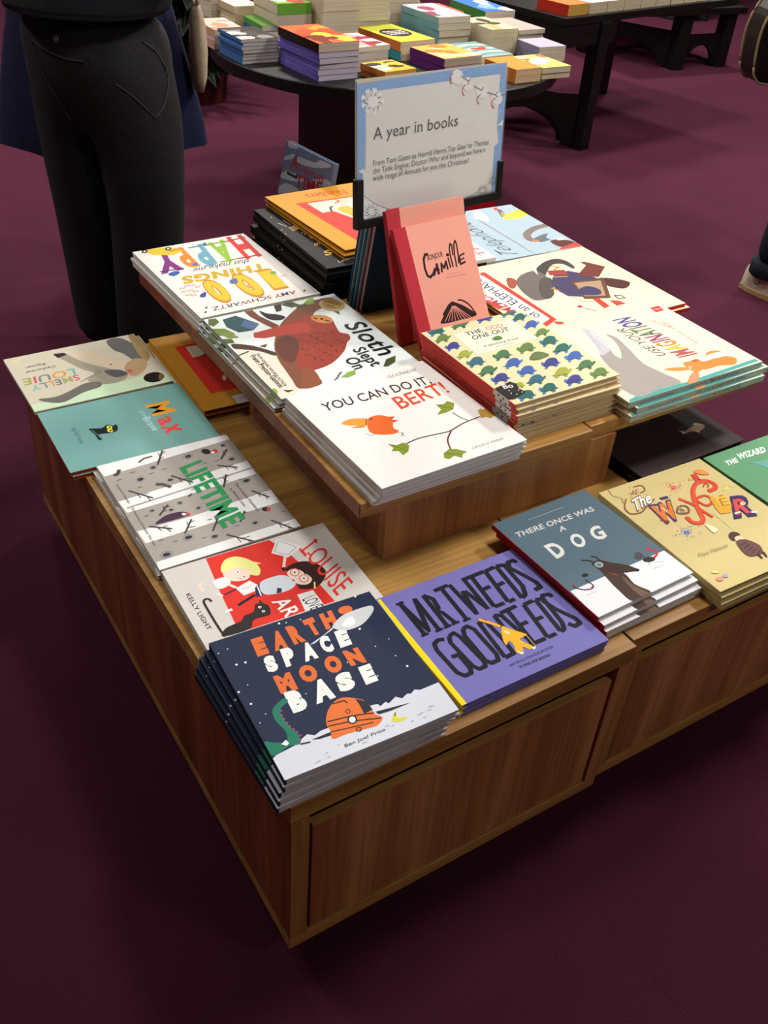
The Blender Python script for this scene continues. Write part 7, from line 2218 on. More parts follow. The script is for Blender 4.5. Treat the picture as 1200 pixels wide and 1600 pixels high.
soft_stack(1.300, 3.165, .13, .22, .072, 2, -2, ['d8b0a0'], ['c8a090'], PG, 'far left pale paperbacks', 'thick pale paperback with pinkish cover, far left' + ST, art=splash(['e0d0c8', 'd88a70'], 2))
soft_stack(1.468, 3.568, .14, .15, .20, 6, 8, ['d0c6b4'], ['c8bca8'], PG, 'cream paperbacks at the rear left', 'cream paperback in the rear left pile ' + ST)
soft_stack(1.495, 3.385, .12, .16, .111, 4, 1, ['d8cdb4'], ['c2b290'], 'd6c9a8', 'yellowish paperbacks', 'yellowish paperback behind the blue pile ' + ST)
soft_stack(1.500, 3.135, .170, .20, .085, 4, -3, ['5c8a3a', '3a68a8', '6a9a48'], ['4f8a38', '2f5f9a'], PG, 'green and blue paperbacks', 'green or blue paperback under the thick green ones' + ST)
soft_stack(1.553, 3.115, .150, .25, .082, 2, -4, ['7fb04a', '4a9aa8'], ['6aa63c', 'c0b4a0'], 'c9bca4', 'thick green paperbacks', 'thick paperback with bright green edge ' + ST, z0=RZ + .0855, spside='F', art=splash(['e0d8c8', 'a84a40'], 3))
soft_stack(1.467, 2.609, .170, .305, .098, 5, 2, ['7468b8'], ['6a5cae'], 'b9b0b8', 'purple spined paperbacks', 'purple spined paperback at the front edge ' + ST)
soft_stack(1.462, 2.606, .175, .30, .031, 1, 2, ['c8602a'], ['2c1a14'], 'bdb09c', None, 'black spined paperback with fiery orange cover on the purple pile' + ST, z0=RZ + .0987, art=splash(['e89030', 'd84a20', 'f0b840', '7a2818'], 4))
soft_stack(1.652, 2.690, .178, .22, .069, 3, 6, ['d4cfc6'], ['c8c2b8'], 'bdb6ae', 'white paperbacks in the middle', 'white paperback between purple and yellow piles' + ST)
soft_stack(1.650, 2.688, .185, .22, .018, 1, 6, ['c9c2b8'], ['c0b8b0'], 'c9c2b8', None, 'white paperback with red lettering panel, on the middle pile ' + ST, z0=RZ + .0697, art=splash(['a83a48', 'd8a0a0', '8a3040'], 5))
soft_stack(1.690, 2.500, .150, .150, .044, 2, 7, ['c8a838', '4a3a20'], ['c07830'], 'd09a50', 'small striped paperbacks', 'small yellow black striped paperback behind sign' + ST, art=splash(['3a3028', 'e8e0d0', 'd0b040'], 6))
soft_stack(1.948, 2.800, .180, .30, .071, 2, 5, ['c4c83e'], ['c87038', '3a8a98'], 'd2bfa2', 'yellow green paperbacks', 'yellow green paperback with dark oval title ' + ST, art=lambda A: (A._poly(A.pic, [(.09 + .07 * cos(t * .4), .15 + .07 * sin(t * .4)) for t in range(16)], '3a2c30'), [A._poly(A.pic, [(.045 + i * .02, .12 + j * .025), (.06 + i * .02, .12 + j * .025), (.06 + i * .02, .135 + j * .025), (.045 + i * .02, .135 + j * .025)], 'c8c0c0') for i in range(5) for j in range(3)] if setattr(A, 'z', A.z + .00003) is None else 0))
soft_stack(1.995, 2.555, .195, .215, .058, 2, 6, ['e8a850', '6a2c6a'], ['5c2468'], 'b0a090', 'orange paperbacks with purple spines', 'golden orange paperback with purple spine above sign' + ST, art=splash(['f0cf90', 'd87a30', 'f0dca8'], 7))
soft_stack(2.207, 2.915, .170, .28, .128, 5, 2, ['b8a8b4', '7fa8b0'], ['78a0a8', '6a98a4'], PG, 'teal spined paperbacks', 'teal spined paperback in the tall middle pile ' + ST, art=splash(['d8c0c8', '8a4a58', 'c8b8c0'], 8))
soft_stack(2.200, 2.590, .170, .24, .045, 2, 5, ['8aa8a4'], ['c8c2b8'], PG, 'grey striped paperbacks', 'grey green striped paperback with a red heart ' + ST, art=lambda A: ([A.stroke(A.pic, [(0, .03 + i * .03), (.09, .05 + i * .03), (.17, .03 + i * .03)], .008, 'd8dcd8' if i % 2 else '4a6a6a') for i in range(7)], setattr(A, 'z', A.z + .00004), A._poly(A.pic, [(.09, .10), (.13, .12), (.14, .15), (.11, .15), (.09, .14), (.07, .15), (.05, .13)], 'd84a38')))
soft_stack(2.392, 2.79, .140, .24, .098, 3, 0, ['cfc69c'], ['c8bca4'], 'cdc2a2', 'cream yellow paperbacks', 'cream yellow paperback in the middle right pile ' + ST, art=splash(['a8a070', '4a4438'], 9))
soft_stack(2.545, 2.80, .145, .24, .088, 5, 2, ['a49a90'], ['b8aea0'], 'b8ae9c', 'grey cream paperbacks', 'grey topped paperback in the right pile ' + ST)
soft_stack(2.570, 3.075, .165, .29, .109, 3, -2, ['3a68b0', '5a8a4a'], ['3f7a3a', '1f1c1c'], PG, 'blue covered paperbacks', 'blue covered paperback in the rear right pile ' + ST, art=splash(['7a9ad0', 'c8d4e0'], 10))
soft_stack(2.385, 3.21, .165, .20, .085, 3, 0, ['c8583a'], ['b84a30'], PG, 'orange red topped paperbacks', 'orange red topped paperback behind the teal pile ' + ST)
soft_stack(2.735, 3.06, .130, .22, .098, 6, 3, ['c8aca4', 'c8c2cc'], ['c0b8c0'], 'c2bac0', 'pinkish topped paperbacks', 'pinkish topped paperback at the far right ' + ST, art=splash(['d8c8c0', 'a88a80'], 11)) if False else None
soft_stack(2.41, 2.52, .145, .22, .052, 2, -3, ['a8a0b0'], ['8a86a0'], PG, 'lilac topped paperbacks', 'lilac topped paperback at the right side ' + ST) if False else None
soft_stack(2.195, 2.365, .130, .19, .050, 2, 2, ['d88a38'], ['c87a30'], 'cdb48e', 'orange topped paperbacks', 'orange topped paperback at the front right ' + ST)
soft_stack(2.345, 2.385, .145, .20, .044, 2, 0, ['c9c468'], ['b8b070'], 'c9bda0', 'pale yellow paperbacks', 'pale yellow paperback at the front right rim ' + ST, art=splash(['e0dca8', 'a86a4a', 'b8c8d0'], 12))
soft_stack(2.515, 2.615, .140, .16, .060, 2, -2, ['a8a0b0'], ['8a86a0'], PG, 'lilac paperbacks', 'lilac topped paperback at the right rim ' + ST)
soft_stack(1.721, 3.040, .176, .20, .230, 8, 3, ['cfc4ae'], ['c8b89a'], PG, 'tall cream pile, left', 'cream paperback in the left tall central pile' + ST, jitter=.002)
soft_stack(1.915, 3.120, .175, .20, .230, 8, 1, ['cfc4ae'], ['b8502c'], PG, 'tall cream pile, right', 'cream orange spined paperback, right tall central pile' + ST, jitter=.002)
soft_stack(2.15, 3.24, .175, .20, .19, 6, 1, ['c8bca8'], ['b8ac98'], PG, 'cream pile at the rear', 'cream paperback in the rear central pile ' + ST, jitter=.002)

# ------------------------------------------------------------------ rectangular black table at the upper right
a = radians(9.4); O = Vector((3.12, 3.13, 0))
r = thing('display_table', O, a)
TZ = .60 + FZ
mb = MB(); mb.box((-.02, 0, TZ - .035), (1.50, .85, TZ), TB); mb.build('table_top', r, bevel=.002)
mb = MB(); mb.box((-.015, .004, TZ - .135), (.40, .80, TZ - .0355), TB); mb.build('apron', r)
def leg(parent, x, y, s, z1):
    mb = MB(); mb.box((x - s / 2, y - s / 2, 0), (x + s / 2, y + s / 2, z1), TB); mb.build('leg', parent, bevel=.003)
def arch(parent, p, q, z0, z1, t=.03):
    """stretcher panel between two legs with a low arch cut into its underside"""
    d = Vector((q[0] - p[0], q[1] - p[1], 0)); l = d.length
    prof = [(0, z1), (0, 0.02)] + [(l / 2 - l * .40 * cos(pi * i / 12), .02 + (z0 - .02) * sin(pi * i / 12)) for i in range(13)] + [(l, .02), (l, z1)]
    d.normalize(); n = Vector((-d.y, d.x, 0)) * (t / 2)
    mb = MB(); k = len(prof)
    A = [(p[0] + d.x * s + n.x, p[1] + d.y * s + n.y, z) for s, z in prof]; B = [(p[0] + d.x * s - n.x, p[1] + d.y * s - n.y, z) for s, z in prof]
    mb.faces(A + B, [tuple(range(k)), tuple(range(2 * k - 1, k - 1, -1))] + [(i, (i + 1) % k, k + (i + 1) % k, k + i) for i in range(k)], TB)
    mb.build('arched_stretcher', parent)
leg(r, .30, .03, .075, TZ - .0355)
leg(r, .05, .75, .075, TZ - .0355); leg(r, 1.38, .75, .075, TZ - .0355)
arch(r, (.262, .06), (-.18, .42), .20, .27); arch(r, (.05, .71), (.28, .09), .16, .25)
tag(r, 'black table with arched stretchers at the upper right, page edges along its front', 'table')
for i, (x0, wd) in enumerate(((.02, .15), (.185, .135), (.325, .135), (.465, .135), (.605, .13), (.74, .125), (.87, .12), (.995, .125), (1.125, .12))):
    p = book('paperback', wd, .2, .05, 'c86a30' if i == 0 else 'cfc5b2', 'c9bd9e' if i else 'c8a040', 'L', 'b83020' if i in (0, 6) else 'c0b49c', soft=True, lines=400)
    q = Vector((x0, .03, TZ + .0008)); q.rotate(Euler((0, 0, a))); p.location = O + q; p.rotation_euler = (0, 0, a)
    tag(p, 'thick paperback on the front edge of the black table, %s' % ['leftmost with orange cover', 'second from its left end', 'third from its left end', 'fourth from its left end', 'fifth from its left end', 'fourth from its right end', 'third from its right end', 'second from its right end', 'rightmost'][i], 'book', 'paperbacks along the far table edge')
r = thing('low_table', (5.35, 4.45, 0), radians(-4))
mb = MB(); mb.box((-.35, -.08, .36), (.55, 1.0, .40), TB); mb.build('table_top', r)
leg(r, .04, 0, .10, .3598); leg(r, .46, 0, .09, .3598); leg(r, -.30, .6, .09, .3598)
arch(r, (.09, 0), (.415, 0), .15, .22); arch(r, (.0, .04), (-.27, .56), .15, .24)
tag(r, 'lower black table with arched stretchers, standing beyond the far table', 'table')

# ------------------------------------------------------------------ people
def skinned(name, joints, bones, mat, parent, root=0, sub=2):
    """grow one continuous surface over joints [(x,y,z,rx,ry)] connected by bones"""
    me = bpy.data.meshes.new(name)
    me.from_pydata([j[:3] for j in joints], bones, [])
    o = bpy.data.objects.new(name, me); COL.objects.link(o)
    sk = o.modifiers.new('skin', 'SKIN'); sk.use_smooth_shade = True
    for i, v in enumerate(me.skin_vertices[0].data):
        v.radius = (joints[i][3], joints[i][4]); v.use_root = (i == root)
    sb = o.modifiers.new('sub', 'SUBSURF'); sb.levels = sub; sb.render_levels = sub
    dg = bpy.context.evaluated_depsgraph_get(); dg.update()
    nm = bpy.data.meshes.new_from_object(o.evaluated_get(dg))
    bpy.data.objects.remove(o); bpy.data.meshes.remove(me)
    nm.name = name; nm.materials.clear(); nm.materials.append(mat)
    nm.polygons.foreach_set('use_smooth', [True] * len(nm.polygons))
    return link(name, nm, parent)
SKIN = plain('b98468', 0.5)
def hand(parent_joints, bones, wrist, side, down=Vector((0, 0, -1))):
    """palm and five curled fingers hanging from the wrist (appended to a skeleton)"""
    J = parent_joints; w = Vector(J[wrist][:3])
    J.append((*(w + Vector((0, -.005, -.055))), .034, .015)); palm = len(J) - 1; bones.append((wrist, palm))
    for k, (oy, ln) in enumerate(((-.030, .070), (-.010, .080), (.010, .074), (.028, .058))):
        b0 = w + Vector((side * .002, oy, -.088))
        J.append((*b0, .0095, .0095)); i = len(J) - 1; bones.append((palm, i))
        J.append((*(b0 + Vector((-side * .006, -.004, -ln * .5))), .0088, .0088)); bones.append((i, i + 1))
        J.append((*(b0 + Vector((-side * .022, -.006, -ln * .92))), .0075, .0075)); bones.append((i + 1, i + 2))
    J.append((*(w + Vector((-side * .008, -.040, -.050))), .011, .011)); i = len(J) - 1; bones.append((palm, i))
    J.append((*(w + Vector((-side * .012, -.055, -.088))), .009, .009)); bones.append((i, i + 1))
def body(parent, h=1.74, feet=((-.10, 0), (.10, 0)), skin=SKIN, hair='2a1d16', arms=((-.27, .02), (.27, .02)), raised=False):
    s = h / 1.74
    J = [(0, 0, .96 * s, .105, .085), (0, .012, 1.12 * s, .10, .075), (0, 0, 1.32 * s, .165, .11), (0, .01, 1.44 * s, .13, .085), (0, .005, 1.50 * s, .055, .055), (0, -.012, 1.58 * s, .062, .070), (0, -.016, 1.66 * s, .074, .092), (0, -.006, 1.715 * s, .055, .07)]
    B = [(0, 1), (1, 2), (2, 3), (3, 4), (4, 5), (5, 6), (6, 7)]
    for sx, (fx, fy) in ((-1, feet[0]), (1, feet[1])):
        i = len(J)
        J += [(sx * .09, 0, .84 * s, .07, .07), (sx * .095 + (fx - sx * .1) * .4, fy * .4 - .01, .50 * s, .058, .06), (fx, fy + .015, .10, .040, .042), (fx, fy - .02, .045, .036, .03), (fx + sx * .01, fy - .15, .03, .036, .02)]
        B += [(0, i), (i, i + 1), (i + 1, i + 2), (i + 2, i + 3), (i + 3, i + 4)]
    for sx, (ax, ay) in ((-1, arms[0]), (1, arms[1])):
        i = len(J)
        J += [(sx * .185 * s, .01, 1.41 * s, .058, .058), (ax, ay + .02, 1.12 * s, .045, .045), ((ax * .55, ay - .27, 1.31 * s, .030, .026) if raised else (ax, ay - .05, .88 * s, .030, .026))]
        B += [(3, i), (i, i + 1), (i + 1, i + 2)]
        hand(J, B, i + 2, sx)
    o = skinned('body', J, B, skin, parent)
    hm = plain(hair, .6)
    mb = MB()
    # face: eyes, nose, mouth, ears
    fz = 1.63 * s
    f = MB()
    f.tube([(0, -.098, fz + .01), (0, -.118, fz - .022), (0, -.104, fz - .032)], [.008, .013, .009], skin); f.build('nose', parent, smooth=True)
    for sx in (-1, 1):
        e = MB(); e.lathe([(.001, -.012), (.009, -.007), (.012, 0), (.009, .007), (.001, .012)], plain('e8e4de', .3), 12); eo = e.build('eye', parent, smooth=True); eo.location = (sx * .031, -.096, fz + .012)
        e = MB(); e.lathe([(.004, -.03), (.018, -.022), (.02, 0), (.022, .02), (.006, .032)], skin, 10); eo = e.build('ear', parent, smooth=True); eo.location = (sx * .076, 0, fz); eo.scale = (.5, 1, 1)
    f = MB(); f.tube([(-.025, -.098, fz - .055), (0, -.106, fz - .055), (.025, -.098, fz - .055)], [.003, .006, .003], plain('94544c', .4)); f.build('mouth', parent, smooth=True)
    hr = MB(); n = 20; prof = [(.090, -.02), (.094, .02), (.088, .06), (.066, .092), (.03, .108), (.003, .112)]
    hr.lathe(prof, hm, n); ho = hr.build('hair', parent, smooth=True); ho.location = (0, .012, fz + .02); ho.scale = (.92, 1.08, 1)
    return o

def shoe(parent, x, y, colr, sole, L=.29, yaw=0.0, detail=False):
    """a low shoe pointing to -y with sole, upper, laces"""
    up = MB(); n = 14
    secs = [(.055, .030, .030, .100), (.02, .036, .036, .105), (-.03, .038, .036, .098), (-.09, .042, .040, .078), (-.15, .047, .042, .060), (-.20, .042, .040, .050), (-.228, .026, .024, .040)]
    P = []; F = []
    for (yy, wl, wr, hh) in secs:
        for i in range(n):
            a = pi * i / (n - 1); P.append((cos(a) * (wr if cos(a) > 0 else wl), yy, .022 + (hh - .022) * max(0.0, sin(a)) ** .75))
    for k in range(len(secs) - 1):
        for i in range(n - 1): F.append((k * n + i, k * n + i + 1, (k + 1) * n + i + 1, (k + 1) * n + i))
    F.append(tuple(range(n))); F.append(tuple((len(secs) - 1) * n + i for i in range(n)))
    up.faces(P, F, plain(colr, .6)); u = up.build('shoe_upper', parent, smooth=True)
    so = MB(); out = []
    for (yy, wl, wr, hh) in secs: out.append((wr + .004, yy))
    for (yy, wl, wr, hh) in reversed(secs): out.append((-wl - .004, yy))
    out[0] = (.024, .064); out[-1] = (-.024, .064)
    out.insert(len(secs), (0, -.245))
    so.prism(out, 0.0, .024, plain(sole, .7)); sl = so.build('shoe_sole', parent, bevel=.004)
    parts = [u, sl]
    if detail:
        la = MB()
        for i in range(5):
            yy = -.045 - i * .022; z = .099 - i * .0068
            la.tube([(-.026, yy, z - .016), (0, yy - .006, z + .004), (.026, yy, z - .016)], .0032, plain('e8e2d8', .7), 6)
        la.tube([(-.004, -.04, .104), (-.03, -.03, .115), (-.042, -.05, .098)], .003, plain('e8e2d8', .7), 6); la.tube([(.004, -.04, .104), (.032, -.035, .113), (.040, -.055, .096)], .003, plain('e8e2d8', .7), 6)
        parts.append(la.build('laces', parent, smooth=True))
        lg = MB()
        lg.tube([(-.0415, .004, .064), (-.0415, -.006, .05), (-.0415, -.018, .05), (-.0415, -.026, .064)], .0016, plain('2c2a30', .6), 6); parts.append(lg.build('side_emblem', parent))
        st = MB()
        for k in range(4): st.tube([(-.0445, -.075 - k * .018, .05), (-.0435, -.083 - k * .018, .040)], .0011, plain('8a8078', .8), 5)
        parts.append(st.build('stitching', parent))
    for o in parts: o.location = (x, y, 0.0); o.rotation_euler = (0, 0, yaw)

CH = noise_mat('charcoal_twill', '111013', '1b1a1d', (220, 220, 60), 0.9, bump=.15)
KN = noise_mat('black_navy_knit', '0e1018', '171a24', 160, 0.9)
NV = noise_mat('navy_wool', '0a0e2c', '12173c', 140, 0.95)
# person by the left of the display, seen from behind
P1 = thing('person', (.475, 1.97, 0), radians(124))
body(P1, 1.80, ((-.09, .03), (.10, -.02)), hair='3a2c22', raised=True)
tr = skinned('trousers', [(.008, .022, 1.05, .180, .165), (.022, .040, .90, .212, .192), (-.10, .015, .80, .124, .140), (-.105, .015, .50, .098, .112), (-.098, .03, .26, .092, .106), (-.092, .03, .035, .094, .112), (.105, .005, .80, .128, .142), (.112, -.01, .50, .108, .118), (.104, -.01, .26, .102, .112), (.10, -.02, .035, .102, .118)],
             [(0, 1), (1, 2), (2, 3), (3, 4), (4, 5), (1, 6), (6, 7), (7, 8), (8, 9)], CH, P1, root=1)
def on_cloth(pts, r, name, mat, parent=P1, body=None):
    mb = MB(); mb.tube(pts, r, mat, 6); return mb.build(name, parent, smooth=True)
def wrap(objm, path, r, name, mat):
    """a seam laid on the surface of a garment along local points"""
    out = []
    for p in path:
        hit, loc, nor, idx = objm.closest_point_on_mesh(Vector(p)); out.append(tuple(loc + nor * r * .4))
    mb = MB(); mb.tube(out, r, mat, 6); return mb.build(name, objm, smooth=True)
SEAM = plain('323037', .9)
def press(objm, pts):
    """points on the back right of a garment: sideways offset and height, pressed on from outside"""
    bm = bmesh.new(); bm.from_mesh(objm.data)
    from mathutils.bvhtree import BVHTree
    tree = BVHTree.FromBMesh(bm); bm.free(); out = []
    for l, z in pts:
        o = Vector((.78 * l - .62, .62 * l + .78, z)); loc, nor, idx, ds = tree.ray_cast(o, Vector((.62, -.78, 0)))
        if loc: out.append((loc, nor))
    return out
def seam(path, r, name):
    path = catmull(path, False, 6)
    pts = [tuple(l + n * r * .6) for l, n in press(tr, path)]
    if len(pts) > 1:
        mb = MB(); mb.tube(pts, r, SEAM, 6); mb.build(name, tr, smooth=True)
seam([(.165, .942), (.14, .930), (.11, .922), (.075, .918), (.05, .919)], .0022, 'back_pocket')
seam([(-.095, .955), (-.125, .93), (-.147, .89), (-.150, .85), (-.135, .81), (-.112, .785)], .0026, 'side_pocket')
seam([(-.112, .785), (-.06, .84), (-.02, .87)], .0018, 'crease')
seam([(.17, .94), (.15, .87), (.12, .80), (.09, .74)], .0016, 'back_crease')
loc, nor = press(tr, [(.107, .958)])[0]
mb = MB(); mb.lathe([(.008, 0), (.008, .003), (.003, .004)], plain('6a6462', .4), 14); o = mb.build('button', tr); o.location = loc; o.rotation_euler = nor.to_track_quat('Z', 'Y').to_euler()
def garment(name, parent, rings, mat, sleeves=(), n=36, fold=0.0):
    """a torso sheath of elliptical rings with sleeves tubed in, one garment"""
    mb = MB(); P = []; F = []
    for j, (cx, cy, z, rx, ry) in enumerate(rings):
        for i in range(n):
            a = 2 * pi * i / n; w = 1 + fold * (sin(5 * a + j * .7) + .6 * sin(9 * a - j))
            P.append((cx + rx * w * cos(a), cy + ry * w * sin(a), z))
    for j in range(len(rings) - 1):
        for i in range(n): F.append((j * n + i, j * n + (i + 1) % n, (j + 1) * n + (i + 1) % n, (j + 1) * n + i))
    F.append(tuple(range(n - 1, -1, -1)))
    mb.faces(P, F, mat)
    for path, rad in sleeves: mb.tube(path, rad, mat, 16)
    return mb.build(name, parent, smooth=True)
SLV = lambda sx: ([(sx * .15, .01, 1.45), (sx * .225, .02, 1.38), (sx * .275, .045, 1.20), (sx * .275, .04, 1.13), (sx * .22, -.12, 1.24), (sx * .155, -.25, 1.335)], [.07, .085, .072, .068, .058, .048])
garment('jumper', P1, [(.015, .035, 1.035, .188, .170), (.014, .032, 1.012, .206, .190), (.010, .028, 1.03, .212, .196), (.006, .02, 1.08, .206, .186), (0, .01, 1.20, .196, .165), (0, 0, 1.34, .205, .15), (0, .005, 1.45, .165, .12), (0, .01, 1.51, .09, .085), (0, .01, 1.54, .07, .07)], KN, (SLV(-1), SLV(1)), fold=.006)
for sx, fy in ((-.09, .0), (.10, -.05)): shoe(P1, sx, fy + .02, '1a1817', '0e0d0d')
tag(P1, 'person in charcoal trousers and dark jumper, back turned, behind the left of the display', 'person')
# person beyond in a long navy coat
P2 = thing('person', (.655, 2.62, 0), radians(160))
body(P2, 1.66, ((-.08, .0), (.08, -.02)), hair='4a3524', raised=True)
ct = MB(); n = 40; prof = []
secs = [(.47, .33, .20), (.55, .325, .20), (.75, .285, .185), (.95, .235, .165), (1.10, .205, .15), (1.28, .215, .14), (1.36, .20, .12), (1.41, .10, .085)]
Pp = []; F = []
for j, (z, rx, ry) in enumerate(secs):
    for i in range(n):
        a = 2 * pi * i / n; wv = 1 + (.045 * sin(7 * a) + .02 * sin(11 * a + 1)) * max(0, (1.0 - z)) * 1.4
        Pp.append((rx * wv * cos(a), ry * wv * sin(a), z + (.012 * sin(3 * a) if j == 0 else 0)))
for j in range(len(secs) - 1):
    for i in range(n): F.append((j * n + i, j * n + (i + 1) % n, (j + 1) * n + (i + 1) % n, (j + 1) * n + i))
ct.faces(Pp, F, NV); co = ct.build('long_coat', P2, smooth=True)
for sx in (-1, 1):
    mb = MB(); mb.tube([(sx * .16, .01, 1.33), (sx * .25, .03, 1.15), (sx * .27, .03, 1.07), (sx * .20, -.12, 1.14), (sx * .145, -.24, 1.235)], [.075, .066, .062, .055, .046], NV, 14); mb.build('coat_sleeve', P2, smooth=True)
for sx in (-1, 1):
    mb = MB(); mb.tube([(sx * .09, .0, .60), (sx * .085, 0, .30), (sx * .08, .01, .06)], [.085, .062, .048], plain('15151a', .9), 14); mb.build('trouser_leg', P2, smooth=True)
for sx, fy in ((-.08, .0), (.08, -.02)): shoe(P2, sx, fy, '151313', '0d0c0c')
tag(P2, 'person in a long navy coat standing beyond the one in charcoal trousers', 'person')
bag = thing('tote_bag', (.925, 2.43, .665), radians(-10))
mb = MB()
Pp = []; F = []; n = 20
for j, (z, rx, ry) in enumerate(((.0, .022, .07), (.04, .038, .105), (.12, .042, .12), (.2, .036, .11), (.235, .024, .09), (.26, .012, .05))):
    for i in range(n):
        a = 2 * pi * i / n; Pp.append((rx * .62 * cos(a) * (1 + .16 * sin(3 * a + j)), ry * .55 * sin(a), z))
for j in range(5):
    for i in range(n): F.append((j * n + i, j * n + (i + 1) % n, (j + 1) * n + (i + 1) % n, (j + 1) * n + i))
F.append(tuple(range(n - 1, -1, -1))); F.append(tuple(5 * n + i for i in range(n)))
mb.faces(Pp, F, noise_mat('cream_canvas', 'a89880', 'b8a890', 90, .9)); mb.build('bag_body', bag, smooth=True)
mb = MB(); mb.tube([(0, -.03, .255), (-.005, -.015, .31), (-.02, 0, .335), (-.005, .02, .31), (0, .03, .255)], .006, plain('9a8a74', .8)); mb.build('handle', bag, smooth=True)
tag(bag, 'cream cloth bag hanging beside the person in charcoal trousers', 'bag')

# person at the right edge: jeans and off-white trainers
P3 = thing('person', (2.965, 1.43, 0), radians(0))
body(P3, 1.72, ((-.13, .02), (.13, .06)), hair='5a4530')
DN = noise_mat('dark_denim', '11151f', '1d2433', 240, .9, bump=.1)
skinned('jeans', [(0, .01, 1.00, .155, .125), (0, .012, .90, .175, .14), (-.10, .01, .78, .098, .105), (-.118, .01, .48, .076, .082), (-.128, .022, .25, .070, .078), (-.130, .026, .11, .072, .084), (.10, .02, .78, .098, .105), (.118, .04, .48, .076, .082), (.128, .06, .25, .070, .078), (.13, .066, .11, .072, .084)],
        [(0, 1), (1, 2), (2, 3), (3, 4), (4, 5), (1, 6), (6, 7), (7, 8), (8, 9)], DN, P3, root=1)
for sx, fy in ((-.130, .026), (.13, .066)):
    mb = MB(); mb.lathe([(.074, .085), (.078, .09), (.078, .135), (.072, .14)], DN, 24, (sx, fy)); mb.build('jeans_cuff', P3, smooth=True)
shoe(P3, -.135, .055, 'c9bba6', 'b59a6a', yaw=radians(8), detail=True); shoe(P3, .135, .09, 'c9bba6', 'b59a6a', yaw=radians(-8), detail=True)
skinned('shirt', [(0, .01, .96, .175, .14), (0, .0, 1.14, .165, .13), (0, 0, 1.33, .185, .13), (0, .01, 1.47, .09, .08), (-.2, .01, 1.41, .075, .075), (-.27, .04, 1.13, .06, .06), (-.27, -.02, .93, .045, .045), (.2, .01, 1.41, .075, .075), (.27, .04, 1.13, .06, .06), (.27, -.02, .93, .045, .045)],
        [(0, 1), (1, 2), (2, 3), (2, 4), (4, 5), (5, 6), (2, 7), (7, 8), (8, 9)], plain('2a2f3a', .9), P3, root=1)
tag(P3, 'person at the right edge in dark turned up jeans and off white trainers', 'person')
# satchel behind that person
sb = thing('satchel', (3.09, 1.84, .62 + FZ), radians(-20))
LEA = noise_mat('dark_leather', '15100e', '231a16', 60, .4)
mb = MB(); out = [(-.17, .06), (-.15, .02), (-.10, 0), (.12, 0), (.17, .04), (.18, .20), (.15, .28), (.05, .31), (-.08, .31), (-.15, .27), (-.18, .18)]
out = catmull(out, True, 4)
mb.faces([(x, -.05, z) for x, z in out] + [(x, .05, z) for x, z in out], [tuple(range(len(out) - 1, -1, -1)), tuple(range(len(out), 2 * len(out)))] + [(i, (i + 1) % len(out), len(out) + (i + 1) % len(out), len(out) + i) for i in range(len(out))], LEA)
mb.build('bag_body', sb, bevel=.008)
for yy in (-.053, .053):
    mb = MB(); mb.tube([(x, yy, z) for x, z in out + out[:1]], .0045, plain('a08a66', .6)); mb.build('piping', sb, smooth=True)
mb = MB(); mb.tube([(-.14, 0, .28), (-.10, 0, .52), (0, 0, .70), (.10, 0, .52), (.14, 0, .28)], .010, LEA); mb.build('strap', sb, smooth=True)
tag(sb, 'dark leather bag with beige piping at the upper right edge', 'bag')
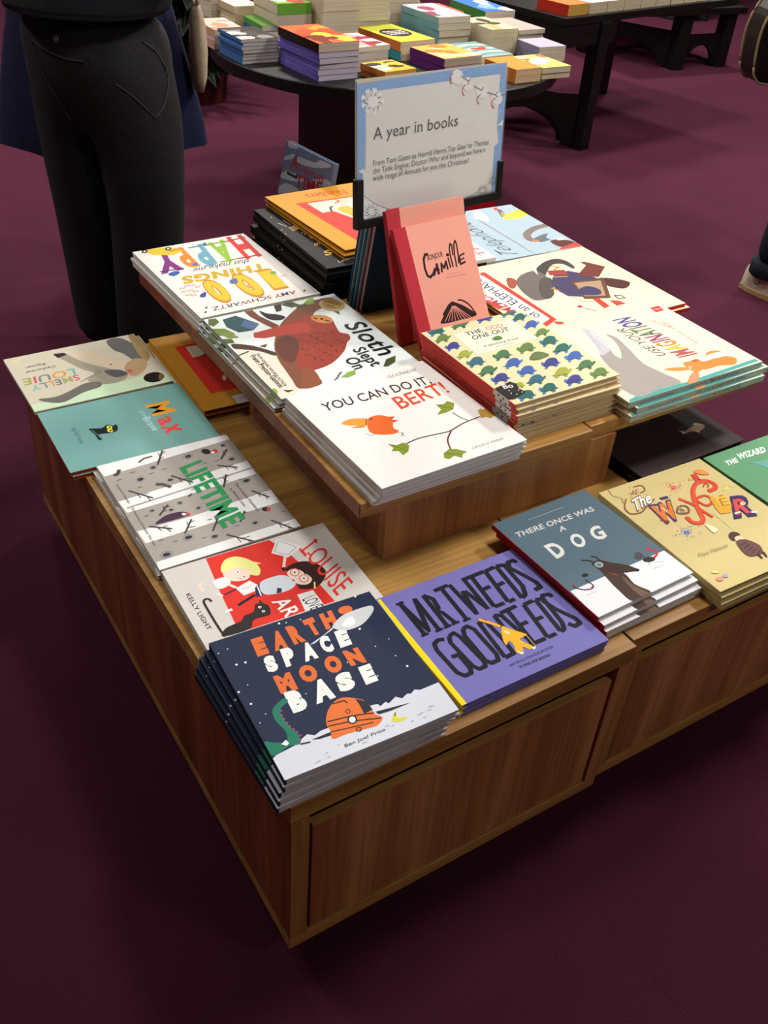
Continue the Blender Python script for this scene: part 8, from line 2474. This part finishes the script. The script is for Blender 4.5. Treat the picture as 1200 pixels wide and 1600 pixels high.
# person far off by the low table, only the shoes in view
P4 = thing('person', (7.0, 5.75, 0), radians(200))
body(P4, 1.75, ((-.10, .0), (.12, -.05)))
skinned('trousers', [(0, .01, 1.00, .155, .125), (0, .012, .90, .175, .14), (-.10, .01, .78, .098, .105), (-.10, .0, .45, .08, .085), (-.10, .0, .08, .08, .09), (.11, .01, .78, .098, .105), (.11, -.03, .45, .08, .085), (.12, -.05, .08, .08, .09)],
        [(0, 1), (1, 2), (2, 3), (3, 4), (1, 5), (5, 6), (6, 7)], CH, P4, root=1)
skinned('coat', [(0, .01, .80, .20, .17), (0, .0, 1.14, .175, .14), (0, 0, 1.33, .195, .14), (0, .01, 1.47, .09, .08), (-.2, .01, 1.41, .08, .08), (-.28, .04, 1.13, .065, .065), (-.28, -.02, .93, .05, .05), (.2, .01, 1.41, .08, .08), (.28, .04, 1.13, .065, .065), (.28, -.02, .93, .05, .05)],
        [(0, 1), (1, 2), (2, 3), (2, 4), (4, 5), (5, 6), (2, 7), (7, 8), (8, 9)], KN, P4, root=1)
shoe(P4, -.10, .0, '191615', '0d0c0c'); shoe(P4, .12, -.05, '191615', '0d0c0c')
tag(P4, 'person far away beyond the low black table, only dark shoes in view', 'person')

# ------------------------------------------------------------------ christmas tree glimpsed at the top left
t = thing('christmas_tree', (1.85, 4.75, 0))
mb = MB(); mb.tube([(0, 0, 0.02), (0, 0, 1.7)], [.05, .02], plain('3a2818', .8)); mb.build('trunk', t)
mb = MB(); mb.lathe([(.18, 0), (.20, .22), (.19, .22)], plain('4a1a14', .5), 24); mb.build('pot', t)
rr = random.Random(5); mb = MB(); GR = noise_mat('fir_needles', '0c160c', '18261a', 30, .9)
for i in range(420):
    z = .25 + rr.random() ** 1.3 * 1.5; rad = .55 * (1.85 - z) / 1.6; a = rr.uniform(0, 2 * pi); l = rad * rr.uniform(.6, 1)
    tip = Vector((l * cos(a), l * sin(a), z - .08)); b0 = Vector((.02 * cos(a), .02 * sin(a), z)); sd = Vector((-sin(a), cos(a), 0)) * .045; mid = (b0 + tip) / 2
    mb.poly([b0, mid + sd + Vector((0, 0, .015)), tip, mid - sd + Vector((0, 0, .015))], GR); mb.poly([b0, mid + Vector((0, 0, .05)), tip, mid - Vector((0, 0, .04))], GR)
mb.build('foliage', t, fix=False)
lm = bpy.data.materials.new('fairy_light_glow'); lm.use_nodes = True
pe = lm.node_tree.nodes['Principled BSDF']; pe.inputs['Emission Color'].default_value = (1, .62, .3, 1); pe.inputs['Emission Strength'].default_value = 12
for i in range(26):
    z = .3 + i * .052; rad = .56 * (1.85 - z) / 1.6; a = i * 2.4
    m_ = MB(); m_.lathe([(.002, -.008), (.008, 0), (.002, .008)], lm, 8); o = m_.build('fairy_light', t); o.location = (rad * cos(a), rad * sin(a), z - .06)
tag(t, 'dark christmas tree with tiny warm lights behind the round table', 'christmas tree')
